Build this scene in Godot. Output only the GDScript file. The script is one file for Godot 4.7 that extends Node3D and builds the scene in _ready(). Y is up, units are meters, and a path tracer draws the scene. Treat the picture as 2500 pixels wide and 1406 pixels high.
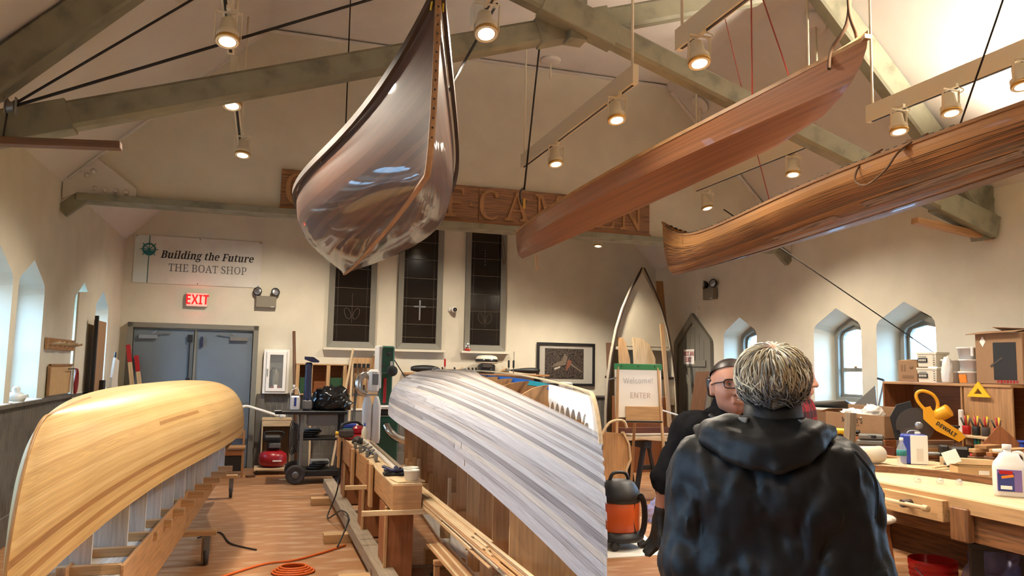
extends Node3D
# A boat shop in a former church: strip-built boats on strongbacks, boats hung from the trusses, two men talking.

var mats := {}
var tex := {}
var boxes := {}
var used := {}
var fnl := FastNoiseLite.new()

# ---------------------------------------------------------------- meshes
func S(smooth := false) -> SurfaceTool:
	var s := SurfaceTool.new()
	s.begin(Mesh.PRIMITIVE_TRIANGLES)
	s.set_smooth_group(0 if smooth else -1)
	return s

func tri(s: SurfaceTool, a: Vector3, b: Vector3, c: Vector3) -> void:
	s.add_vertex(a); s.add_vertex(c); s.add_vertex(b)

func quad(s: SurfaceTool, a: Vector3, b: Vector3, c: Vector3, d: Vector3) -> void:
	tri(s, a, b, c); tri(s, a, c, d)

func uquad(s: SurfaceTool, p: Array, uv: Array) -> void:
	for i in [0, 2, 1, 0, 3, 2]:
		s.set_uv(uv[i]); s.add_vertex(p[i])

# rows of points joined into a sheet; uv runs along row (u) and across rows (v)
func sheet(s: SurfaceTool, rows: Array, closed := false, us := 1.0, vs := 1.0) -> void:
	for i in rows.size() - 1:
		var a = rows[i]
		var b = rows[i + 1]
		var n: int = a.size()
		for j in (n if closed else n - 1):
			var k: int = (j + 1) % n
			uquad(s, [a[j], a[k], b[k], b[j]], [Vector2(j * us, i * vs), Vector2((j + 1) * us, i * vs), Vector2((j + 1) * us, (i + 1) * vs), Vector2(j * us, (i + 1) * vs)])

func fan(s: SurfaceTool, ring: Array, flip := false) -> void:
	var c := Vector3.ZERO
	for p in ring: c += p
	c /= ring.size()
	for j in ring.size():
		if flip: tri(s, c, ring[(j + 1) % ring.size()], ring[j])
		else: tri(s, c, ring[j], ring[(j + 1) % ring.size()])

func tube(s: SurfaceTool, pts: Array, r, sides := 8, cap := true) -> void:
	var rows := []
	var up := Vector3.UP
	for i in pts.size():
		var d: Vector3 = (pts[mini(i + 1, pts.size() - 1)] - pts[maxi(i - 1, 0)]).normalized()
		if absf(d.dot(up)) > 0.95: up = Vector3.RIGHT if absf(d.x) < 0.8 else Vector3.BACK
		var x := d.cross(up).normalized()
		var y := x.cross(d).normalized()
		up = y
		var rr: float = r if r is float else r[i]
		var ring := []
		for k in sides:
			var a := TAU * k / sides
			ring.append(pts[i] + (x * cos(a) + y * sin(a)) * rr)
		rows.append(ring)
	sheet(s, rows, true)
	if cap:
		fan(s, rows[0], true); fan(s, rows[-1])

# profile of (radius, height) turned about local y
func lathe(s: SurfaceTool, prof: Array, segs := 16, xf := Transform3D.IDENTITY) -> void:
	var rows := []
	for p in prof:
		var ring := []
		for k in segs:
			var a := TAU * k / segs
			ring.append(xf * Vector3(cos(a) * p.x, p.y, sin(a) * p.x))
		rows.append(ring)
	sheet(s, rows, true)
	if prof[0].x > 0.0005: fan(s, rows[0], true)
	if prof[-1].x > 0.0005: fan(s, rows[-1])

# flat polygon (local xy) thickened along local z
func prism(s: SurfaceTool, poly: Array, depth: float, xf := Transform3D.IDENTITY) -> void:
	var pk := PackedVector2Array(poly)
	if Geometry2D.is_polygon_clockwise(pk): pk.reverse()
	var idx := Geometry2D.triangulate_polygon(pk)
	var f := []
	var b := []
	for p in pk:
		f.append(xf * Vector3(p.x, p.y, depth / 2)); b.append(xf * Vector3(p.x, p.y, -depth / 2))
	for i in range(0, idx.size(), 3):
		var t := [idx[i], idx[i + 1], idx[i + 2]]
		if (pk[t[1]] - pk[t[0]]).cross(pk[t[2]] - pk[t[0]]) < 0: t.reverse()
		tri(s, f[t[0]], f[t[1]], f[t[2]])
		tri(s, b[t[2]], b[t[1]], b[t[0]])
	for i in pk.size():
		var j := (i + 1) % pk.size()
		quad(s, b[i], b[j], f[j], f[i])

# a box with chamfered edges, shared between boxes of one size
func bm(z: Vector3, bev := 0.003) -> ArrayMesh:
	var key := "%.3f %.3f %.3f %.4f" % [z.x, z.y, z.z, bev]
	if boxes.has(key): return boxes[key]
	bev = minf(bev, minf(z.x, minf(z.y, z.z)) * 0.3)
	var h := z / 2
	var s := S()
	var ax := [Vector3.RIGHT, Vector3.UP, Vector3.BACK]
	for i in 3:
		for sg in [-1.0, 1.0]:
			var n: Vector3 = ax[i] * sg
			var u: Vector3 = ax[(i + 1) % 3]
			var v: Vector3 = ax[(i + 2) % 3]
			var hu := h[(i + 1) % 3] - bev
			var hv := h[(i + 2) % 3] - bev
			var c: Vector3 = n * h[i]
			if sg < 0: quad(s, c - u * hu - v * hv, c - u * hu + v * hv, c + u * hu + v * hv, c + u * hu - v * hv)
			else: quad(s, c - u * hu - v * hv, c + u * hu - v * hv, c + u * hu + v * hv, c - u * hu + v * hv)
		for sa in [-1.0, 1.0]:
			for sb in [-1.0, 1.0]:
				var a: int = (i + 1) % 3
				var b: int = (i + 2) % 3
				var l: Vector3 = ax[i] * (h[i] - bev)
				var p: Vector3 = ax[a] * sa * h[a] + ax[b] * sb * (h[b] - bev)
				var q: Vector3 = ax[a] * sa * (h[a] - bev) + ax[b] * sb * h[b]
				if sa * sb > 0: quad(s, p - l, q - l, q + l, p + l)
				else: quad(s, p + l, q + l, q - l, p - l)
	for sx in [-1.0, 1.0]:
		for sy in [-1.0, 1.0]:
			for sz in [-1.0, 1.0]:
				var k := Vector3(sx, sy, sz)
				var p1 := Vector3(h.x, h.y - bev, h.z - bev) * k
				var p2 := Vector3(h.x - bev, h.y, h.z - bev) * k
				var p3 := Vector3(h.x - bev, h.y - bev, h.z) * k
				if sx * sy * sz > 0: tri(s, p1, p2, p3)
				else: tri(s, p1, p3, p2)
	s.generate_normals()
	var m := s.commit()
	boxes[key] = m
	return m

# ---------------------------------------------------------------- nodes
func numbered(n: String) -> String:
	var k: int = used.get(n, 0)
	used[n] = k + 1
	return n if k == 0 else "%s_%03d" % [n, k]

func obj(called: String, s, mat, parent: Node = null, at := Vector3.ZERO, rot := Vector3.ZERO) -> MeshInstance3D:
	var o := MeshInstance3D.new()
	if s is SurfaceTool:
		s.generate_normals()
		o.mesh = s.commit()
	else:
		o.mesh = s
	if mat is String and woods.has(mat):
		var z: Vector3 = o.mesh.get_aabb().size
		mat = wood(mat, 0 if z.x >= z.y and z.x >= z.z else (1 if z.y >= z.z else 2))
	elif mat is String: mat = mats[mat]
	o.material_override = mat
	o.position = at
	o.rotation = rot
	if parent == null:
		o.name = numbered(called)
		add_child(o)
	else:
		o.name = called
		parent.add_child(o, true)
	return o

func thing(called: String, label: String, category: String, at := Vector3.ZERO, turn := 0.0, group := "") -> Node3D:
	var o := Node3D.new()
	o.name = numbered(called)
	add_child(o)
	o.position = at
	o.rotation.y = turn
	tag(o, label, category, group)
	return o

func tag(o: Node, label: String, category: String, group := "") -> Node:
	o.set_meta("label", label)
	o.set_meta("category", category)
	if group: o.set_meta("group", group)
	return o

func struct(o: Node) -> Node:
	o.set_meta("kind", "structure")
	return o

func dup(o: Node3D, label: String, at: Vector3, turn := 0.0, group := "") -> Node3D:
	var c := o.duplicate()
	c.name = numbered(str(o.name).rstrip("_0123456789"))
	add_child(c)
	c.position = at
	c.rotation.y = turn
	c.set_meta("label", label)
	if group: c.set_meta("group", group)
	return c

# box part; a wood name picks the grain along the longest side
func B(parent, called: String, mat, at: Vector3, size: Vector3, rot := Vector3.ZERO, bev := 0.003) -> MeshInstance3D:
	if mat is String and woods.has(mat):
		var a := 0
		if size.y > size.x and size.y >= size.z: a = 1
		elif size.z > size.x: a = 2
		mat = wood(mat, a)
	return obj(called, bm(size, bev), mat, parent, at, rot)

# bar from a to b (local -z along it): width w sideways, h upwards
func bar(parent, called: String, mat, a: Vector3, b: Vector3, w: float, h: float, up := Vector3.UP, bev := 0.003) -> MeshInstance3D:
	var l := a.distance_to(b)
	if mat is String and woods.has(mat): mat = wood(mat, 2)
	var o := obj(called, bm(Vector3(w, h, l), bev), mat, parent)
	var d := (b - a).normalized()
	if absf(d.dot(up)) > 0.99: up = Vector3.BACK
	o.transform = Transform3D(Basis.looking_at(d, up), (a + b) / 2)
	return o

func rope(called: String, mat, pts: Array, r: float, parent = null) -> MeshInstance3D:
	var s := S(true)
	tube(s, pts, r, 6)
	return obj(called, s, mat, parent)

func curve(pts: Array, n := 8) -> Array:
	var out := []
	for i in pts.size() - 1:
		var p0: Vector3 = pts[maxi(i - 1, 0)]
		var p3: Vector3 = pts[mini(i + 2, pts.size() - 1)]
		for k in n:
			out.append(pts[i].cubic_interpolate(pts[i + 1], p0, p3, float(k) / n))
	out.append(pts[-1])
	return out

func text(called: String, words: String, mat, parent, at: Vector3, height: float, serif := true, rot := Vector3.ZERO, bold := false, italic := false, depth := 0.002, squeeze := 1.0) -> MeshInstance3D:
	var f := SystemFont.new()
	f.font_names = PackedStringArray(["Droid Serif" if serif else "Droid Sans"])
	f.font_weight = 700 if bold else 400
	f.font_italic = italic
	var t := TextMesh.new()
	t.text = words
	t.font = f
	t.font_size = 64
	t.pixel_size = height / 46.0
	t.depth = depth
	t.curve_step = 1.0
	var o := obj(called, t, mat, parent, at, rot)
	o.scale = Vector3(squeeze, 1, 1)
	return o

# ---------------------------------------------------------------- materials
func noise_tex(called: String, seed_: int, freq: float, octaves: int, stops: Array, size := 512, kind := FastNoiseLite.TYPE_SIMPLEX_SMOOTH, as_normal := false) -> NoiseTexture2D:
	if tex.has(called): return tex[called]
	var n := FastNoiseLite.new()
	n.seed = seed_
	n.noise_type = kind
	n.frequency = freq
	n.fractal_octaves = octaves
	var t := NoiseTexture2D.new()
	t.width = size
	t.height = size
	t.seamless = true
	t.noise = n
	if as_normal:
		t.as_normal_map = true
		t.bump_strength = 3.0
	else:
		var g := Gradient.new()
		var off := PackedFloat32Array()
		var col := PackedColorArray()
		for s in stops:
			off.append(s[0]); col.append(s[1])
		g.offsets = off
		g.colors = col
		t.color_ramp = g
	tex[called] = t
	return t

func gr(v: float) -> Color: return Color(v, v, v)

# colour (sRGB 0-255), roughness and grain look of every wood
var woods := {
	"pine": [190, 150, 104, 0.6, "grain"], "pale": [208, 180, 140, 0.6, "grain"], "ply": [178, 134, 90, 0.6, "grain"], "plyred": [150, 92, 52, 0.6, "grain"],
	"brown": [104, 70, 46, 0.6, "grain"], "dark": [62, 42, 30, 0.55, "grain"], "grey_wood": [150, 132, 110, 0.7, "grain"], "oldpine": [165, 120, 76, 0.65, "grain"],
	"mahogany": [92, 48, 30, 0.4, "grain"], "signwood": [148, 104, 70, 0.6, "grain2"], "bench": [132, 88, 52, 0.6, "grain2"], "white_wood": [214, 206, 194, 0.6, "grain"], "black_wood": [30, 26, 24, 0.6, "grain"],
}

func wood(n: String, axis: int) -> StandardMaterial3D:
	var key := "%s%d" % [n, axis]
	if mats.has(key): return mats[key]
	var w = woods[n]
	var m := StandardMaterial3D.new()
	m.albedo_color = Color8(w[0], w[1], w[2])
	m.roughness = w[3]
	m.albedo_texture = tex[w[4]]
	m.uv1_triplanar = true
	m.uv1_scale = [Vector3(0.35, 5, 5), Vector3(5, 0.35, 5), Vector3(5, 5, 0.35)][axis]
	mats[key] = m
	return m

func add_mat(n: String, r: int, g: int, b: int, rough := 0.6, metal := 0.0, texture = null, scale := 1.0) -> StandardMaterial3D:
	var m := StandardMaterial3D.new()
	m.albedo_color = Color8(r, g, b)
	m.roughness = rough
	m.metallic = metal
	if texture:
		m.albedo_texture = tex[texture]
		m.uv1_triplanar = true
		m.uv1_world_triplanar = true
		m.uv1_scale = Vector3.ONE * scale
	mats[n] = m
	return m

func mt(n: String) -> StandardMaterial3D:
	if woods.has(n): return wood(n, 2)
	return mats[n]

func make_materials() -> void:
	noise_tex("grain", 3, 0.012, 5, [[0.0, gr(0.8)], [0.4, gr(0.92)], [0.62, gr(0.98)], [1.0, gr(1.0)]])
	noise_tex("grain2", 8, 0.014, 6, [[0.0, gr(0.6)], [0.36, gr(0.82)], [0.6, gr(0.96)], [1.0, gr(1.0)]])
	noise_tex("streak", 21, 0.02, 6, [[0.0, gr(0.16)], [0.34, gr(0.45)], [0.52, gr(0.86)], [1.0, gr(1.0)]])
	noise_tex("mottle", 5, 0.01, 4, [[0.0, gr(0.95)], [1.0, gr(1.0)]])
	noise_tex("smudge", 11, 0.012, 5, [[0.0, gr(0.7)], [0.45, gr(0.93)], [1.0, gr(1.0)]])
	noise_tex("floorwood", 31, 0.016, 6, [[0.0, gr(0.93)], [0.5, gr(0.97)], [1.0, gr(1.0)]], 1024)
	noise_tex("dust", 44, 0.006, 5, [[0.0, Color(0.86, 0.78, 0.66, 0.0)], [0.5, Color(0.86, 0.78, 0.66, 0.0)], [0.75, Color(0.8, 0.7, 0.58, 0.3)], [1.0, Color(0.82, 0.72, 0.6, 0.45)]])
	noise_tex("plaster_n", 15, 0.06, 3, [], 512, FastNoiseLite.TYPE_SIMPLEX_SMOOTH, true)
	noise_tex("cloth_n", 16, 0.02, 4, [], 512, FastNoiseLite.TYPE_SIMPLEX_SMOOTH, true)
	noise_tex("bag_n", 17, 0.012, 3, [], 512, FastNoiseLite.TYPE_CELLULAR, true)
	var m := add_mat("wall", 212, 204, 184, 0.85, 0.0, "mottle", 0.35)
	m = add_mat("ceiling", 212, 205, 196, 0.9, 0.0, "mottle", 0.3)
	add_mat("truss", 138, 134, 112, 0.6, 0.0, "smudge", 0.5)
	add_mat("trim_grey", 122, 118, 106, 0.6, 0.0, "mottle", 0.5)
	add_mat("wainscot", 106, 102, 96, 0.6, 0.0, "smudge", 0.6)
	add_mat("door_blue", 104, 114, 122, 0.5, 0.0, "mottle", 0.4)
	add_mat("sill_white", 226, 226, 222, 0.5)
	m = add_mat("floor", 160, 111, 70, 0.5, 0.0, "floorwood", 1.0)
	m.uv1_scale = Vector3(0.6, 2.6, 2.6)
	m.detail_enabled = true
	m.detail_albedo = tex["dust"]
	m.detail_mask = null
	m.detail_blend_mode = BaseMaterial3D.BLEND_MODE_MIX
	m.uv2_triplanar = true
	m.uv2_world_triplanar = true
	m.uv2_scale = Vector3.ONE * 0.12
	add_mat("white", 232, 228, 220, 0.5)
	add_mat("lamp_white", 226, 214, 186, 0.4)
	add_mat("cream_paint", 198, 188, 164, 0.6, 0.0, "mottle", 0.6)
	add_mat("offwhite", 214, 208, 196, 0.6, 0.0, "mottle", 0.6)
	add_mat("paper", 236, 232, 222, 0.8)
	add_mat("black", 22, 22, 24, 0.5)
	add_mat("black_gloss", 20, 20, 22, 0.2)
	add_mat("dark_glass", 24, 19, 17, 0.12)
	add_mat("leading", 96, 84, 72, 0.5)
	add_mat("steel", 170, 172, 176, 0.3, 0.9)
	add_mat("dull_steel", 120, 122, 124, 0.45, 0.8)
	add_mat("chrome", 220, 222, 226, 0.12, 1.0)
	add_mat("foil", 205, 205, 205, 0.22, 1.0)
	add_mat("brass", 190, 150, 80, 0.3, 0.9)
	add_mat("red", 168, 26, 28, 0.35)
	add_mat("red_paint", 150, 22, 32, 0.3)
	add_mat("bucket_red", 196, 24, 22, 0.35)
	add_mat("orange", 196, 84, 30, 0.4)
	add_mat("rope_orange", 206, 96, 28, 0.6)
	add_mat("yellow", 228, 186, 30, 0.5)
	add_mat("saw_yellow", 232, 164, 24, 0.4)
	add_mat("green", 28, 74, 56, 0.35)
	add_mat("pad_green", 40, 116, 66, 0.5)
	add_mat("leaf_green", 42, 92, 52, 0.6, 0.0, "streak", 9.0)
	add_mat("blue", 34, 60, 150, 0.4)
	add_mat("can_blue", 36, 58, 150, 0.35)
	add_mat("tape_blue", 34, 110, 206, 0.6)
	add_mat("tape_teal", 40, 170, 190, 0.6)
	add_mat("navy", 32, 36, 66, 0.5)
	add_mat("teal", 28, 112, 116, 0.6)
	add_mat("cardboard", 150, 116, 84, 0.85, 0.0, "mottle", 2.0)
	add_mat("cardboard_pale", 196, 160, 112, 0.85, 0.0, "mottle", 2.0)
	add_mat("kraft", 122, 92, 66, 0.85)
	add_mat("grey", 112, 110, 104, 0.5)
	add_mat("lamp_box", 118, 110, 94, 0.5)
	add_mat("rubber", 58, 52, 48, 0.7)
	add_mat("plastic_white", 226, 222, 214, 0.35)
	add_mat("tub_cream", 214, 206, 184, 0.4)
	add_mat("ink", 26, 26, 28, 0.7)
	add_mat("ink_grey", 92, 92, 94, 0.7)
	add_mat("pencil", 176, 178, 180, 0.8)
	add_mat("marker_brown", 190, 166, 156, 0.8)
	add_mat("poster_dark", 84, 74, 68, 0.3, 0.0, "streak", 2.5)
	add_mat("poster_grey", 164, 160, 150, 0.5)
	add_mat("poster_rust", 118, 76, 60, 0.4)
	add_mat("poster_tan", 106, 94, 82, 0.4)
	add_mat("red_rope", 150, 62, 50, 0.8)
	add_mat("yellow_rope", 214, 190, 60, 0.8)
	add_mat("black_rope", 30, 26, 24, 0.8)
	add_mat("old_rope", 92, 66, 44, 0.9)
	add_mat("purple_print", 118, 96, 150, 0.5)
	add_mat("label_blue", 44, 54, 116, 0.5)
	add_mat("label_orange", 226, 130, 40, 0.5)
	add_mat("foam_blue", 120, 132, 190, 0.4)
	m = add_mat("glass", 225, 235, 240, 0.02)
	m.transparency = BaseMaterial3D.TRANSPARENCY_ALPHA
	m.albedo_color.a = 0.08
	m = add_mat("clear_plastic", 225, 232, 236, 0.05)
	m.transparency = BaseMaterial3D.TRANSPARENCY_ALPHA
	m.albedo_color.a = 0.22
	m = add_mat("film", 150, 160, 215, 0.15)
	m.transparency = BaseMaterial3D.TRANSPARENCY_ALPHA
	m.albedo_color.a = 0.5
	m = add_mat("trash_bag", 16, 16, 18, 0.22)
	m.normal_enabled = true
	m.normal_texture = tex["bag_n"]
	m.normal_scale = 0.8
	m.uv1_triplanar = true
	m.uv1_scale = Vector3.ONE * 2.0
	m = add_mat("bulb_warm", 255, 240, 210, 0.4)
	m.emission_enabled = true
	m.emission = Color(1.0, 0.9, 0.72)
	m.emission_energy_multiplier = 5.0
	m = add_mat("exit_red", 190, 16, 30, 0.5)
	m.emission_enabled = true
	m.emission = Color(1.0, 0.02, 0.05)
	m.emission_energy_multiplier = 0.55
	m = add_mat("exit_face", 240, 190, 180, 0.5)
	m.emission_enabled = true
	m.emission = Color(1.0, 0.62, 0.55)
	m.emission_energy_multiplier = 0.75
	m = add_mat("lamp_lens", 190, 190, 186, 0.15)

# ---------------------------------------------------------------- light and camera
const WARM := Color(1.0, 0.945, 0.86)
const LAMPS := 7.2       # energy of one track spotlight
const UPLIGHTS := 38.0   # energy of one uplight on the trusses

func set_view() -> void:
	var yaw := deg_to_rad(17.52)
	var pitch := deg_to_rad(5.819)
	var roll := deg_to_rad(1.089)
	var r := Vector3(cos(yaw), 0, sin(yaw))
	var f := Vector3(sin(yaw) * cos(pitch), sin(pitch), -cos(yaw) * cos(pitch))
	var u := r.cross(f)
	var cam := Camera3D.new()
	cam.name = "camera"
	cam.transform = Transform3D(Basis(r * cos(roll) + u * sin(roll), u * cos(roll) - r * sin(roll), -f), Vector3(0, 1.63, 0))
	cam.fov = rad_to_deg(2.0 * atan(703.0 / 1900.0))
	cam.near = 0.05
	cam.far = 200.0
	add_child(cam)
	cam.current = true
	var sky := ProceduralSkyMaterial.new()
	sky.sky_top_color = Color(0.55, 0.78, 1.0)
	sky.sky_horizon_color = Color(0.72, 0.87, 1.0)
	sky.ground_horizon_color = Color(0.8, 0.86, 0.92)
	sky.ground_bottom_color = Color(0.45, 0.47, 0.48)
	sky.sun_angle_max = 0.0
	sky.energy_multiplier = 56.0
	var env := Environment.new()
	env.background_mode = Environment.BG_SKY
	env.sky = Sky.new()
	env.sky.sky_material = sky
	env.tonemap_mode = Environment.TONE_MAPPER_LINEAR
	env.tonemap_exposure = 0.84
	env.sdfgi_enabled = true
	env.ssao_enabled = true
	env.ssil_enabled = true
	var we := WorldEnvironment.new()
	we.name = "world"
	we.environment = env
	add_child(we)

# ---------------------------------------------------------------- the building
const XL := -2.1
const XR := 6.92
const ZB := -13.0
const ZF := 3.5
const EAVE := 3.47
const TOP := 5.45
const ZG := -9.08

func arch_loop(c: float, w: float, sill: float, spring: float, apex: float) -> Array:
	var h := w / 2
	return [Vector2(c - h, sill), Vector2(c - h, spring - 0.04), Vector2(c - h + 0.012, spring + 0.02), Vector2(c - h + 0.05, spring + 0.065), Vector2(c, apex), Vector2(c + h - 0.05, spring + 0.065), Vector2(c + h - 0.012, spring + 0.02), Vector2(c + h, spring - 0.04), Vector2(c + h, sill)]

func side_wall(called: String, at_x: float, out: float, spots: Array, sill: float, spring: float, apex: float, number0: int) -> void:
	var thick := 0.42
	var P := func(a: float, y: float, d: float) -> Vector3: return Vector3(at_x + out * d, y, a)
	var s := S()
	spots.sort()
	var a0 := ZB - 0.4
	for i in spots.size():
		var a1: float = ZF if i == spots.size() - 1 else (spots[i] + spots[i + 1]) / 2.0
		var lo := arch_loop(spots[i], 0.86, sill, spring, apex)
		var li := arch_loop(spots[i], 0.62, sill + 0.06, spring - 0.06, apex - 0.14)
		for k in 2:
			var loop: Array = [lo, li][k]
			var d: float = [0.0, thick][k]
			quad(s, P.call(a0, 0, d), P.call(loop[0].x, 0, d), P.call(loop[0].x, EAVE + 0.3, d), P.call(a0, EAVE + 0.3, d))
			quad(s, P.call(loop[8].x, 0, d), P.call(a1, 0, d), P.call(a1, EAVE + 0.3, d), P.call(loop[8].x, EAVE + 0.3, d))
			quad(s, P.call(loop[0].x, 0, d), P.call(loop[8].x, 0, d), P.call(loop[8].x, loop[8].y, d), P.call(loop[0].x, loop[0].y, d))
			for j in 8:
				quad(s, P.call(loop[j].x, loop[j].y, d), P.call(loop[j + 1].x, loop[j + 1].y, d), P.call(loop[j + 1].x, EAVE + 0.3, d), P.call(loop[j].x, EAVE + 0.3, d))
		for j in 9:
			var k := (j + 1) % 9
			quad(s, P.call(lo[j].x, lo[j].y, 0.0), P.call(lo[k].x, lo[k].y, 0.0), P.call(li[k].x, li[k].y, thick), P.call(li[j].x, li[j].y, thick))
		a0 = a1
		# the window unit near the outer face
		var w := Node3D.new()
		w.name = "window_%d" % (number0 + i)
		add_child(w)
		struct(w)
		w.position = Vector3(at_x + out * 0.3, 0, spots[i])
		var fr := arch_loop(0.0, 0.66, sill + 0.03, spring - 0.05, apex - 0.12)
		var fi := arch_loop(0.0, 0.54, sill + 0.09, spring - 0.08, apex - 0.2)
		var gi := arch_loop(0.0, 0.46, sill + 0.13, spring - 0.1, apex - 0.26)
		ring(w, "window_frame", "trim_grey", fr, fi, out, -0.05, 0.06)
		ring(w, "sash", "trim_grey", fi, gi, out, 0.0, 0.045)
		B(w, "meeting_rail", "trim_grey", Vector3(out * 0.02, 1.68, 0), Vector3(0.05, 0.05, 0.48))
		B(w, "sash_lock", "brass", Vector3(-out * 0.02, 1.715, 0.02), Vector3(0.03, 0.025, 0.05))
		for half in 2:
			var g := S()
			var loop := []
			for q in gi:
				loop.append(Vector2(q.x, minf(q.y, 1.66) if half == 0 else maxf(q.y, 1.70)))
			var idx := [0, 1, 2, 3, 4, 5, 6, 7, 8]
			var poly := []
			for j in idx:
				if poly.is_empty() or poly[-1].distance_to(loop[j]) > 0.001: poly.append(loop[j])
			for j in range(1, poly.size() - 1):
				tri(g, Vector3(out * 0.025, poly[0].y, poly[0].x), Vector3(out * 0.025, poly[j].y, poly[j].x), Vector3(out * 0.025, poly[j + 1].y, poly[j + 1].x))
			obj("pane", g, "glass", w)
		B(w, "window_sill", "sill_white", Vector3(-out * 0.12, sill - 0.015, 0), Vector3(0.45, 0.03, 0.92))
	struct(obj(called, s, "wall"))

func ring(parent: Node, called: String, mat: String, a: Array, b: Array, out: float, d0: float, d1: float) -> void:
	var s := S()
	var n := a.size()
	for j in n:
		var k := (j + 1) % n
		var A0 := Vector3(out * d0, a[j].y, a[j].x)
		var A1 := Vector3(out * d0, a[k].y, a[k].x)
		var B0 := Vector3(out * d0, b[j].y, b[j].x)
		var B1 := Vector3(out * d0, b[k].y, b[k].x)
		var D := Vector3(out * (d1 - d0), 0, 0)
		quad(s, A0, A1, B1, B0)
		quad(s, A0 + D, A1 + D, B1 + D, B0 + D)
		quad(s, B0, B1, B1 + D, B0 + D)
		quad(s, A0, A1, A1 + D, A0 + D)
	obj(called, s, mat, parent)

func gable(x0: float, x1: float, low: float, extra := 0.0) -> Array:
	return [Vector2(x0 - extra, low), Vector2(x1 + extra, low), Vector2(x1 + extra, EAVE + 0.02 - extra), Vector2(4.97, TOP + extra), Vector2(-0.12, TOP + extra), Vector2(x0 - extra, EAVE + 0.02 - extra)]

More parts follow.
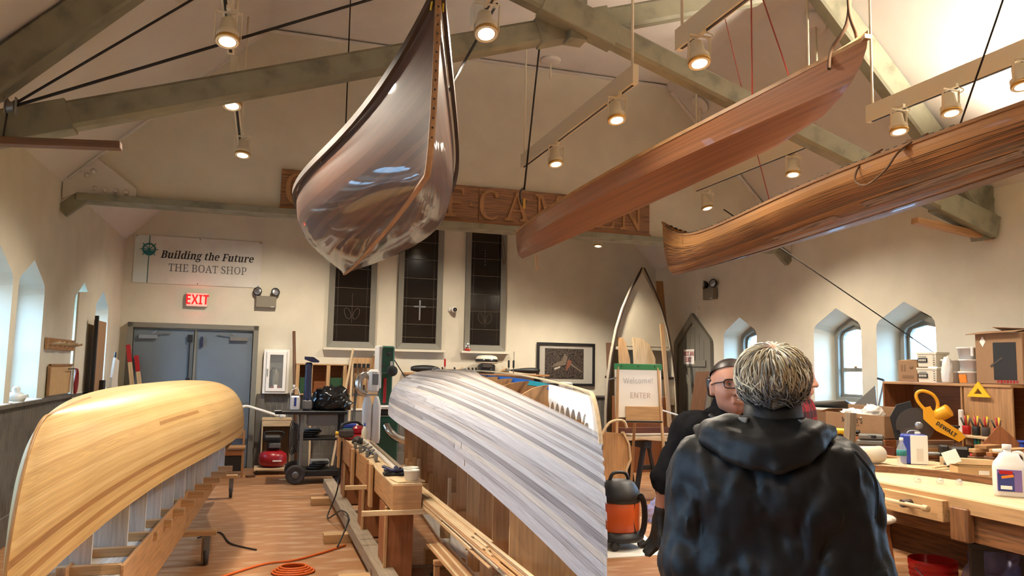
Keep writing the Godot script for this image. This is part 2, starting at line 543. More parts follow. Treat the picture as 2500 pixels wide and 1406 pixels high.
func building() -> void:
	var o = B(null, "floor", "floor", Vector3(2.4, -0.1, -4.8), Vector3(10.6, 0.2, 17.6), Vector3.ZERO, 0.0)
	struct(o)
	o = B(null, "trim_1", "grey", Vector3(2.4, -0.9, -5), Vector3(90, 0.3, 90), Vector3.ZERO, 0.0)
	o.name = "ground_outside"
	struct(o)
	side_wall("wall_left", XL, -1.0, [-11.62, -10.45, -8.29, -7.27, -5.15, -4.1, -2.0, -0.95], 1.24, 2.3, 2.55, 1)
	side_wall("wall_right", XR, 1.0, [-10.31, -8.19, -7.08, -2.0, -0.95], 1.24, 2.2, 2.46, 11)
	var s := S()
	prism(s, [Vector2(XL - 0.45, 0), Vector2(XR + 0.45, 0), Vector2(XR + 0.45, EAVE - 0.4), Vector2(5.0, TOP + 0.1), Vector2(-0.15, TOP + 0.1), Vector2(XL - 0.45, EAVE - 0.4)], 0.3, Transform3D(Basis.IDENTITY, Vector3(0, 0, ZB - 0.15)))
	struct(obj("wall_back", s, "wall"))
	s = S()
	prism(s, [Vector2(XL - 0.45, 0), Vector2(XR + 0.45, 0), Vector2(XR + 0.45, EAVE - 0.4), Vector2(5.0, TOP + 0.1), Vector2(-0.15, TOP + 0.1), Vector2(XL - 0.45, EAVE - 0.4)], 0.3, Transform3D(Basis.IDENTITY, Vector3(0, 0, ZF + 0.15)))
	struct(obj("wall_front", s, "wall"))
	s = S()
	prism(s, [Vector2(XL - 0.6, EAVE - 0.6), Vector2(-0.12, TOP), Vector2(4.97, TOP), Vector2(XR + 0.65, EAVE - 0.6), Vector2(XR + 0.65, EAVE - 0.3), Vector2(5.05, TOP + 0.25), Vector2(-0.2, TOP + 0.25), Vector2(XL - 0.6, EAVE - 0.3)], 17.6, Transform3D(Basis.IDENTITY, Vector3(0, 0, -4.8)))
	struct(obj("ceiling", s, "ceiling"))
	# the closed-in truss that carries the carved sign
	var g := Node3D.new()
	g.name = "wall_gallery"
	add_child(g)
	struct(g)
	s = S()
	prism(s, gable(XL, XR, 3.36), 0.14, Transform3D(Basis.IDENTITY, Vector3(0, 0, ZG - 0.07)))
	obj("gallery_panel", s, "wall", g)
	B(g, "tie_board", "truss", Vector3(2.4, 3.325, ZG - 0.05), Vector3(8.7, 0.07, 0.3))
	for e: float in [-1.0, 1.0]:
		var cx := 2.41
		var foot := 4.5 * e
		bar(g, "knee", "truss", Vector3(cx + foot, 3.16, ZG + 0.0), Vector3(cx + foot - 0.22 * e, 3.36, ZG + 0.0), 0.14, 0.07, Vector3.BACK)
		s = S()
		prism(s, [Vector2(cx + 4.5 * e, 3.3), Vector2(cx + 4.5 * e, 3.5), Vector2(cx + 4.22 * e, 3.77), Vector2(cx + 3.8 * e, 3.46), Vector2(cx + 3.8 * e, 3.37), Vector2(cx + 4.36 * e, 3.37)], 0.03, Transform3D(Basis.IDENTITY, Vector3(0, 0, ZG + 0.022)))
		var pl := obj("gusset_plate", s, "ceiling", g)
		for q in [[4.27, 3.68], [4.33, 3.62], [4.22, 3.61], [4.28, 3.56], [4.2, 3.43], [4.1, 3.42], [4.0, 3.42], [3.9, 3.41]]:
			var b := S(true)
			lathe(b, [Vector2(0.026, 0), Vector2(0.026, 0.012), Vector2(0.016, 0.026), Vector2(0, 0.03)], 8, Transform3D(Basis(Vector3.RIGHT, PI / 2), Vector3(cx + q[0] * e, q[1], ZG + 0.035)))
			obj("bolt", b, "ceiling", pl)
	# drywall joints on the gallery panel stay flat: only the mouldings along the rake are raised
	for e in [[Vector3(-0.2, 5.36, ZG + 0.01), Vector3(-2.05, 3.5, ZG + 0.01)], [Vector3(-0.12, 5.42, ZG + 0.01), Vector3(4.97, 5.42, ZG + 0.01)], [Vector3(5.05, 5.36, ZG + 0.01), Vector3(6.88, 3.5, ZG + 0.01)]]:
		bar(g, "rake_moulding", "ceiling", e[0], e[1], 0.02, 0.1, Vector3.BACK)
	# wainscot boards and cap, back wall between the doors and the right corner, left wall
	var wb := Node3D.new()
	wb.name = "baseboard_back"
	add_child(wb)
	struct(wb)
	for k in 80:
		var x := 0.02 + k * 0.085
		if x > XR - 0.05: break
		B(wb, "board", "wainscot", Vector3(x, 0.58, ZB + 0.008), Vector3(0.079, 1.1, 0.018))
	B(wb, "cap", "wainscot", Vector3(3.45, 1.14, ZB + 0.025), Vector3(6.94, 0.035, 0.055))
	B(wb, "base", "wainscot", Vector3(3.45, 0.1, ZB + 0.02), Vector3(6.94, 0.2, 0.035))
	B(wb, "jamb_post", "wainscot", Vector3(-0.02, 0.57, ZB + 0.03), Vector3(0.12, 1.14, 0.06))
	var wl := Node3D.new()
	wl.name = "baseboard_left"
	add_child(wl)
	struct(wl)
	for k in 200:
		var z := 3.4 - k * 0.085
		if z < ZB + 0.05: break
		B(wl, "board", "wainscot", Vector3(XL + 0.008, 0.6, z), Vector3(0.018, 1.2, 0.079))
	B(wl, "cap", "wainscot", Vector3(XL + 0.02, 1.215, -4.75), Vector3(0.06, 0.035, 16.4))
	B(wl, "base", "wainscot", Vector3(XL + 0.018, 0.13, -4.75), Vector3(0.035, 0.26, 16.4))
	doors()
	dark_windows()
	arch_door()
	trusses()

func doors() -> void:
	var d := Node3D.new()
	d.name = "door_1"
	add_child(d)
	struct(d)
	d.position = Vector3(-1.035, 0, ZB)
	for e: float in [-1.0, 1.0]:
		B(d, "door_frame", "trim_grey", Vector3(0.9 * e, 1.1, 0.05), Vector3(0.075, 2.2, 0.12))
		var leaf := B(d, "leaf", "door_blue", Vector3(0.43 * e, 1.06, 0.03), Vector3(0.85, 2.1, 0.045))
		var cl := B(leaf, "closer", "steel", Vector3(0.22 * e, 0.93, 0.05), Vector3(0.26, 0.06, 0.06))
		bar(leaf, "closer_arm", "steel", Vector3(0.16 * e, 0.98, 0.07), Vector3(-0.1 * e, 1.0, 0.06), 0.02, 0.012)
		bar(leaf, "closer_arm", "steel", Vector3(0.16 * e, 0.975, 0.09), Vector3(0.1 * e, 1.02, 0.1), 0.02, 0.012)
		cl.set_meta("label", "brushed metal door closer")
		B(leaf, "push_bar", "dull_steel", Vector3(-0.05 * e, -0.05, 0.06), Vector3(0.68, 0.06, 0.05))
	B(d, "door_frame", "trim_grey", Vector3(0, 2.165, 0.05), Vector3(1.88, 0.075, 0.12))
	var ml := B(d, "mullion", "trim_grey", Vector3(0.02, 1.06, 0.06), Vector3(0.03, 2.1, 0.03))
	B(d, "latch_box", "black", Vector3(-0.06, 1.98, 0.08), Vector3(0.07, 0.11, 0.05))
	bar(d, "latch_rod", "black", Vector3(-0.06, 1.95, 0.08), Vector3(-0.06, 0.3, 0.08), 0.018, 0.018)
	B(d, "latch_box", "black", Vector3(-0.06, 1.35, 0.08), Vector3(0.06, 0.05, 0.04))
	B(d, "chain_latch", "navy", Vector3(0.11, 1.93, 0.08), Vector3(0.035, 0.16, 0.035))
	ml.set_meta("label", "grey centre strip between the leaves")

func dark_windows() -> void:
	var n := 0
	for w in [[0.98, 1.71], [2.11, 2.83], [3.27, 3.96]]:
		n += 1
		var d := Node3D.new()
		d.name = "window_%d" % (20 + n)
		add_child(d)
		struct(d)
		var c: float = (w[0] + w[1]) / 2
		var hw: float = (w[1] - w[0]) / 2
		d.position = Vector3(c, 1.9, ZB)
		var top := 2.05
		var shape := func(h: float, low: float, t: float) -> Array:
			var out := [Vector2(-h, low), Vector2(h, low)]
			for k in 9:
				var a := PI * k / 8
				out.append(Vector2(cos(a) * h, top + sin(a) * h * 1.25 + t))
			return out
		var A: Array = shape.call(hw + 0.02, 0.0, 0.0)
		var I: Array = shape.call(hw - 0.075, 0.1, 0.0)
		var s := S()
		for j in A.size():
			var k := (j + 1) % A.size()
			quad(s, Vector3(A[j].x, A[j].y, 0.07), Vector3(A[k].x, A[k].y, 0.07), Vector3(I[k].x, I[k].y, 0.05), Vector3(I[j].x, I[j].y, 0.05))
			quad(s, Vector3(A[j].x, A[j].y, 0.0), Vector3(A[k].x, A[k].y, 0.0), Vector3(A[k].x, A[k].y, 0.07), Vector3(A[j].x, A[j].y, 0.07))
			quad(s, Vector3(I[j].x, I[j].y, 0.01), Vector3(I[k].x, I[k].y, 0.01), Vector3(I[k].x, I[k].y, 0.05), Vector3(I[j].x, I[j].y, 0.05))
		obj("window_frame", s, "trim_grey", d)
		# panes between the bars
		var ys := [0.1, 0.37, 0.68, 0.98, 1.3, 1.6, 1.9, 2.1]
		if n == 2: ys = [0.1, 0.2, 0.42, 0.72, 0.86, 1.2, 1.52, 1.82, 2.1]
		for k in ys.size():
			var y0: float = ys[k]
			if k + 1 < ys.size():
				B(d, "pane", "dark_glass", Vector3(0, (y0 + ys[k + 1]) / 2, 0.015), Vector3(hw * 2 - 0.15, ys[k + 1] - y0 - 0.008, 0.01))
			if k > 0: B(d, "glazing_bar", "leading", Vector3(0, y0, 0.024), Vector3(hw * 2 - 0.15, 0.008, 0.012))
		s = S()
		var cap := []
		for k in 9:
			var a := PI * k / 8
			cap.append(Vector2(cos(a) * (hw - 0.075), 2.1 + sin(a) * (hw - 0.075) * 1.25))
		prism(s, cap, 0.01, Transform3D(Basis.IDENTITY, Vector3(0, 0, 0.015)))
		obj("pane", s, "dark_glass", d)
		if n == 2:
			B(d, "lead_cross", "dull_steel", Vector3(0.0, 0.66, 0.026), Vector3(0.025, 0.34, 0.006))
			B(d, "lead_cross", "dull_steel", Vector3(0.0, 0.72, 0.026), Vector3(0.2, 0.025, 0.006))
		else:
			# traced leading: loops and a stem
			for e: float in [-1.0, 1.0]:
				var q := []
				for k in 15:
					var a := TAU * k / 14
					q.append(Vector3(e * (0.07 + 0.055 * cos(a)), 0.56 + 0.08 * sin(a) + 0.04 * cos(a), 0.022))
				rope("leading_loop", "leading", q, 0.003, d)
			rope("leading_stem", "leading", [Vector3(0, 0.4, 0.022), Vector3(0, 0.9, 0.022)], 0.003, d)
			if n == 3:
				for k in 6: B(d, "lead_bead", "dull_steel", Vector3(-0.02, 1.5 + k * 0.05, 0.024), Vector3(0.018, 0.02, 0.006))
		for e: float in [-1.0, 1.0]: rope("leading_border", "leading", [Vector3(e * (hw - 0.13), 0.1, 0.021), Vector3(e * (hw - 0.13), 2.05, 0.021)], 0.0025, d)
		B(d, "window_sill", "wall", Vector3(0, -0.025, 0.06), Vector3(hw * 2 + 0.16, 0.04, 0.14))
		if n == 3:
			rope("sash_cord", "old_rope", curve([Vector3(0.25, 2.0, 0.09), Vector3(0.27, 1.7, 0.09), Vector3(0.3, 1.52, 0.09), Vector3(0.33, 1.6, 0.09), Vector3(0.3, 1.85, 0.09), Vector3(0.27, 2.02, 0.09)]), 0.006, d)

func arch_door() -> void:
	var d := Node3D.new()
	d.name = "door_2"
	add_child(d)
	struct(d)
	d.position = Vector3(XR, 0, -11.63)
	var P := func(q: Array, x: float) -> Array: return q
	var fr := arch_loop(0.0, 1.18, 0.0, 2.1, 2.6)
	var fi := arch_loop(0.0, 0.98, 0.0, 2.02, 2.45)
	ring(d, "door_frame", "trim_grey", fr, fi, -1.0, 0.0, 0.06)
	for k in 7:
		var a0 := -0.49 + k * 0.14
		var top0: float = 2.02 + 0.43 * (1.0 - absf(a0) / 0.49)
		var top1: float = 2.02 + 0.43 * (1.0 - absf(a0 + 0.14) / 0.49)
		var s := S()
		prism(s, [Vector2(a0 + 0.003, 0.02), Vector2(a0 + 0.137, 0.02), Vector2(a0 + 0.137, top1 - 0.01), Vector2(a0 + 0.003, top0 - 0.01)], 0.03, Transform3D(Basis(Vector3.UP, -PI / 2), Vector3(-0.015, 0, 0)))
		obj("plank", s, "trim_grey", d)
	bar(d, "brace", "trim_grey", Vector3(-0.045, 0.95, 0.35), Vector3(-0.045, 1.7, -0.35), 0.02, 0.1)
	bar(d, "brace", "trim_grey", Vector3(-0.04, 1.75, 0.42), Vector3(-0.04, 1.75, -0.42), 0.02, 0.1)
	bar(d, "brace", "trim_grey", Vector3(-0.04, 0.9, 0.42), Vector3(-0.04, 0.9, -0.42), 0.02, 0.1)
	var n := thing("paper_notice", "white paper notice with red lettering taped to the grey arched door", "notice", Vector3(XR - 0.05, 1.75, -11.72), -PI / 2)
	B(n, "sheet", "paper", Vector3(0, 0.115, 0), Vector3(0.34, 0.25, 0.004))
	text("lettering", "NOT AN", "red_paint", n, Vector3(0, 0.165, 0.004), 0.075, false, Vector3.ZERO, true, false, 0.002, 0.85)
	text("lettering", "EXIT", "red_paint", n, Vector3(0, 0.065, 0.004), 0.075, false, Vector3.ZERO, true, false, 0.002, 0.85)

func trusses() -> void:
	var cx := 2.41
	for z: float in [-5.95, -2.82]:
		var t := Node3D.new()
		t.name = numbered("trim_truss")
		add_child(t)
		struct(t)
		t.position = Vector3(cx, 0, z)
		for e: float in [-1.0, 1.0]:
			var fz: float = -0.1 if e < 0 else 0.06
			# lower chord: from the foot at one wall up past the crossing to the far rafter, chamfer stopped near the joint
			var a := Vector3(4.5 * e, 3.1, fz)
			var b := Vector3(-1.9 * e, 5.2, fz)
			bar(t, "lower_chord", "truss", a, b, 0.15, 0.2, Vector3.UP, 0.025)
			var d := (b - a).normalized()
			var j := a + d * (4.5 / 6.4 * a.distance_to(b))
			bar(t, "chord_joint", "truss", j - d * 0.35, j + d * 0.35, 0.165, 0.225, Vector3.UP, 0.006)
			bar(t, "chord_end", "truss", a + d * 0.02, a + d * 0.75, 0.165, 0.225, Vector3.UP, 0.006)
			bar(t, "rafter", "truss", Vector3(4.46 * e, 3.3, 0), Vector3(2.5 * e, 5.32, 0), 0.16, 0.26, Vector3.UP, 0.02)
			var s := S()
			prism(s, [Vector2(4.5 * e, 3.0), Vector2(4.5 * e, 3.55), Vector2(4.36 * e, 3.45), Vector2(4.3 * e, 3.25), Vector2(4.36 * e, 2.98)], 0.16)
			obj("foot_block", s, "truss", t)
		bar(t, "king_post", "truss", Vector3(0, 4.4, -0.02), Vector3(0, 5.45, -0.02), 0.16, 0.16, Vector3.BACK, 0.01)
		bar(t, "tie_batten", "brown", Vector3(-4.5, 3.03, 0.12), Vector3(-3.42, 3.1, 0.12), 0.09, 0.05)
		bar(t, "tie_batten", "ply", Vector3(4.5, 3.02, 0.02), Vector3(3.55, 3.12, 0.02), 0.09, 0.06)

# ---------------------------------------------------------------- track lighting
func spot(parent: Node, at: Vector3, aim: Vector3, energy: float, angle: float, size := 0.06) -> void:
	var l := SpotLight3D.new()
	l.name = "spot_light"
	parent.add_child(l, true)
	l.position = at
	l.basis = Basis.looking_at(aim.normalized(), Vector3.UP if absf(aim.normalized().y) < 0.98 else Vector3.BACK)
	l.light_color = WARM
	l.light_energy = energy
	l.spot_range = 25.0
	l.spot_attenuation = 2.0
	l.spot_angle = angle
	l.spot_angle_attenuation = 0.6
	l.light_size = size
	l.shadow_enabled = true

func head(label: String, at: Vector3, aim: Vector3, k := 1.0) -> Node3D:
	# at: middle of the glowing face; the stirrup hangs from the track above
	var t := thing("track_spotlight", label, "spotlight", at, 0.0, "track spotlights under the ceiling")
	aim = aim.normalized()
	var up := -aim
	var x := up.cross(Vector3.BACK).normalized()
	var bs := Basis(x, up, x.cross(up).normalized())
	var s := S(true)
	lathe(s, [Vector2(0.054, 0.03), Vector2(0.058, 0.0), Vector2(0.07, 0.0), Vector2(0.072, 0.06), Vector2(0.052, 0.075), Vector2(0.045, 0.16), Vector2(0.03, 0.175), Vector2(0, 0.176)], 20, Transform3D(bs, Vector3.ZERO))
	obj("canister", s, "lamp_white", t)
	s = S(true)
	lathe(s, [Vector2(0.071, 0.002), Vector2(0.0745, 0.004), Vector2(0.0745, 0.02), Vector2(0.072, 0.022)], 20, Transform3D(bs, Vector3.ZERO))
	obj("rim", s, "brass", t)
	s = S(true)
	lathe(s, [Vector2(0.0, -0.012), Vector2(0.03, -0.008), Vector2(0.056, 0.004)], 16, Transform3D(bs, Vector3.ZERO))
	obj("lamp_face", s, "bulb_warm", t)
	for e: float in [-1.0, 1.0]:
		bar(t, "stirrup", "lamp_white", Vector3(e * 0.078, 0.19, 0), bs * Vector3(0, 0.03, 0) + Vector3(e * 0.078, 0, 0), 0.006, 0.02)
	B(t, "stirrup", "lamp_white", Vector3(0, 0.19, 0), Vector3(0.16, 0.008, 0.025))
	B(t, "track_adapter", "lamp_white", Vector3(0, 0.208, 0.0), Vector3(0.03, 0.03, 0.12))
	var loop := []
	for q in 9: loop.append(Vector3(0.03 + 0.03 * sin(PI * q / 8), 0.2 - 0.05 * q / 8.0, 0.04 + 0.02 * sin(PI * q / 8)))
	rope("flex", "lamp_white", loop, 0.004, t)
	spot(t, bs * Vector3(0, -0.03, 0), aim, LAMPS * k, 68.0)
	return t

func track(label: String, x: float, z0: float, z1: float, y := 3.82) -> void:
	var t := thing("light_track", label, "light track", Vector3(x, y, 0), 0.0, "light tracks hung below the ceiling")
	B(t, "channel", "lamp_white", Vector3(0, 0.075, (z0 + z1) / 2), Vector3(0.05, 0.15, absf(z1 - z0)), Vector3.ZERO, 0.002)
	B(t, "slot", "black", Vector3(0, -0.002, (z0 + z1) / 2), Vector3(0.022, 0.006, absf(z1 - z0) - 0.1))
	for z: float in [z0 - 0.06, z1 + 0.06]:
		var top := TOP
		if x < -0.12: top = EAVE + (x - XL)
		if x > 4.97: top = EAVE + (XR - x)
		rope("hanger_rod", "lamp_white", [Vector3(0, 0.15, z), Vector3(0, top - y, z)], 0.011, t)

func track_lights() -> void:
	track("white light track over the left canoe, nearer length", -0.33, -0.8, -5.75)
	track("white light track over the left canoe, length before the carved sign", -0.33, -6.15, -8.4)
	track("white light track over the middle, nearer length above the hanging kayak", 2.62, -0.8, -4.6)
	track("white light track over the middle, length beyond the scissor truss", 2.62, -5.24, -8.0)
	track("white light track at the right, nearer length above the hanging birch-brown canoe", 4.95, -0.8, -5.4)
	track("white light track at the right, length beyond the truss", 4.95, -6.1, -8.3)
	track("white light track in the alcove behind the carved sign", 5.06, -10.4, -12.2)
	track("short white light track near the hanging canoe's bow rope", 1.2, -1.5, -4.75)
	var d := Vector3(0.02, -1, 0.28)
	head("track spotlight highest at left, above the black cable", Vector3(-0.31, 3.6, -4.97), d)
	head("track spotlight at left half hidden behind the truss chord", Vector3(-0.33, 3.6, -6.25), d)
	head("lowest track spotlight at left, nearest the carved sign", Vector3(-0.29, 3.6, -7.75), Vector3(-0.05, -1, 0.2))
	head("track spotlight just right of the hanging canoe's bow", Vector3(1.17, 3.6, -4.31), Vector3(0.0, -1, 0.4))
	head("track spotlight above the middle of the hanging kayak", Vector3(2.59, 3.6, -4.27), d)
	head("track spotlight on the middle track, upper of the two past the truss", Vector3(2.59, 3.6, -5.51), d)
	head("track spotlight on the middle track, lower one just above the carved sign", Vector3(2.62, 3.6, -6.95), Vector3(0.05, -1, 0.25))
	head("track spotlight between kayak and brown canoe, upper one", Vector3(4.97, 3.6, -6.45), Vector3(-0.1, -1, 0.2))
	head("track spotlight between kayak and brown canoe, lower one", Vector3(5.07, 3.6, -8.2), Vector3(0.15, -1, 0.2), 1.4)
	head("track spotlight at right, leftmost on the white bar", Vector3(4.86, 3.6, -4.96), Vector3(-0.05, -1, 0.2), 0.36)
	head("track spotlight at right crossed by the black rope", Vector3(4.87, 3.6, -4.46), Vector3(-0.05, -1, 0.2), 0.36)
	head("track spotlight at right cut by the picture's right edge", Vector3(4.85, 3.6, -3.86), Vector3(-0.05, -1, 0.2), 0.36)
	head("track spotlight in the alcove behind the kayak's far end", Vector3(5.06, 3.6, -11.45), Vector3(-0.1, -1, 0.1), 1.9)
	track("white light track over the alcove's left part, hidden above the tie board", 0.4, -10.2, -11.2, 4.1)
	track("white light track over the alcove's middle, hidden above the tie board", 2.8, -10.2, -11.2, 4.1)
	head("track spotlight in the alcove above the double door", Vector3(0.4, 3.88, -10.75), Vector3(-0.1, -1, -0.25), 1.5)
	head("track spotlight in the alcove above the dark windows", Vector3(2.8, 3.88, -10.75), Vector3(0.0, -1, -0.25), 1.2)
	head("track spotlight above the near end of the left canoe", Vector3(-0.33, 3.6, -3.0), d)
	head("track spotlight above the two men", Vector3(2.62, 3.6, -2.4), Vector3(-0.2, -1, -0.1))
	# uplights that wash the ceiling
	for q in [["uplight on the right wall washing the ceiling above the old canoe", Vector3(6.5, 3.35, -4.2)], ["uplight on the right wall behind the camera", Vector3(6.5, 3.35, 0.6)], ["uplight on the left wall behind the camera", Vector3(-1.7, 3.35, 0.6)]]:
		var t := thing("uplight", q[0], "uplight", q[1], 0.0, "uplights")
		B(t, "housing", "lamp_white", Vector3(0, -0.06, 0), Vector3(0.3, 0.1, 0.16))
		B(t, "lamp_face", "bulb_warm", Vector3(0, -0.008, 0), Vector3(0.26, 0.006, 0.12))
		bar(t, "bracket", "lamp_white", Vector3(0, -0.08, 0), Vector3((XR if q[1].x > 0 else XL) - q[1].x, -0.08, 0), 0.03, 0.03)
		spot(t, Vector3(0, 0.02, 0), Vector3(-0.25 * signf(q[1].x), 1, 0), UPLIGHTS * (1.8 if q[1].z < -2 else 0.6), 70.0, 0.15)

# ---------------------------------------------------------------- boats
# u runs along the boat from end a to end b, h from the sheer (0) to the keel (1); side 1 is the right side seen along a -> b
const LEFT_CANOE := {"ax": -0.974, "az": -3.776, "bx": -0.392, "bz": -9.533, "ys": 0.999, "es": -0.44, "k": 4.19, "yk": 1.468, "B": 0.462, "ra": 0.36, "rb": 0.597, "p": 3.269, "q": 2.235, "n": 2.631, "rock": -0.096}
const MIDDLE_BOAT := {"ax": 1.36, "az": -2.965, "bx": 1.834, "bz": -9.808, "ys": 1.175, "es": -0.492, "k": 3.248, "yk": 1.6, "B": 0.552, "ra": 0.23, "rb": 0.585, "p": 3.356, "q": 2.124, "n": 2.44, "rock": -0.07}
const GLOSSY_CANOE := {"ax": 0.725, "az": -3.577, "bx": 0.758, "bz": -8.768, "ys": 2.952, "es": 0.477, "k": 4.616, "yk": 2.519, "B": 0.56, "ra": 0.167, "rb": 0.514, "p": 3.547, "q": 1.647, "n": 1.722, "rock": 0.043}
const KAYAK := {"ax": 2.468, "az": -2.676, "bx": 2.52, "bz": -7.879, "ys": 2.999, "es": 0.105, "k": 3.498, "yk": 2.767, "B": 0.277, "ra": 0.649, "rb": 0.235, "p": 1.675, "q": 1.422, "n": 2.536, "rock": 0.009, "tilt": -0.034, "chine": true}
const BROWN_CANOE := {"ax": 4.274, "az": -1.424, "bx": 3.958, "bz": -7.282, "ys": 3.01, "es": 0.398, "k": 5.212, "yk": 2.773, "B": 0.418, "ra": 0.228, "rb": 0.251, "p": 2.365, "q": 2.079, "n": 1.797, "rock": 0.044, "tilt": -0.439}

func section(H: Dictionary, h: float) -> float:
	if H.has("chine"): return lerpf(1.0, 0.8, h / 0.55) if h < 0.55 else lerpf(0.8, 0.0, (h - 0.55) / 0.45)
	return pow(maxf(0.0, 1.0 - pow(h, H.p)), 1.0 / H.q)

func hp(H: Dictionary, u: float, h: float, side: float, inset := 0.0, lay := false) -> Vector3:
	var a := Vector2(H.ax, H.az)
	var b := Vector2(H.bx, H.bz)
	var L := a.distance_to(b)
	var d := (b - a) / L
	var n := Vector2(-d.y, d.x)
	h = clampf(h, 0.0, 1.0)
	if lay: h *= 1.0 - 0.2 * pow(1.0 - minf(u / 0.4, 1.0), 1.6)
	var f := 1.0 - sqrt(maxf(0.0, 1.0 - h * h))
	var za: float = H.ra / L * f
	var zb: float = H.rb / L * f
	var t := za + u * (1.0 - za - zb)
	var w := absf(2.0 * u - 1.0)
	var bb: float = maxf(0.0, H.B * (1.0 - pow(w, H.n)) * section(H, h) - inset)
	var ysh: float = H.ys + H.es * pow(w, H.k) + H.get("tilt", 0.0) * (u - 0.5)
	var yk: float = H.yk + H.get("rock", 0.0) * w * w * w + H.get("tilt", 0.0) * (u - 0.5)
	var y := lerpf(ysh, yk, h)
	y -= inset * signf(yk - ysh) * h
	var c := a + d * L * t + n * side * bb
	return Vector3(c.x, y, c.y)

func mid(H: Dictionary) -> Vector3:
	return Vector3((H.ax + H.bx) / 2, minf(H.ys, H.yk), (H.az + H.bz) / 2)

func axis(H: Dictionary) -> Vector3:
	return Vector3(H.bx - H.ax, 0, H.bz - H.az).normalized()

# heights that split the midship girth into n equal strips
func girth(H: Dictionary, n: int) -> Array:
	var pts := []
	var acc := [0.0]
	for k in 201:
		var h := sin(PI / 2 * k / 200.0)
		pts.append([h, Vector2(H.B * section(H, h), (H.yk - H.ys) * h)])
		if k: acc.append(acc[-1] + pts[k][1].distance_to(pts[k - 1][1]))
	var out := []
	var j := 0
	for k in n + 1:
		var g: float = acc[-1] * k / n
		while j < 199 and acc[j + 1] < g: j += 1
		out.append(lerpf(pts[j][0], pts[j + 1][0], clampf((g - acc[j]) / maxf(acc[j + 1] - acc[j], 1e-6), 0, 1)))
	out[0] = 0.0
	out[n] = 1.0
	return out

func us(n: int) -> Array:
	var o := []
	for i in n + 1: o.append(0.5 * (1.0 - cos(PI * i / n)))
	return o

func strip(H: Dictionary, base: Vector3, side: float, h0: float, h1: float, u0 := 0.0, u1 := 1.0, segs := 44, inset := 0.0, across := 2, lay := false) -> SurfaceTool:
	var s := S(true)
	var rows := []
	for i in segs + 1:
		var u: float = lerpf(u0, u1, 0.5 * (1.0 - cos(PI * i / segs)))
		var r := []
		for j in across + 1: r.append(hp(H, u, lerpf(h0, h1, float(j) / across), side, inset, lay) - base)
		rows.append(r)
	if side > 0: sheet(s, rows, false, 0.31, 0.04)
	else:
		for r in rows: r.reverse()
		sheet(s, rows, false, 0.31, 0.04)
	return s

func hull_wood(n: String, r: int, g: int, b: int, rough: float, texture: String, coat := 0.0, sc := Vector3(1, 1, 1)) -> StandardMaterial3D:
	var m := StandardMaterial3D.new()
	m.albedo_color = Color8(r, g, b)
	m.roughness = rough
	m.albedo_texture = tex[texture]
	m.uv1_scale = sc
	if coat > 0:
		m.clearcoat_enabled = true
		m.clearcoat = coat
		m.clearcoat_roughness = 0.04
	mats[n] = m
	return m

# strip of square-edged stock along the profile: width w, standing proud by t
func profile_band(H: Dictionary, base: Vector3, w: float, t: float, down: float, u1 := 1.0, h_from := 0.0) -> SurfaceTool:
	var pts := []
	for k in 25: pts.append(hp(H, 0.0, lerpf(h_from, 1.0, sin(PI / 2 * k / 24.0)), 1.0))
	for k in 41: pts.append(hp(H, u1 * (k + 1) / 41.0, 1.0, 1.0))
	var ax := axis(H)
	var side := ax.cross(Vector3.UP)
	var s := S()
	var rows := []
	for i in pts.size():
		var d: Vector3 = (pts[mini(i + 1, pts.size() - 1)] - pts[maxi(i - 1, 0)]).normalized()
		var n := d.cross(side).normalized()
		if n.y * down < 0 or (absf(n.y) < 0.05 and n.dot(ax) > 0): n = -n
		var c: Vector3 = pts[i] - base
		rows.append([c - side * w / 2 - n * t, c - side * w / 2 + n * t * 0.6, c - side * w / 4 + n * t, c + side * w / 4 + n * t, c + side * w / 2 + n * t * 0.6, c + side * w / 2 - n * t])
	sheet(s, rows, true, 0.1, 0.05)
	fan(s, rows[0], true)
	fan(s, rows[-1])
	return s

func gunwale(H: Dictionary, base: Vector3, side: float, w: float, t: float, out := 0.0, u0 := 0.0, u1 := 1.0, drop := 0.0) -> SurfaceTool:
	var s := S()
	var rows := []
	var sd := axis(H).cross(Vector3.UP) * side
	for i in 49:
		var u := lerpf(u0, u1, 0.5 * (1.0 - cos(PI * i / 48.0)))
		var c := hp(H, u, 0.0, side) - base + sd * out + Vector3(0, drop, 0)
		rows.append([c - Vector3(0, t / 2, 0), c + sd * w - Vector3(0, t / 2, 0), c + sd * w + Vector3(0, t / 2, 0), c + Vector3(0, t / 2, 0)])
	sheet(s, rows, true, 0.1, 0.1)
	fan(s, rows[0], true)
	fan(s, rows[-1])
	return s

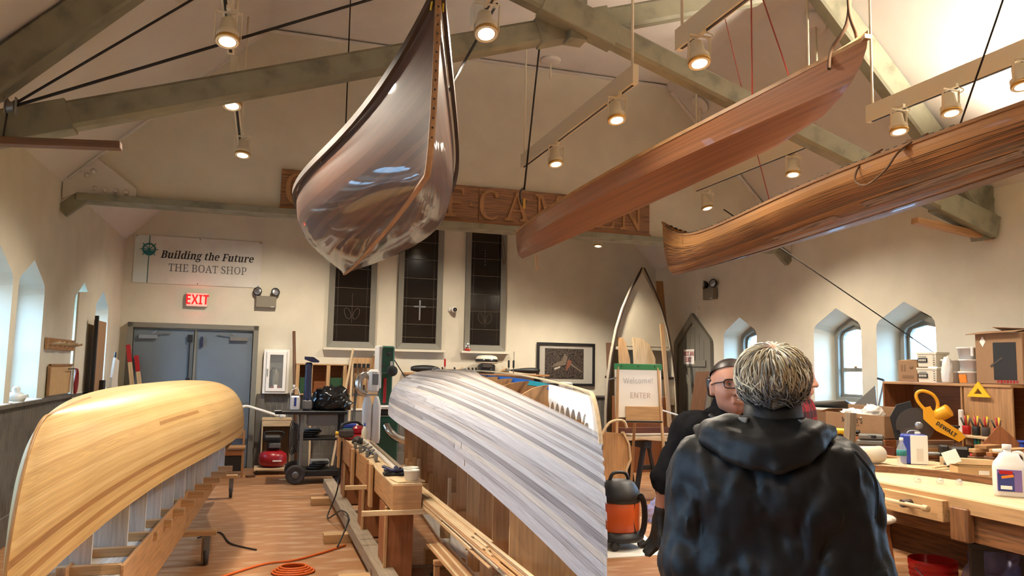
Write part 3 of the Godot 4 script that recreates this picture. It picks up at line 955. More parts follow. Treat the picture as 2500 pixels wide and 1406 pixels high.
func left_canoe() -> void:
	var H := LEFT_CANOE
	var base := mid(H)
	hull_wood("gold0", 206, 170, 112, 0.4, "grain")
	hull_wood("gold1", 198, 161, 104, 0.4, "grain")
	hull_wood("gold2", 212, 178, 122, 0.4, "grain")
	hull_wood("gold3", 172, 128, 76, 0.4, "grain")
	hull_wood("gold4", 162, 118, 70, 0.4, "grain")
	var t := thing("strip_canoe", "golden cedar strip-built canoe upside down on a wheeled strongback at left", "canoe", base)
	var n := 36
	var hs := girth(H, n)
	var rng := RandomNumberGenerator.new()
	rng.seed = 5
	for side: float in [1.0, -1.0]:
		for k in n:
			var tone := "gold%d" % [0, 1, 2, 0, 2, 1, 0][rng.randi() % 7]
			if side > 0 and k == 2: tone = "gold3"
			if k == 5 and side > 0:
				obj("strip", strip(H, base, side, hs[k], hs[k + 1], 0.0, 0.42), "gold4", t)
				obj("strip", strip(H, base, side, hs[k], hs[k + 1], 0.42, 1.0), "gold1", t)
				continue
			if k == 14 and side > 0:
				obj("strip", strip(H, base, side, hs[k], hs[k + 1], 0.0, 0.2), "gold0", t)
				obj("strip", strip(H, base, side, hs[k], hs[k + 1], 0.2, 0.33), "gold3", t)
				obj("strip", strip(H, base, side, hs[k], hs[k + 1], 0.33, 1.0), "gold0", t)
				continue
			obj("strip", strip(H, base, side, hs[k], hs[k + 1]), tone, t)
		obj("inner_skin", strip(H, base, side, 0.0, 1.0, 0.0, 1.0, 40, 0.008, 16), "gold1", t)
		obj("sheer_strip", gunwale(H, base, side, 0.004, 0.012, -0.006), "gold2", t)
	var s := profile_band(H, base, 0.014, 0.003, 1.0, 0.12)
	obj("stem_band", s, "gold3", t)
	# strongback
	var g := thing("canoe_strongback", "long plywood strongback with molds and casters under the golden canoe", "strongback", Vector3(-0.65, 0, -7.2))
	var a := Vector3(0.02, 0, 2.75)
	var b := Vector3(0.24, 0, -2.8)
	for q in [[0.0, "ply"], [-0.26, "ply"]]:
		bar(g, "side_panel", q[1], a + Vector3(q[0], 0.44, 0), b + Vector3(q[0], 0.44, 0), 0.018, 0.32)
	bar(g, "top_board", "white_wood", a + Vector3(-0.13, 0.53, 0), b + Vector3(-0.13, 0.53, 0), 0.24, 0.02)
	var mf := func(u: float, low: float, half: float, called: String, mat: String) -> void:
		var poly := []
		for k in 15:
			var h := sin(PI / 2 * (14 - k) / 14.0)
			poly.append(Vector2(H.B * (1.0 - pow(absf(2 * u - 1), H.n)) * section(H, h) - 0.022, hp(H, u, h, 0).y - 0.022 * h))
		var full := []
		for p in poly: full.append(Vector2(maxf(p.x, 0.004), p.y))
		var sheer: float = poly[-1].y
		full.append(Vector2(half, sheer)); full.append(Vector2(half, low)); full.append(Vector2(-half, low)); full.append(Vector2(-half, sheer))
		for k in range(poly.size() - 1, -1, -1): full.append(Vector2(-maxf(poly[k].x, 0.004), poly[k].y))
		var s2 := S()
		var ax := axis(H)
		var c := hp(H, u, 0.0, 0.0)
		prism(s2, full, 0.014, Transform3D(Basis(ax.cross(Vector3.UP), Vector3.UP, -ax), Vector3(c.x, 0, c.z) - g.position))
		obj(called, s2, mat, g)
	for k in 11:
		var u := 0.14 + k * 0.068
		mf.call(u, 0.55, 0.17 if k else 0.1, "mold", "white_wood")
		var c := hp(H, u, 0.0, 0.0) - g.position
		B(g, "cleat", "pine", Vector3(c.x + 0.1, 0.565, c.z + 0.05), Vector3(0.3, 0.05, 0.04))
	# the plain plywood shape standing under the near end
	var s3 := S()
	prism(s3, [Vector2(-0.3, 0.2), Vector2(0.12, 0.2), Vector2(0.12, 0.62), Vector2(0.085, 0.67), Vector2(0.06, 0.7), Vector2(-0.3, 0.6)], 0.014, Transform3D(Basis.IDENTITY, Vector3(-0.28, 0.0, 2.2)))
	obj("end_mold", s3, "pale", g)
	bar(g, "lath", "oldpine", Vector3(0.12, 0.36, 0.35), Vector3(0.13, 0.86, 0.05), 0.03, 0.012, Vector3.RIGHT)
	for z: float in [0.3, -2.95, 2.6]:
		B(g, "cross_foot", "pine", Vector3(0.05 - z * 0.02, 0.255, z), Vector3(0.62, 0.04, 0.09))
		for e: float in [-1.0, 1.0]:
			var cx := 0.05 - z * 0.02 + e * 0.24
			var w := S(true)
			lathe(w, [Vector2(0.02, -0.02), Vector2(0.06, -0.018), Vector2(0.066, 0), Vector2(0.06, 0.018), Vector2(0.02, 0.02)], 18, Transform3D(Basis(Vector3.BACK, PI / 2), Vector3(cx, 0.067, z)))
			var wh := obj("caster_wheel", w, "rubber", g)
			B(wh, "caster_fork", "dull_steel", Vector3(cx, 0.16, z), Vector3(0.05, 0.15, 0.06))
	B(g, "stop_block", "pine", Vector3(0.27, 0.1, 0.2), Vector3(0.06, 0.2, 0.03))

func middle_boat() -> void:
	var H := MIDDLE_BOAT
	var base := mid(H)
	hull_wood("bare0", 178, 170, 164, 0.62, "grain", 0.0, Vector3(1.6, 1.3, 1))
	hull_wood("bare1", 166, 157, 151, 0.62, "grain2", 0.0, Vector3(1.4, 0.8, 1))
	hull_wood("bare2", 186, 173, 157, 0.62, "grain", 0.0, Vector3(1.6, 0.9, 1))
	hull_wood("bare3", 136, 127, 122, 0.62, "grain2", 0.0, Vector3(1.4, 0.6, 1))
	hull_wood("bare4", 174, 161, 150, 0.62, "grain2", 0.0, Vector3(1.4, 0.7, 1))
	var t := thing("planked_boat", "grey-white boat upside down on molds, one side planked in narrow strips", "boat", base)
	var n := 34
	var hs := girth(H, n)
	var rng := RandomNumberGenerator.new()
	rng.seed = 12
	var tones := [0, 0, 1, 0, 2, 1, 3, 0, 4, 1, 0, 0, 2, 3, 0, 1, 0, 4, 0, 3, 1, 0, 0, 2, 1, 3, 0, 2, 0, 1, 0, 2, 1, 0]
	for k in n - 1:
		var cut := rng.randf_range(0.18, 0.7)
		var e := -rng.randf_range(0.0, 0.0035)   # plank ends run past the stem unevenly
		var g0 := 0.0004 if k % 3 else 0.0009
		obj("plank", strip(H, base, -1.0, hs[k] + g0, hs[k + 1] - g0, e, cut - 0.0006, 30, -0.001 * (k % 2), 2, true), "bare%d" % tones[k], t)
		obj("plank", strip(H, base, -1.0, hs[k] + g0, hs[k + 1] - g0, cut + 0.0006, 1.0, 30, -0.001 * (k % 2), 2, true), "bare%d" % tones[(k * 7 + 3) % 32], t)
	obj("inner_skin", strip(H, base, -1.0, 0.0, hs[n - 1], 0.0, 1.0, 40, 0.012, 16, true), "bare4", t)
	obj("stem_band", profile_band(H, base, 0.018, 0.004, 1.0, 1.0, 0.75), "pale", t)
	# right side: battens only
	for q in [[0.94, 0.952], [0.82, 0.835], [0.64, 0.655], [0.4, 0.418], [0.15, 0.17], [0.0, 0.03]]:
		var b := obj("batten", strip(H, base, 1.0, q[0], q[1], 0.03, 0.97, 40, -0.004), "bare0", t)
		b.set_meta("label", "loose white batten over the unplanked side")
	# the plank running a little higher, last one laid
	# molds down to the strongback
	var ax := axis(H)
	var right := ax.cross(Vector3.UP)
	var g := thing("boat_mold_frame", "plywood molds on a white beam under the grey-white planked boat", "building frame", Vector3(1.55, 0, -6.3))
	for k in 15:
		var u := 0.13 + k * 0.058
		var low: float = [0.46, 0.42, 0.5, 0.44, 0.55, 0.62, 0.4, 0.5, 0.6, 0.45, 0.55, 0.6, 0.5, 0.5, 0.5][k]
		var full := []
		var pts := []
		for j in 13:
			var h := sin(PI / 2 * (12 - j) / 12.0)
			pts.append(Vector2(maxf(0.006, H.B * (1.0 - pow(absf(2 * u - 1), H.n)) * section(H, h) - 0.02), hp(H, u, h, 0).y - 0.03 * h))
		var half := minf(pts[-1].x, 0.19)
		for p in pts: full.append(p)
		full.append(Vector2(half, pts[-1].y - 0.01)); full.append(Vector2(half, low)); full.append(Vector2(-half, low)); full.append(Vector2(-half, pts[-1].y - 0.01))
		for j in range(12, -1, -1): full.append(Vector2(-pts[j].x, pts[j].y))
		var s := S()
		var c := hp(H, u, 0.0, 0.0)
		var xf := Transform3D(Basis(right, Vector3.UP, -ax), Vector3(c.x, 0, c.z) - g.position)
		prism(s, full, 0.018, xf)
		var m := obj("mold", s, ["ply", "oldpine", "ply", "pine"][k % 4], g)
		# tape along the upper edge of the open side
		if k < 6:
			var s2 := S()
			var arc := []
			for j in 7: arc.append(pts[j] + Vector2(0.002, 0.003))
			for j in range(6, -1, -1): arc.append(pts[j] - Vector2(0.012, 0.022))
			prism(s2, arc, 0.024, xf)
			obj("tape", s2, "tape_teal" if k == 1 else "tape_blue", m)
		B(m, "leg_block", "pine", xf * Vector3(-half + 0.06, low - 0.03, 0.03), Vector3(0.1, 0.2, 0.03), Vector3(0, atan2(-right.z, right.x), 0))
	# stem form: a white board that follows the stem, its inner edge scalloped for clamps
	var line := []
	for k in 30: line.append(hp(H, 0.0, lerpf(0.05, 1.0, sin(PI / 2 * k / 29.0)), 0.0))
	for k in 14: line.append(hp(H, 0.1 * (k + 1) / 14.0, 1.0, 0.0))
	var fine := curve(line, 4)
	var s4 := S()
	var rows4 := []
	var run := 0.0
	for k in fine.size():
		var d: Vector3 = (fine[mini(k + 1, fine.size() - 1)] - fine[maxi(k - 1, 0)]).normalized()
		var inward := d.cross(right).normalized()
		if inward.dot(ax * 0.8 + Vector3.DOWN) < 0: inward = -inward
		if k: run += fine[k].distance_to(fine[k - 1])
		var wide := 0.17 - 0.07 * pow(absf(sin(run * PI / 0.085)), 0.6)
		var a: Vector3 = fine[k] + inward * lerpf(0.06, 0.02, smoothstep(0.25, 0.6, float(k) / fine.size())) - g.position
		var b: Vector3 = fine[k] + inward * wide - g.position
		rows4.append([a - right * 0.01, b - right * 0.01, b + right * 0.01, a + right * 0.01])
	sheet(s4, rows4, true)
	fan(s4, rows4[0], true)
	fan(s4, rows4[-1])
	var sf := obj("stem_form", s4, "white", g)
	sf.set_meta("label", "white curved stem form with clamp holes")
	bar(g, "beam", "white_wood", hp(H, 0.02, 0, 0) * Vector3(1, 0, 1) + Vector3(0.05, 0.31, 0) - g.position, hp(H, 0.97, 0, 0) * Vector3(1, 0, 1) + Vector3(0, 0.31, 0) - g.position, 0.26, 0.3)
	for u: float in [0.12, 0.5, 0.9]:
		var c := hp(H, u, 0, 0) * Vector3(1, 0, 1) - g.position
		B(g, "beam_foot", "pine", c + Vector3(0.02, 0.08, 0), Vector3(0.6, 0.16, 0.09))
	B(g, "clamp_block", "white_wood", hp(H, 0.1, 0, 0) * Vector3(1, 0, 1) + Vector3(-0.12, 0.5, 0) - g.position, Vector3(0.12, 0.1, 0.2))

func glossy_canoe() -> void:
	var H := GLOSSY_CANOE
	var base := mid(H)
	var coat := 0.5
	for q in [["mah0", 92, 60, 45], ["mah1", 85, 55, 41], ["mah2", 100, 66, 49], ["mah3", 78, 50, 38]]:
		hull_wood(q[0], q[1], q[2], q[3], 0.6, "grain", coat, Vector3(2, 0.8, 1))
	var t := thing("varnished_canoe", "dark varnished mahogany canoe hung bow-on from a yellow rope", "canoe", base)
	var n := 20
	var hs := girth(H, n)
	var rng := RandomNumberGenerator.new()
	rng.seed = 2
	for side: float in [1.0, -1.0]:
		for k in n: obj("strip", strip(H, base, side, hs[k], hs[k + 1]), "mah%d" % (rng.randi() % 4), t)
		obj("inner_skin", strip(H, base, side, 0.0, 1.0, 0.0, 1.0, 40, 0.008, 14), "mah2", t)
		var gw := obj("rub_rail", gunwale(H, base, side, 0.022, 0.045, 0.012, -0.006, 1.0, 0.0), "dark", t)
		gw.set_meta("label", "dark brown rail along the sheer")
		obj("inner_rail", gunwale(H, base, side, -0.02, 0.03, -0.002), "mah3", t)
	var sb := obj("stem_band", profile_band(H, base, 0.03, 0.008, -1.0, 0.985, -0.12), "oldpine", t)
	sb.set_meta("label", "pale stem and keel band dotted with screws")
	var sc := S(true)
	for k in 1:
		lathe(sc, [Vector2(0.0, 0.0035), Vector2(0.0055, 0.002), Vector2(0.006, 0)], 7)
	sc.generate_normals()
	var dot := sc.commit()
	for k in 16:
		var h := 0.02 + 0.052 * k
		var p := hp(H, 0.0, h, 0.0)
		var q := hp(H, 0.0, h + 0.02, 0.0)
		var d := (q - p).normalized()
		var nn := d.cross(axis(H).cross(Vector3.UP)).normalized()
		if nn.dot(axis(H)) > 0: nn = -nn
		var o := obj("screw", dot, "dark", sb, p - base + nn * 0.008)
		o.basis = Basis(d.cross(nn).normalized(), nn, d).orthonormalized()
	# stem head above the rails
	var top := hp(H, 0, 0, 0) - base
	B(t, "stem_head", "oldpine", top + Vector3(0, 0.04, 0.012), Vector3(0.03, 0.1, 0.035))
	B(t, "breast_hook", "dark", top + Vector3(0, -0.005, -0.1), Vector3(0.07, 0.02, 0.2))
	for u: float in [0.3, 0.5, 0.7]:
		var a := hp(H, u, 0.04, -1) - base
		var b := hp(H, u, 0.04, 1) - base
		bar(t, "thwart", "oldpine", a, b, 0.06, 0.02)
	# hanging rope and its red toggle
	var r := thing("bow_sling", "yellow rope sling holding up the varnished canoe's bow", "rope", top + base + Vector3(0, 0.05, 0))
	for e: float in [-1.0, 1.0]:
		rope("strand", "yellow_rope", curve([Vector3(e * 0.03, -0.12, -0.03), Vector3(e * 0.024, -0.02, 0.0), Vector3(e * 0.012, 0.12, 0), Vector3(0, 0.25, 0), Vector3(0, 0.6, 0), Vector3(0, 1.9, 0)]), 0.005, r)
	B(r, "toggle", "red", Vector3(-0.035, 0.2, 0), Vector3(0.05, 0.03, 0.03))
	B(r, "hook_tab", "yellow", Vector3(-0.01, 0.195, 0.01), Vector3(0.05, 0.025, 0.025))
	tag(rope("hoist_line", "black_rope", [Vector3(0.66, 3.0, -7.6), Vector3(0.65, 5.4, -7.6)], 0.007), "thin black line dropping behind the varnished canoe", "rope")

func kayak() -> void:
	var H := KAYAK
	var base := mid(H)
	hull_wood("kay0", 176, 118, 76, 0.45, "grain", 0.2, Vector3(1.2, 0.25, 1))
	hull_wood("kay1", 160, 100, 62, 0.45, "grain", 0.2, Vector3(1.0, 0.22, 1))
	hull_wood("kay2", 206, 160, 108, 0.5, "grain")
	var t := thing("plywood_kayak", "reddish plain wooden hard-chined kayak hull hung under the trusses", "kayak", base)
	for side: float in [1.0, -1.0]:
		obj("side_panel", strip(H, base, side, 0.0, 0.55, 0.0, 1.0, 48, 0.0, 3), "kay0", t)
		obj("bottom_panel", strip(H, base, side, 0.55, 1.0, 0.0, 1.0, 48, 0.0, 3), "kay1", t)
		obj("sheer_clamp", gunwale(H, base, side, -0.018, 0.02, 0.0, 0.0, 1.0, -0.01), "kay2", t)
	var s := S(true)
	var rows := []
	for i in 49:
		var u := 0.5 * (1.0 - cos(PI * i / 48.0))
		var a := hp(H, u, 0.0, -1) - base
		var b := hp(H, u, 0.0, 1) - base
		var r := []
		for j in 7: r.append(a.lerp(b, j / 6.0) + Vector3(0, 0.02 * sin(PI * j / 6.0), 0))
		rows.append(r)
	sheet(s, rows, false, 0.2, 0.1)
	obj("deck", s, "kay2", t)
	var c := hp(H, 0.6, 0.0, 0.0) - base
	var cs := S()
	rows = []
	for k in 25:
		var a := TAU * k / 24
		var o := Vector3(cos(a) * 0.17, 0, sin(a) * 0.5)
		rows.append([c + o + Vector3(0, 0.0, 0), c + o + Vector3(0, 0.055, 0), c + o * 0.94 + Vector3(0, 0.055, 0), c + o * 0.94])
	sheet(cs, rows)
	obj("coaming", cs, "kay2", t)
	tag(rope("bow_lashing", "old_rope", curve([Vector3(2.41, 3.02, -2.86), Vector3(2.43, 3.12, -2.86), Vector3(2.47, 3.24, -2.8), Vector3(2.45, 3.5, -2.76), Vector3(2.44, 3.9, -2.76)]), 0.009), "brown rope tied round the kayak's near tip", "rope")
	tag(rope("bow_lashing", "old_rope", curve([Vector3(2.5, 3.05, -2.79), Vector3(2.49, 3.15, -2.77), Vector3(2.455, 3.26, -2.77), Vector3(2.47, 3.5, -2.79), Vector3(2.46, 3.9, -2.76)]), 0.009), "second strand of brown rope at the kayak's near tip", "rope")
	tag(rope("sling_rope", "red_rope", [Vector3(2.5, 3.04, -3.58), Vector3(2.5, 5.43, -3.57)], 0.004), "thin red rope hanging straight down to the kayak", "rope")
	tag(rope("sling_rope", "red_rope", [Vector3(2.5, 3.04, -3.22), Vector3(2.5, 3.65, -3.47), Vector3(2.5, 5.43, -4.2)], 0.004), "thin red rope slanting down to the kayak", "rope")
	B(t, "prop_stick", "pale", hp(H, 0.93, 1.0, 0.0) - base + Vector3(0.02, -0.09, 0.1), Vector3(0.04, 0.16, 0.02), Vector3(0, 0, 0.05))

func brown_canoe() -> void:
	var H := BROWN_CANOE
	var base := mid(H)
	var lt := [["bark0", 174, 118, 68], ["bark1", 156, 100, 58], ["bark2", 184, 128, 74], ["bark3", 126, 80, 48], ["bark4", 190, 136, 80], ["bark5", 150, 122, 112]]
	for q in lt: hull_wood(q[0], q[1], q[2], q[3], 0.5, "streak" if q[0] != "bark4" else "grain", 0.15, Vector3(0.9, 0.5, 1))
	var t := thing("old_canoe", "old streaked brown canoe hung along the right side", "canoe", base)
	var n := 12
	var hs := girth(H, n)
	var pat := [4, 4, 2, 0, 1, 3, 0, 1, 3, 1, 5, 5]
	for side: float in [1.0, -1.0]:
		for k in n:
			obj("plank", strip(H, base, side, hs[k] + 0.0008, hs[k + 1] - 0.0008, 0.0, 1.0, 44), "bark%d" % pat[k], t)
		obj("inner_skin", strip(H, base, side, 0.0, 1.0, 0.0, 1.0, 40, 0.007, 12), "bark4", t)
		obj("gunwale", gunwale(H, base, side, 0.012, 0.02, 0.0), "oldpine", t)
		# lacing over the rim
		for k in 60:
			var u := 0.35 + k * 0.0108
			var p := hp(H, u, 0.0, side) - base
			if k % 5 != 4: bar(t, "lacing", "black", p + Vector3(0, 0.012, 0), hp(H, u + 0.005, 0.0, side) - base + Vector3(0, 0.012, 0), 0.022, 0.012)
	# torn patches of paler skin low on the near side
	for q in [[0.3, 0.5, 0.86, 0.94], [0.12, 0.3, 0.82, 0.92], [0.55, 0.68, 0.9, 0.96]]:
		obj("patch", strip(H, base, -1.0, q[2], q[3], q[0], q[1], 16, -0.003), "bark5", t)
	obj("end_patch", strip(H, base, -1.0, 0.02, 0.3, 0.9, 0.935, 10, -0.003), "bark4", t)
	var r := thing("rope_loop", "thin dark rope looped round the old canoe's middle", "rope", Vector3(4.04, 2.9, -3.9))
	rope("line", "black_rope", [Vector3(0.05, 0.17, 0.15), Vector3(0.05, 0.87, 0.5), Vector3(0.05, 2.3, 1.2)], 0.006, r)
	rope("loop", "old_rope", curve([Vector3(-0.24, 0.2, 0.25), Vector3(-0.33, 0.12, 0.12), Vector3(-0.39, 0.0, 0.05), Vector3(-0.4, -0.06, -0.1), Vector3(-0.38, 0.0, -0.22), Vector3(-0.33, 0.1, -0.24), Vector3(-0.3, 0.15, -0.18), Vector3(-0.26, 0.19, -0.1)]), 0.007, r)
	bar(r, "strap", "kraft", Vector3(-0.33, 0.11, 0.12), Vector3(-0.25, 0.2, 0.12), 0.05, 0.006)
	tag(rope("sling_rope", "red_rope", [Vector3(4.0, 3.06, -5.5), Vector3(4.0, 3.5, -5.66), Vector3(4.0, 5.43, -6.3)], 0.004), "thin red rope between kayak and old canoe", "rope")
	tag(rope("guy_rope", "black_rope", [Vector3(4.2, 3.2, -6.5), Vector3(6.8, 2.01, -6.81), Vector3(7.2, 1.83, -6.86)], 0.006), "thin dark rope slanting down across the right wall windows", "rope")

func ropes() -> void:
	var p := thing("pulley_block", "grey pulley block at the left end of the black cables", "pulley", Vector3(-1.68, 3.29, -5.8))
	var s := S(true)
	lathe(s, [Vector2(0.0, -0.02), Vector2(0.045, -0.02), Vector2(0.03, 0.0), Vector2(0.045, 0.02), Vector2(0, 0.02)], 14, Transform3D(Basis(Vector3.BACK, PI / 2), Vector3.ZERO))
	obj("sheave", s, "dull_steel", p)
	B(p, "cheek", "grey", Vector3(0.03, 0, 0), Vector3(0.01, 0.12, 0.07))
	B(p, "cheek", "grey", Vector3(-0.03, 0, 0), Vector3(0.01, 0.12, 0.07))
	rope("tail", "black_rope", [Vector3(-0.02, -0.05, 0), Vector3(-0.03, -0.22, 0)], 0.006, p)
	rope("hook", "dull_steel", curve([Vector3(-0.02, 0.05, 0), Vector3(-0.08, 0.02, 0), Vector3(-0.16, 0.0, 0), Vector3(-0.3, 0.02, -0.1)]), 0.008, p)
	tag(rope("hoist_cable", "black_rope", [Vector3(-1.65, 3.32, -5.8), Vector3(-0.59, 4.24, -5.82), Vector3(0.9, 5.44, -5.9)], 0.009), "steeper black cable rising from the pulley at left", "cable")
	tag(rope("hoist_cable", "black_rope", [Vector3(-1.65, 3.3, -5.8), Vector3(0.67, 4.44, -5.82), Vector3(2.6, 5.36, -5.9)], 0.011), "longer black cable crossing the ceiling from the pulley at left", "cable")
	tag(rope("bow_line", "black_rope", [Vector3(0.84, 3.02, -4.1), Vector3(1.4, 4.1, -4.9)], 0.009), "short dark rope behind the varnished canoe's bow", "rope")
	var h := thing("hook_line", "black rope with a hook hanging before the carved sign", "rope", Vector3(2.05, 3.0, -6.2))
	rope("line", "black_rope", [Vector3(0, 0.14, 0), Vector3(0.12, 1.46, 0.0), Vector3(0.2, 2.4, 0)], 0.008, h)
	rope("hook", "black", curve([Vector3(0.0, 0.16, 0), Vector3(-0.035, 0.12, 0), Vector3(-0.03, 0.04, 0), Vector3(0, 0.0, 0), Vector3(0.02, 0.05, 0)]), 0.008, h)
	B(h, "tackle", "brass", Vector3(0.0, 0.02, 0), Vector3(0.025, 0.09, 0.02))
	for q in [["round white ceiling rose with a rod, upper right of the kayak", Vector3(5.2, 5.19, -6.35)], ["faint round ceiling rose above the scissor truss", Vector3(3.22, 5.45, -8.78)], ["small round ceiling rose beside the truss chord", Vector3(5.28, 5.1, -8.7)]]:
		var c := thing("ceiling_rose", q[0], "ceiling rose", q[1])
		var tilt := -PI / 4 if q[1].x > 5 else 0.0
		var l := S(true)
		lathe(l, [Vector2(0.0, 0.0), Vector2(0.13, 0.0), Vector2(0.13, -0.02), Vector2(0.1, -0.035), Vector2(0.05, -0.04), Vector2(0, -0.045)], 20, Transform3D(Basis(Vector3.BACK, tilt), Vector3.ZERO))
		obj("plate", l, "ceiling", c)
		rope("rod", "lamp_white", [Vector3(0, 0, 0), Vector3(0, -0.9 if q[1].z > -7 else -0.25, 0)], 0.012, c)

# ---------------------------------------------------------------- left and back walls
func cyl(parent, called: String, mat, at: Vector3, r: float, h: float, rot := Vector3.ZERO, segs := 16, r2 := -1.0) -> MeshInstance3D:
	var s := S(true)
	var t := r if r2 < 0 else r2
	var c := minf(r, h) * 0.06
	lathe(s, [Vector2(maxf(r - c, 0.0006), 0), Vector2(r, c), Vector2(t, h - c), Vector2(maxf(t - c, 0.0006), h)], segs)
	return obj(called, s, mat, parent, at, rot)

func slab(parent, called: String, mat, poly: Array, depth: float, at: Vector3, rot := Vector3.ZERO) -> MeshInstance3D:
	var s := S()
	prism(s, poly, depth)
	return obj(called, s, mat, parent, at, rot)

func left_wall_things() -> void:
	var t := thing("peg_rail", "wooden peg rail on the left wall between the windows", "rail", Vector3(XL + 0.02, 1.72, -9.42))
	B(t, "rail", "oldpine", Vector3(0.0, 0.06, 0), Vector3(0.03, 0.12, 1.15))
	for k in 6: cyl(t, "peg", "pale", Vector3(0.015, 0.05, -0.5 + k * 0.2), 0.012, 0.1, Vector3(0, 0, -1.3))
	t = thing("pin_board", "tan framed board on the left wall with a dark red cord", "board", Vector3(XL + 0.02, 1.25, -9.5))
	B(t, "panel", "cardboard_pale", Vector3(0, 0.16, 0), Vector3(0.015, 0.32, 0.98))
	B(t, "frame", "oldpine", Vector3(0.012, 0.315, 0), Vector3(0.02, 0.02, 1.0))
	B(t, "frame", "oldpine", Vector3(0.012, 0.16, 0.49), Vector3(0.02, 0.32, 0.02))
	t = thing("cord_loop", "dark red cord looped on a hook beside the tan board", "cord", Vector3(XL + 0.06, 1.25, -9.98))
	bar(t, "hook", "black", Vector3(0, 0.27, 0.3), Vector3(0, 0.27, -0.05), 0.012, 0.012)
	for k in 3:
		var q := []
		for j in 15:
			var a := TAU * j / 14
			q.append(Vector3(0.01 + 0.008 * k, 0.13 + 0.14 * cos(a), (0.04 + 0.02 * k) * sin(a)))
		rope("cord", "red_paint", q, 0.006, t)
	# sheet that closes off the third window
	slab(null, "window_cover", "wall", [Vector2(-0.52, 0), Vector2(0.42, 0), Vector2(0.42, 2.28), Vector2(-0.52, 2.2)], 0.02, Vector3(XL + 0.03, 0.2, -10.55), Vector3(0, PI / 2, 0))
	tag(get_node("window_cover"), "beige sheet leaning over the third window of the left wall", "board")
	t = thing("hardboard_sheet", "mauve-brown panel with a black edge leaning by the covered window", "panel", Vector3(-1.98, 0, -10.75))
	B(t, "face", "cardboard", Vector3(0, 1.06, -0.15), Vector3(0.03, 2.1, 0.62))
	B(t, "edge", "black", Vector3(0.02, 1.08, 0.19), Vector3(0.04, 2.16, 0.05))
	B(t, "black_case", "black", Vector3(0.04, 1.12, -0.32), Vector3(0.05, 0.5, 0.14))
	t = thing("rudder_blade", "white rudder blade with a black pin standing at the far left window", "rudder", Vector3(-1.9, 0, -11.6))
	slab(t, "blade", "offwhite", [Vector2(-0.3, 0), Vector2(0.26, 0), Vector2(0.24, 0.9), Vector2(0.3, 1.2), Vector2(0.22, 1.35), Vector2(0.24, 1.62), Vector2(-0.06, 1.66), Vector2(-0.2, 1.4)], 0.03, Vector3.ZERO, Vector3(0, PI / 2, 0))
	cyl(t, "pin", "black", Vector3(0, 1.64, 0), 0.014, 0.09)
	for k in 2:
		t = thing("oar", ["oar with a dark red tip leaning in the far left corner, taller one", "oar with a dark red tip leaning in the far left corner, shorter one"][k], "oar", Vector3(-1.62 + k * 0.12, 0, -12.6), 0.0, "oars in the corner")
		var top := Vector3(-0.33, 1.86 - k * 0.16, -0.3)
		rope("shaft", "pale", [Vector3.ZERO, top * 0.6], 0.02, t)
		bar(t, "blade", "pale", top * 0.4, top * 0.86, 0.06, 0.02, Vector3.BACK)
		bar(t, "tip", "red", top * 0.86, top, 0.062, 0.022, Vector3.BACK)
	t = thing("sill_ornament", "small white ceramic figure on the second left window sill", "ornament", Vector3(XL - 0.02, 1.24, -8.12))
	var s := S(true)
	lathe(s, [Vector2(0.07, 0), Vector2(0.085, 0.03), Vector2(0.06, 0.07), Vector2(0.03, 0.085), Vector2(0.035, 0.11), Vector2(0.02, 0.135), Vector2(0, 0.14)], 14)
	obj("body", s, "plastic_white", t)
	B(t, "wing", "plastic_white", Vector3(0.06, 0.04, 0.02), Vector3(0.09, 0.03, 0.05), Vector3(0, 0.4, 0.3))

func emergency(label: String, at: Vector3, turn: float) -> void:
	var t := thing("emergency_light", label, "emergency light", at, turn)
	B(t, "battery_box", "lamp_box", Vector3(0, 0.09, 0.05), Vector3(0.31, 0.185, 0.09), Vector3.ZERO, 0.008)
	B(t, "test_label", "paper", Vector3(0.1, 0.012, 0.096), Vector3(0.05, 0.01, 0.003))
	for e: float in [-1.0, 1.0]:
		var s := S(true)
		var aim := 0.35 * e
		lathe(s, [Vector2(0.02, -0.06), Vector2(0.05, -0.04), Vector2(0.066, 0.0), Vector2(0.07, 0.02), Vector2(0.062, 0.02)], 18, Transform3D(Basis(Vector3.UP, aim) * Basis(Vector3.RIGHT, PI / 2 - 0.1), Vector3(0.13 * e, 0.25, 0.07)))
		var h := obj("lamp_head", s, "black", t)
		s = S(true)
		lathe(s, [Vector2(0.0, 0.028), Vector2(0.04, 0.026), Vector2(0.061, 0.018)], 16, Transform3D(Basis(Vector3.UP, aim) * Basis(Vector3.RIGHT, PI / 2 - 0.1), Vector3(0.13 * e, 0.25, 0.07)))
		obj("lens", s, "steel", h)
		cyl(h, "stem", "black", Vector3(0.12 * e, 0.18, 0.05), 0.012, 0.05)

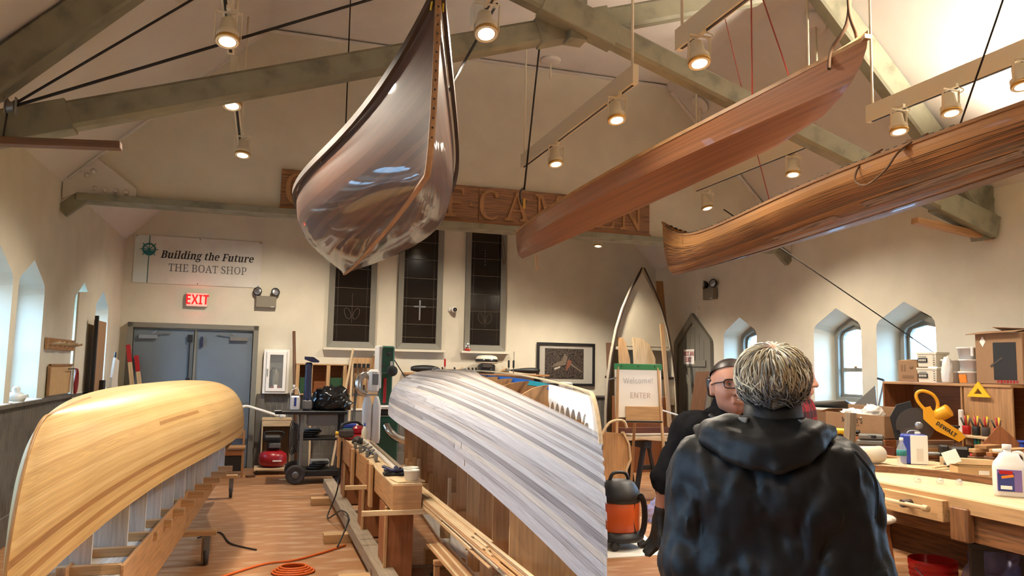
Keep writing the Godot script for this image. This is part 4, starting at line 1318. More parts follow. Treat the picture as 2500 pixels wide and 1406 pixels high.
func back_wall_things() -> void:
	# banner
	var t := thing("shop_banner", "white banner lettered Building the Future, The Boat Shop", "banner", Vector3(-1.04, 2.81, ZB + 0.012))
	B(t, "sheet", "offwhite", Vector3(0, 0.37, 0), Vector3(1.86, 0.74, 0.006))
	B(t, "pale_strip", "poster_grey", Vector3(-0.83, 0.37, 0.001), Vector3(0.19, 0.735, 0.008)).material_override = add_mat("banner_pale", 206, 214, 208, 0.6)
	text("lettering", "Building the Future", "ink", t, Vector3(0.135, 0.455, 0.006), 0.118, true, Vector3.ZERO, true, true).basis = Basis(Vector3(0.84, 0, 0), Vector3(0.2, 1, 0), Vector3(0, 0, 1))
	text("lettering", "THE BOAT SHOP", "ink_grey", t, Vector3(0.14, 0.255, 0.006), 0.118, true, Vector3.ZERO, false, false, 0.002, 0.88)
	B(t, "mast_line", "teal", Vector3(-0.72, 0.37, 0.006), Vector3(0.012, 0.73, 0.004))
	var s := S(true)
	var w := []
	for k in 25: w.append(Vector3(-0.72 + 0.085 * cos(TAU * k / 24), 0.52 + 0.085 * sin(TAU * k / 24), 0.008))
	var wheel := rope("ship_wheel", "teal", w, 0.013, t)
	for k in 8:
		var a := TAU * k / 8
		bar(wheel, "spoke", "teal", Vector3(-0.72, 0.52, 0.008), Vector3(-0.72 + 0.13 * cos(a), 0.52 + 0.13 * sin(a), 0.008), 0.012, 0.01, Vector3.BACK)
	slab(wheel, "hub_wave", "teal", [Vector2(-0.08, -0.02), Vector2(0.08, -0.02), Vector2(0.06, -0.06), Vector2(0, -0.08), Vector2(-0.06, -0.06)], 0.006, Vector3(-0.72, 0.52, 0.008))
	for q in [[-0.9, 0.72], [0.0, 0.72], [0.9, 0.72], [0.0, 0.02], [0.9, 0.03]]: cyl(t, "grommet", "dull_steel", Vector3(q[0], q[1], 0.002), 0.01, 0.006, Vector3(PI / 2, 0, 0), 8)
	# exit sign
	t = thing("exit_sign", "lit red EXIT sign above the double door", "exit sign", Vector3(-1.03, 2.48, ZB + 0.04))
	B(t, "housing", "offwhite", Vector3(0, 0.1, 0), Vector3(0.31, 0.21, 0.06))
	B(t, "lit_face", "exit_face", Vector3(0, 0.1, 0.031), Vector3(0.27, 0.17, 0.004))
	text("lettering", "EXIT", "exit_red", t, Vector3(0, 0.1, 0.035), 0.15, false, Vector3.ZERO, true, false, 0.004, 0.78)
	var l := OmniLight3D.new()
	l.name = "exit_glow"
	t.add_child(l)
	l.position = Vector3(0, 0.1, 0.12)
	l.light_color = Color(1.0, 0.2, 0.16)
	l.light_energy = 0.05
	l.omni_range = 20.0
	l.omni_attenuation = 2.0
	l.shadow_enabled = true
	emergency("grey emergency light box with two round lamps right of the banner", Vector3(-0.01, 2.5, ZB), 0.0)
	emergency("grey emergency light box on the right wall above the arched door", Vector3(XR, 2.79, -11.05), -PI / 2)
	B(null, "switch_plate", "offwhite", Vector3(XR - 0.01, 2.62, -11.5), Vector3(0.02, 0.14, 0.08))
	tag(get_node("switch_plate"), "small pale plate on the right wall left of the emergency light", "wall plate")
	# security camera
	t = thing("security_camera", "small white dome security camera between the dark windows", "camera", Vector3(3.03, 2.56, ZB))
	cyl(t, "mount", "plastic_white", Vector3(-0.03, 0.03, 0), 0.035, 0.06, Vector3(PI / 2, 0, 0))
	s = S(true)
	lathe(s, [Vector2(0.0, -0.05), Vector2(0.04, -0.04), Vector2(0.055, 0.0), Vector2(0.045, 0.03), Vector2(0.0, 0.05)], 14, Transform3D(Basis(Vector3.RIGHT, 1.2), Vector3(0.01, 0.03, 0.1)))
	obj("body", s, "plastic_white", t)
	cyl(t, "lens", "black_gloss", Vector3(0.025, 0.02, 0.13), 0.032, 0.03, Vector3(1.2, 0, 0.2))
	# extinguisher cabinet
	t = thing("extinguisher_cabinet", "white wall cabinet with a glass front right of the double door", "cabinet", Vector3(0.195, 1.15, ZB))
	B(t, "back", "grey", Vector3(0, 0.345, 0.02), Vector3(0.36, 0.66, 0.01))
	for e: float in [-1.0, 1.0]:
		B(t, "side", "white", Vector3(0.175 * e, 0.345, 0.07), Vector3(0.04, 0.69, 0.12))
		B(t, "side", "white", Vector3(0, 0.345 + 0.325 * e, 0.07), Vector3(0.31, 0.04, 0.12))
	var dr := B(t, "door", "white", Vector3(0, 0.345, 0.14), Vector3(0.01, 0.01, 0.01))
	for e: float in [-1.0, 1.0]:
		B(dr, "stile", "white", Vector3(0.125 * e, 0, 0), Vector3(0.05, 0.62, 0.02))
		B(dr, "rail", "white", Vector3(0, 0.285 * e, 0), Vector3(0.2, 0.05, 0.02))
	B(dr, "pane", "glass", Vector3(0, 0, 0.0), Vector3(0.2, 0.52, 0.003))
	B(dr, "handle", "steel", Vector3(-0.13, -0.02, 0.02), Vector3(0.012, 0.12, 0.02))
	t = thing("fire_extinguisher", "fire extinguisher seen through the white cabinet's glass", "extinguisher", Vector3(0.195, 1.2, ZB + 0.08))
	s = S(true)
	lathe(s, [Vector2(0.055, 0), Vector2(0.06, 0.02), Vector2(0.06, 0.24), Vector2(0.035, 0.3), Vector2(0.018, 0.31), Vector2(0.018, 0.34), Vector2(0, 0.34)], 16)
	obj("tank", s, "lamp_box", t)
	B(t, "stand_base", "red_paint", Vector3(0, 0.02, 0), Vector3(0.14, 0.08, 0.1))
	B(t, "lever", "steel", Vector3(0.03, 0.355, 0), Vector3(0.11, 0.02, 0.02), Vector3(0, 0, 0.25))
	rope("hose", "black", curve([Vector3(0, 0.33, 0.0), Vector3(-0.06, 0.34, 0.01), Vector3(-0.08, 0.22, 0.01), Vector3(-0.075, 0.06, 0.01)]), 0.012, t)
	B(t, "maker_label", "paper", Vector3(0, 0.06, 0.06), Vector3(0.05, 0.06, 0.004))
	# tall pole
	t = thing("wooden_pole", "tall dark wooden pole with a white band leaning by the cabinet", "pole", Vector3(0.56, 0, -12.75))
	rope("shaft", "brown", [Vector3(0, 0.02, 0), Vector3(-0.12, 2.14, -0.2)], 0.026, t)
	rope("band", "plastic_white", [Vector3(-0.07, 1.24, -0.117), Vector3(-0.073, 1.29, -0.122)], 0.032, t)
	# cubby
	t = thing("cubby_unit", "pine cubby unit with red-brown back between pole and bandsaw", "shelf unit", Vector3(0.92, 1.14, -12.85))
	B(t, "back", "plyred", Vector3(0, 0.24, -0.12), Vector3(0.84, 0.48, 0.012))
	for x: float in [-0.4, -0.2, 0.07, 0.33]: B(t, "upright", "pine", Vector3(x, 0.24, 0), Vector3(0.055, 0.48, 0.22))
	B(t, "rail", "pine", Vector3(0, 0.478, 0), Vector3(0.86, 0.022, 0.23))
	B(t, "rail", "pine", Vector3(0, 0.008, 0), Vector3(0.86, 0.022, 0.23))
	for q in [[-0.3, "green leafy print packet in the cubby's left bay"], [0.2, "green leafy print packet in the cubby's right bay"]]:
		var g := B(null, "seed_packet", "leaf_green", Vector3(0.92 + q[0], 1.285, -12.83), Vector3(0.125 if q[0] < 0 else 0.19, 0.25, 0.12))
		tag(g, q[1], "packet")
	for q in [[0.75, 0.0, -12.6, 0.72, 1.62, "thin pale stick leaning on the cubby unit"], [1.05, 0.0, -12.3, 1.36, 1.88, "pale batten leaning before the tan tool board"], [1.3, 0.0, -12.45, 1.36, 1.7, "grey-white batten upright beside the tan tool board"]]:
		tag(bar(null, "batten_stick", "pale", Vector3(q[0], q[1], q[2]), Vector3(q[3], q[4], -12.72), 0.03, 0.022), q[5], "stick")
	# tool board with clamps
	t = thing("tool_board", "tan plywood tool board on the wall behind the bandsaw", "tool board", Vector3(1.62, 0.75, ZB + 0.04))
	B(t, "panel", "pine", Vector3(0, 0.5, 0), Vector3(0.56, 0.98, 0.02))
	B(t, "panel", "oldpine", Vector3(0.17, 0.78, 0.03), Vector3(0.16, 0.5, 0.03))
	B(t, "ledge", "white_wood", Vector3(0.2, 1.04, 0.08), Vector3(0.2, 0.03, 0.16))
	for k in 5:
		var x := 1.33 + k * 0.07
		var c := thing("bar_clamp", ["bar clamp hanging at the left of the tan tool board", "second bar clamp on the tan tool board", "third bar clamp on the tan tool board", "fourth bar clamp on the tan tool board", "fifth bar clamp on the tan tool board"][k], "clamp", Vector3(x, 1.15, ZB + 0.1), 0.0, "bar clamps on the tool board")
		B(c, "bar", "dull_steel", Vector3(0, 0.22, 0), Vector3(0.014, 0.52, 0.008))
		B(c, "jaw", "black", Vector3(0.02, 0.46, 0.02), Vector3(0.05, 0.07, 0.03))
		B(c, "handle", "black" if k % 2 else "red", Vector3(0.03, 0.1 + 0.06 * (k % 3), 0.03), Vector3(0.028, 0.1, 0.028))
	# shelf with tools below the windows
	t = thing("tool_shelf", "long narrow shelf cluttered with tools under the dark windows", "shelf", Vector3(3.45, 1.38, -12.82))
	B(t, "board", "oldpine", Vector3(0, 0.12, 0), Vector3(2.5, 0.03, 0.34))
	for x: float in [-1.1, 0.0, 1.1]: B(t, "bracket", "black", Vector3(x, 0.05, -0.05), Vector3(0.03, 0.12, 0.24))
	var y0 := 1.515
	for q in [[2.55, "black instrument-like case lying at the left end of the tool shelf", 0.46], [4.3, "black tapered case lying at the right end of the tool shelf", 0.52]]:
		s = S(true)
		var rows := []
		for i in 13:
			var a := i / 12.0
			var r := 0.062 * pow(sin(PI * clampf(a * 0.92 + 0.04, 0, 1)), 0.35) * (1.0 if q[0] < 3 else lerpf(0.35, 1.1, a))
			var ring := []
			for j in 12: ring.append(Vector3((a - 0.5) * q[2], 0.064 + r * sin(TAU * j / 12), 0.09 * r / 0.062 * cos(TAU * j / 12)))
			rows.append(ring)
		sheet(s, rows, true)
		fan(s, rows[0], true)
		fan(s, rows[-1])
		tag(obj("black_case", s, "black", null, Vector3(q[0], y0, -12.8)), q[1], "case")
	# outboard motor head
	t = thing("outboard_motor", "white-topped outboard motor head standing on the tool shelf", "motor", Vector3(3.61, y0, -12.78))
	B(t, "leg", "black", Vector3(0, 0.08, 0), Vector3(0.26, 0.16, 0.18), Vector3.ZERO, 0.02)
	B(t, "powerhead", "rubber", Vector3(-0.02, 0.14, 0.06), Vector3(0.18, 0.1, 0.12), Vector3.ZERO, 0.02)
	B(t, "decal", "dull_steel", Vector3(0.05, 0.1, 0.095), Vector3(0.02, 0.08, 0.006))
	s = S(true)
	lathe(s, [Vector2(0.17, 0.0), Vector2(0.2, 0.015), Vector2(0.2, 0.04), Vector2(0.185, 0.1), Vector2(0.16, 0.125), Vector2(0.08, 0.14), Vector2(0, 0.142)], 20, Transform3D(Basis.from_scale(Vector3(1, 1, 0.7)), Vector3(0, 0.17, 0)))
	obj("cowl", s, "tub_cream", t)
	s = S(true)
	lathe(s, [Vector2(0.19, 0.025), Vector2(0.203, 0.03), Vector2(0.196, 0.075), Vector2(0.185, 0.078)], 20, Transform3D(Basis.from_scale(Vector3(1, 1, 0.7)), Vector3(0, 0.17, 0)))
	obj("band", s, "black_gloss", t)
	var rng := RandomNumberGenerator.new()
	rng.seed = 9
	var names := ["red-handled screwdriver standing on the tool shelf", "grey pliers on the tool shelf left of the motor", "dark hand plane on the tool shelf", "small black vise on the tool shelf", "pale spokeshave on the tool shelf", "dark spring clamp on the tool shelf", "brown mallet on the tool shelf", "steel square on the tool shelf", "wood chisel on the tool shelf right of the motor", "brass knob tool on the tool shelf", "short black clamp on the tool shelf", "black awl upright at the shelf's right"]
	var xs := [2.88, 2.68, 2.8, 3.02, 3.12, 3.24, 3.33, 3.38, 3.87, 3.93, 3.98, 4.05]
	for k in 12:
		var c := thing("hand_tool", names[k], "tool", Vector3(xs[k], y0, -12.76 + 0.05 * (k % 3)), rng.randf_range(-0.8, 0.8))
		var hm: String = ["red", "grey", "dark", "black", "pale", "black", "brown", "dull_steel", "pine", "brass", "black", "black"][k]
		if k in [0, 10, 11]:
			B(c, "handle", hm, Vector3(0, 0.17, 0), Vector3(0.03, 0.13, 0.03), Vector3.ZERO, 0.008)
			B(c, "shank", "dull_steel", Vector3(0, 0.055, 0), Vector3(0.012, 0.11, 0.012))
		elif k in [1, 4, 8]:
			bar(c, "handle", hm, Vector3(-0.1, 0.015, 0), Vector3(0.06, 0.1, 0), 0.016, 0.02)
			bar(c, "jaw", "dull_steel", Vector3(0.03, 0.06, 0), Vector3(0.12, 0.07, 0), 0.02, 0.025)
		else:
			B(c, "body", hm, Vector3(0, 0.03, 0), Vector3(0.12, 0.05, 0.05), Vector3.ZERO, 0.01)
			B(c, "knob", "black", Vector3(0.03, 0.075, 0), Vector3(0.03, 0.05, 0.03), Vector3(0, 0, 0.3), 0.01)
	tag(bar(null, "steel_rod", "dull_steel", Vector3(4.1, y0, -12.8), Vector3(4.1, 1.9, -12.8), 0.01, 0.01), "thin steel rod standing at the right of the tool shelf", "rod")
	t = thing("tin_can", "tin can with a red base on the third dark window's sill", "can", Vector3(3.3, 1.895, ZB + 0.09))
	cyl(t, "side", "chrome", Vector3(0, 0.03, 0), 0.05, 0.1)
	cyl(t, "base", "red", Vector3.ZERO, 0.053, 0.035)
	# framed picture: a generic dark painting of rowers
	t = thing("framed_picture", "black-framed dark painting with a grey mat on the back wall", "picture", Vector3(5.13, 1.33, ZB + 0.02))
	for e: float in [-1.0, 1.0]:
		B(t, "frame", "black", Vector3(0.53 * e, 0.37, 0.01), Vector3(0.045, 0.76, 0.04))
		B(t, "frame", "black", Vector3(0, 0.37 + 0.358 * e, 0.01), Vector3(1.02, 0.045, 0.04))
	B(t, "mat", "poster_grey", Vector3(0, 0.37, 0), Vector3(1.02, 0.68, 0.01))
	var c := B(t, "canvas", "poster_dark", Vector3(-0.03, 0.38, 0.004), Vector3(0.74, 0.54, 0.008))
	slab(c, "figure_patch", "poster_tan", [Vector2(-0.26, -0.06), Vector2(0.02, -0.02), Vector2(0.06, 0.12), Vector2(0.0, 0.18), Vector2(-0.05, 0.06), Vector2(-0.18, 0.0)], 0.002, Vector3(0, 0.0, 0.005))
	slab(c, "figure_patch", "poster_rust", [Vector2(0.0, -0.14), Vector2(0.1, -0.02), Vector2(0.12, 0.05), Vector2(0.05, 0.08), Vector2(0.02, -0.02)], 0.002, Vector3(0.02, 0.0, 0.006))
	slab(c, "figure_patch", "poster_tan", [Vector2(0.12, 0.02), Vector2(0.34, -0.13), Vector2(0.33, -0.15), Vector2(0.1, -0.01)], 0.002, Vector3(0, 0.0, 0.005))
	slab(c, "figure_patch", "poster_grey", [Vector2(-0.14, -0.1), Vector2(-0.02, -0.06), Vector2(-0.02, -0.09), Vector2(-0.12, -0.13)], 0.002, Vector3(-0.06, 0.02, 0.005))
	# carved sign on the closed-in truss
	t = thing("carved_sign", "long brown wooden sign with raised carved capitals", "sign", Vector3(2.405, 3.36, ZG + 0.03))
	for k in 4: B(t, "board", "signwood", Vector3(-1.737 + k * 1.158, 0.23, 0), Vector3(1.156, 0.46, 0.04), Vector3.ZERO, 0.004)
	B(t, "edge_strip", "plyred", Vector3(0, 0.012, 0.03), Vector3(4.64, 0.02, 0.05))
	var at: Dictionary = {"C0": -2.15, "I1": -1.84, "T2": -1.56, "Y3": -1.18, "O4": -0.68, "F5": -0.3, "C6": 0.12, "A7": 0.49, "M8": 0.92, "D9": 1.34, "E10": 1.68, "N11": 2.04}
	for lt in at: text("raised_letter", lt[0], "oldpine", t, Vector3(at[lt], 0.235, 0.03), 0.36, true, Vector3.ZERO, false, false, 0.03, 0.92)
	for x: float in [-0.93, -0.1]: slab(t, "raised_stop", "oldpine", [Vector2(-0.035, 0), Vector2(0.035, 0), Vector2(0, 0.06)], 0.02, Vector3(x, 0.2, 0.03))

func back_floor_things() -> void:
	# open wooden bin
	var t := thing("wooden_bin", "open-fronted pale wooden bin against the wainscot", "bin", Vector3(0.24, 0, -12.72))
	for e: float in [-1.0, 1.0]: B(t, "side", "pale", Vector3(0.21 * e, 0.42, 0), Vector3(0.02, 0.72, 0.34))
	B(t, "top", "pale", Vector3(0, 0.77, 0.0), Vector3(0.44, 0.025, 0.36))
	B(t, "front_rail", "pale", Vector3(0, 0.71, 0.165), Vector3(0.42, 0.09, 0.02))
	B(t, "back", "grey_wood", Vector3(0, 0.42, -0.16), Vector3(0.42, 0.72, 0.015))
	for e: float in [-1.0, 1.0]: B(t, "foot", "pale", Vector3(0.19 * e, 0.03, 0), Vector3(0.04, 0.06, 0.34))
	t = thing("white_pipe", "bent white plastic pipe resting on the wooden bin", "pipe", Vector3(0.0, 0.8, -12.6))
	rope("pipe", "plastic_white", curve([Vector3(-0.34, 0.13, 0.05), Vector3(-0.22, 0.165, 0.0), Vector3(-0.05, 0.12, 0.0), Vector3(0.26, 0.022, 0.02)]), 0.024, t)
	cyl(t, "elbow", "plastic_white", Vector3(0.32, 0.0, 0.02), 0.05, 0.05, Vector3(0, 0, 0.2))
	# compressor
	t = thing("air_compressor", "red pancake air compressor on a small dolly", "compressor", Vector3(0.2, 0.0, -12.3))
	var s := S(true)
	lathe(s, [Vector2(0.05, 0.1), Vector2(0.16, 0.11), Vector2(0.2, 0.15), Vector2(0.205, 0.22), Vector2(0.19, 0.29), Vector2(0.12, 0.33), Vector2(0, 0.335)], 24)
	obj("tank", s, "red_paint", t)
	B(t, "motor", "black", Vector3(0, 0.42, 0), Vector3(0.2, 0.14, 0.18), Vector3.ZERO, 0.02)
	B(t, "shroud", "black", Vector3(-0.02, 0.51, 0), Vector3(0.26, 0.1, 0.2), Vector3.ZERO, 0.03)
	B(t, "gauge_panel", "dull_steel", Vector3(0.02, 0.41, 0.1), Vector3(0.16, 0.06, 0.02))
	rope("carry_handle", "black", curve([Vector3(-0.13, 0.54, 0), Vector3(-0.12, 0.6, 0), Vector3(0.12, 0.6, 0), Vector3(0.13, 0.52, 0)]), 0.014, t)
	B(t, "maker_plate", "paper", Vector3(0.06, 0.2, 0.205), Vector3(0.13, 0.022, 0.004))
	t = thing("dolly", "flat wooden dolly under the red compressor", "dolly", Vector3(0.2, 0, -12.28))
	B(t, "deck", "pale", Vector3(0, 0.08, 0), Vector3(0.52, 0.025, 0.4))
	for q in [[-0.22, -0.16], [0.22, -0.16], [-0.22, 0.16], [0.22, 0.16]]: cyl(t, "wheel", "black", Vector3(q[0] - 0.012, 0.034, q[1]), 0.034, 0.024, Vector3(0, 0, -PI / 2), 12)
	# cords hanging beside
	t = thing("cord_coil", "black cord coil hanging at the end of the wooden bin", "cord", Vector3(0.49, 0.2, -12.5))
	for k in 5:
		var q := []
		for j in 17:
			var a := TAU * j / 16
			q.append(Vector3(0.02 * k - 0.02 + 0.045 * sin(a), 0.3 + (0.26 - 0.015 * k) * cos(a), 0.012 * k))
		rope("cord", "black", q, 0.008, t)
	# low wooden chair with black seat edge
	t = thing("low_chair", "low wooden chair half hidden behind the golden canoe's far end", "chair", Vector3(-0.37, 0, -12.05))
	for q in [[-0.15, -0.15], [0.15, -0.15], [-0.15, 0.15], [0.15, 0.15]]: B(t, "leg", "oldpine", Vector3(q[0], 0.32 if q[1] < 0 else 0.2, q[1]), Vector3(0.03, 0.64 if q[1] < 0 else 0.4, 0.03))
	B(t, "seat", "oldpine", Vector3(0, 0.41, 0), Vector3(0.36, 0.025, 0.36))
	B(t, "seat_pad", "plyred", Vector3(0, 0.35, 0.16), Vector3(0.28, 0.08, 0.02))
	B(t, "front_panel", "black", Vector3(0, 0.2, 0.155), Vector3(0.27, 0.22, 0.015))
	B(t, "back_slat", "oldpine", Vector3(0, 0.55, -0.15), Vector3(0.3, 0.06, 0.02))
	# tool cart
	t = thing("tool_cart", "black steel tool cart with big grey wheels", "cart", Vector3(0.66, 0, -11.35))
	B(t, "top", "black", Vector3(0, 0.96, 0), Vector3(0.96, 0.045, 0.55), Vector3.ZERO, 0.008)
	B(t, "top_lip", "dull_steel", Vector3(-0.44, 0.985, 0.22), Vector3(0.1, 0.012, 0.14))
	for q in [[-0.12, 0.24], [-0.12, -0.22], [0.42, 0.24], [0.42, -0.22]]: B(t, "leg", "grey" if q[0] < 0 else "black", Vector3(q[0], 0.51, q[1]), Vector3(0.045, 0.86, 0.045))
	B(t, "shelf", "black", Vector3(0.14, 0.6, 0), Vector3(0.6, 0.03, 0.5))
	B(t, "shelf", "black", Vector3(0.14, 0.14, 0), Vector3(0.62, 0.08, 0.5))
	B(t, "drawer_box", "grey", Vector3(0.16, 0.86, 0), Vector3(0.4, 0.16, 0.44))
	for q in [[-0.18, 0.27], [-0.18, -0.26]]:
		s = S(true)
		lathe(s, [Vector2(0.04, -0.03), Vector2(0.085, -0.025), Vector2(0.09, -0.03), Vector2(0.125, -0.026), Vector2(0.132, 0.0), Vector2(0.125, 0.026), Vector2(0.09, 0.03), Vector2(0.085, 0.025), Vector2(0.04, 0.03)], 24, Transform3D(Basis(Vector3.RIGHT, PI / 2), Vector3(q[0], 0.132, q[1])))
		var w := obj("wheel", s, "rubber", t)
		cyl(w, "hub", "dull_steel", Vector3(q[0], 0.132, q[1] - 0.035), 0.045, 0.07, Vector3(PI / 2, 0, 0))
	for e: float in [-1.0, 1.0]: cyl(t, "caster", "black", Vector3(0.4, 0.05, 0.2 * e - 0.015), 0.05, 0.03, Vector3(PI / 2, 0, 0), 14)
	for q in [["black power drill on the cart's middle shelf", 0.62, 0.62, "black"], ["pale box on the cart's middle shelf", 0.68, 0.62, "offwhite"], ["coiled black hose on the cart's bottom shelf", 0.74, 0.185, "black"], ["white tray on the cart's bottom shelf", 0.82, 0.185, "offwhite"]]:
		var c := thing("cart_item", q[0], "tool", Vector3(q[1], q[2], -11.25 if q[3] == "black" else -11.5))
		if q[3] == "black":
			for k in 3:
				var r := []
				for j in 13: r.append(Vector3(0.1 * cos(TAU * j / 12) + 0.04 * k, 0.02 + 0.03 * k, 0.08 * sin(TAU * j / 12)))
				rope("coil", "black", r, 0.018, c)
		else: B(c, "body", q[3], Vector3(0, 0.05, 0), Vector3(0.26, 0.1, 0.2), Vector3.ZERO, 0.01)
	# things on the cart
	t = thing("blue_post", "dark blue post with a flat head standing on the tool cart", "post", Vector3(0.6, 0.985, -11.2))
	s = S(true)
	lathe(s, [Vector2(0.055, 0), Vector2(0.058, 0.14), Vector2(0.05, 0.3), Vector2(0.046, 0.55), Vector2(0.05, 0.64), Vector2(0.035, 0.66), Vector2(0, 0.66)], 14)
	obj("shaft", s, "navy", t)
	B(t, "sleeve", "grey", Vector3(0, 0.08, 0), Vector3(0.125, 0.16, 0.125), Vector3.ZERO, 0.03)
	slab(t, "head", "navy", [Vector2(-0.06, 0.7), Vector2(-0.06, 0.74), Vector2(0.06, 0.735), Vector2(0.14, 0.68), Vector2(0.13, 0.66), Vector2(0.05, 0.66)], 0.11, Vector3.ZERO)
	t = thing("blue_jug", "white and blue jug with a handle on the tool cart", "jug", Vector3(0.44, 0.985, -11.2))
	B(t, "body", "plastic_white", Vector3(0, 0.1, 0), Vector3(0.13, 0.2, 0.09), Vector3.ZERO, 0.02)
	B(t, "paper_label", "blue", Vector3(0.0, 0.12, 0.047), Vector3(0.03, 0.12, 0.004))
	rope("bail", "plastic_white", curve([Vector3(-0.06, 0.18, 0), Vector3(-0.06, 0.26, 0), Vector3(0.02, 0.3, 0), Vector3(0.06, 0.2, 0)]), 0.009, t)
	tag(lump("trash_bag", "trash_bag", Vector3(0.94, 0.985, -11.35), Vector3(0.25, 0.21, 0.22), 4, 0.12), "crumpled black plastic bag heaped on the tool cart", "bag")
	# bandsaw
	t = thing("band_saw", "green band saw with a white table behind the planked boat", "band saw", Vector3(1.62, 0, -10.9))
	B(t, "upper_housing", "green", Vector3(0, 1.7, 0), Vector3(0.18, 0.38, 0.4), Vector3.ZERO, 0.02)
	B(t, "housing_edge", "offwhite", Vector3(-0.105, 1.6, 0), Vector3(0.05, 0.58, 0.4), Vector3.ZERO, 0.01)
	B(t, "column", "green", Vector3(0.0, 1.32, 0.0), Vector3(0.17, 0.46, 0.2), Vector3.ZERO, 0.015)
	B(t, "blade_guard", "red_paint", Vector3(-0.02, 1.28, 0.12), Vector3(0.04, 0.34, 0.02))
	cyl(t, "vent", "black", Vector3(0.01, 1.78, 0.19), 0.03, 0.02, Vector3(PI / 2, 0, 0))
	B(t, "spec_plate", "paper", Vector3(0.05, 1.65, 0.202), Vector3(0.035, 0.06, 0.003))
	cyl(t, "hand_wheel", "black", Vector3(0.06, 1.55, 0.2), 0.075, 0.02, Vector3(PI / 2, 0, 0))
	cyl(t, "knob", "black", Vector3(-0.06, 1.62, 0.2), 0.022, 0.03, Vector3(PI / 2, 0, 0))
	bar(t, "tension_rod", "black", Vector3(0.09, 1.73, 0.05), Vector3(0.26, 1.48, 0.05), 0.014, 0.014)
	B(t, "table", "offwhite", Vector3(-0.06, 1.06, 0.15), Vector3(0.46, 0.04, 0.44), Vector3.ZERO, 0.008)
	B(t, "table_trunnion", "black", Vector3(0.0, 0.99, 0.12), Vector3(0.2, 0.09, 0.2), Vector3.ZERO, 0.02)
	B(t, "base", "green", Vector3(0.02, 0.5, 0), Vector3(0.3, 0.86, 0.42), Vector3.ZERO, 0.02)
	B(t, "foot", "black", Vector3(0.02, 0.035, 0), Vector3(0.4, 0.07, 0.5))
	rope("dust_hose", "foil", curve([Vector3(0.0, 0.82, 0.22), Vector3(0.04, 0.74, 0.3), Vector3(0.14, 0.66, 0.34), Vector3(0.26, 0.62, 0.34)], 6), 0.055, t)
	# dust collector
	t = thing("dust_collector", "white dust collector with hanging bags and a silver elbow", "dust collector", Vector3(1.36, 0, -10.3))
	B(t, "blower", "offwhite", Vector3(0.02, 1.42, 0), Vector3(0.13, 0.3, 0.2), Vector3.ZERO, 0.03)
	B(t, "vent_grille", "grey", Vector3(0.03, 1.44, 0.102), Vector3(0.08, 0.14, 0.004))
	rope("elbow", "foil", curve([Vector3(-0.03, 1.47, 0), Vector3(-0.1, 1.5, 0), Vector3(-0.17, 1.42, 0), Vector3(-0.16, 1.3, 0), Vector3(-0.06, 1.24, 0)], 6), 0.045, t)
	for q in [[-0.05, 0.65, 0.6, 0.065], [0.07, 0.62, 0.62, 0.06]]:
		s = S(true)
		lathe(s, [Vector2(q[3] * 0.8, 0), Vector2(q[3], 0.06), Vector2(q[3] * 0.92, 0.3), Vector2(q[3], 0.46), Vector2(q[3] * 0.6, 0.56), Vector2(0.02, 0.6)], 14, Transform3D(Basis.IDENTITY, Vector3(q[0], q[1], 0)))
		obj("filter_bag", s, "offwhite", t)
	B(t, "stand", "dull_steel", Vector3(0.01, 0.32, -0.05), Vector3(0.04, 0.64, 0.04))
	B(t, "stand_foot", "dull_steel", Vector3(0.01, 0.015, 0), Vector3(0.36, 0.03, 0.3))
	# broom-like black handle near the saw
	tag(rope("broomstick", "black", [Vector3(1.24, 0.02, -11.5), Vector3(1.36, 1.24, -12.1)], 0.02), "black tool handle leaning left of the dust collector", "handle")
	t = thing("grey_cabinet", "low grey wainscot-coloured box left of the tool board", "box", Vector3(1.55, 0, -12.8))
	B(t, "body", "grey", Vector3(0, 0.45, 0), Vector3(0.5, 0.9, 0.3), Vector3.ZERO, 0.01)
	B(t, "lid", "offwhite", Vector3(0, 0.91, 0), Vector3(0.52, 0.02, 0.32))
	for q in [[-0.1, -11.9, 0.03, "small scrap of dark wood on the floor by the compressor", "brown"], [0.35, -11.6, 0.004, "white scrap of paper on the floor by the cart", "paper"]]:
		tag(B(null, "floor_scrap", q[4], Vector3(q[0], q[2] / 2, q[1]), Vector3(0.12, q[2], 0.07), Vector3(0, 0.4, 0)), q[3], "scrap")

func lump(called: String, mat, at: Vector3, r: Vector3, seed_: int, rough: float) -> MeshInstance3D:
	fnl.seed = seed_
	fnl.frequency = 1.6
	fnl.fractal_octaves = 4
	var s := S(true)
	var rows := []
	for i in 25:
		var a := PI * i / 24
		var ring := []
		for j in 32:
			var b := TAU * j / 32
			var d := Vector3(sin(a) * cos(b), cos(a), sin(a) * sin(b))
			var k := 1.0 + rough * 3.0 * fnl.get_noise_3d(d.x * 1.2, d.y * 1.2, d.z * 1.2) + rough * absf(fnl.get_noise_3d(d.x * 4, d.y * 4, d.z * 4)) * 2.0
			var p := d * r * k
			p.y = maxf(p.y + r.y * 0.5, 0.0)
			ring.append(p)
		rows.append(ring)
	sheet(s, rows, true)
	return obj(called, s, mat, null, at)

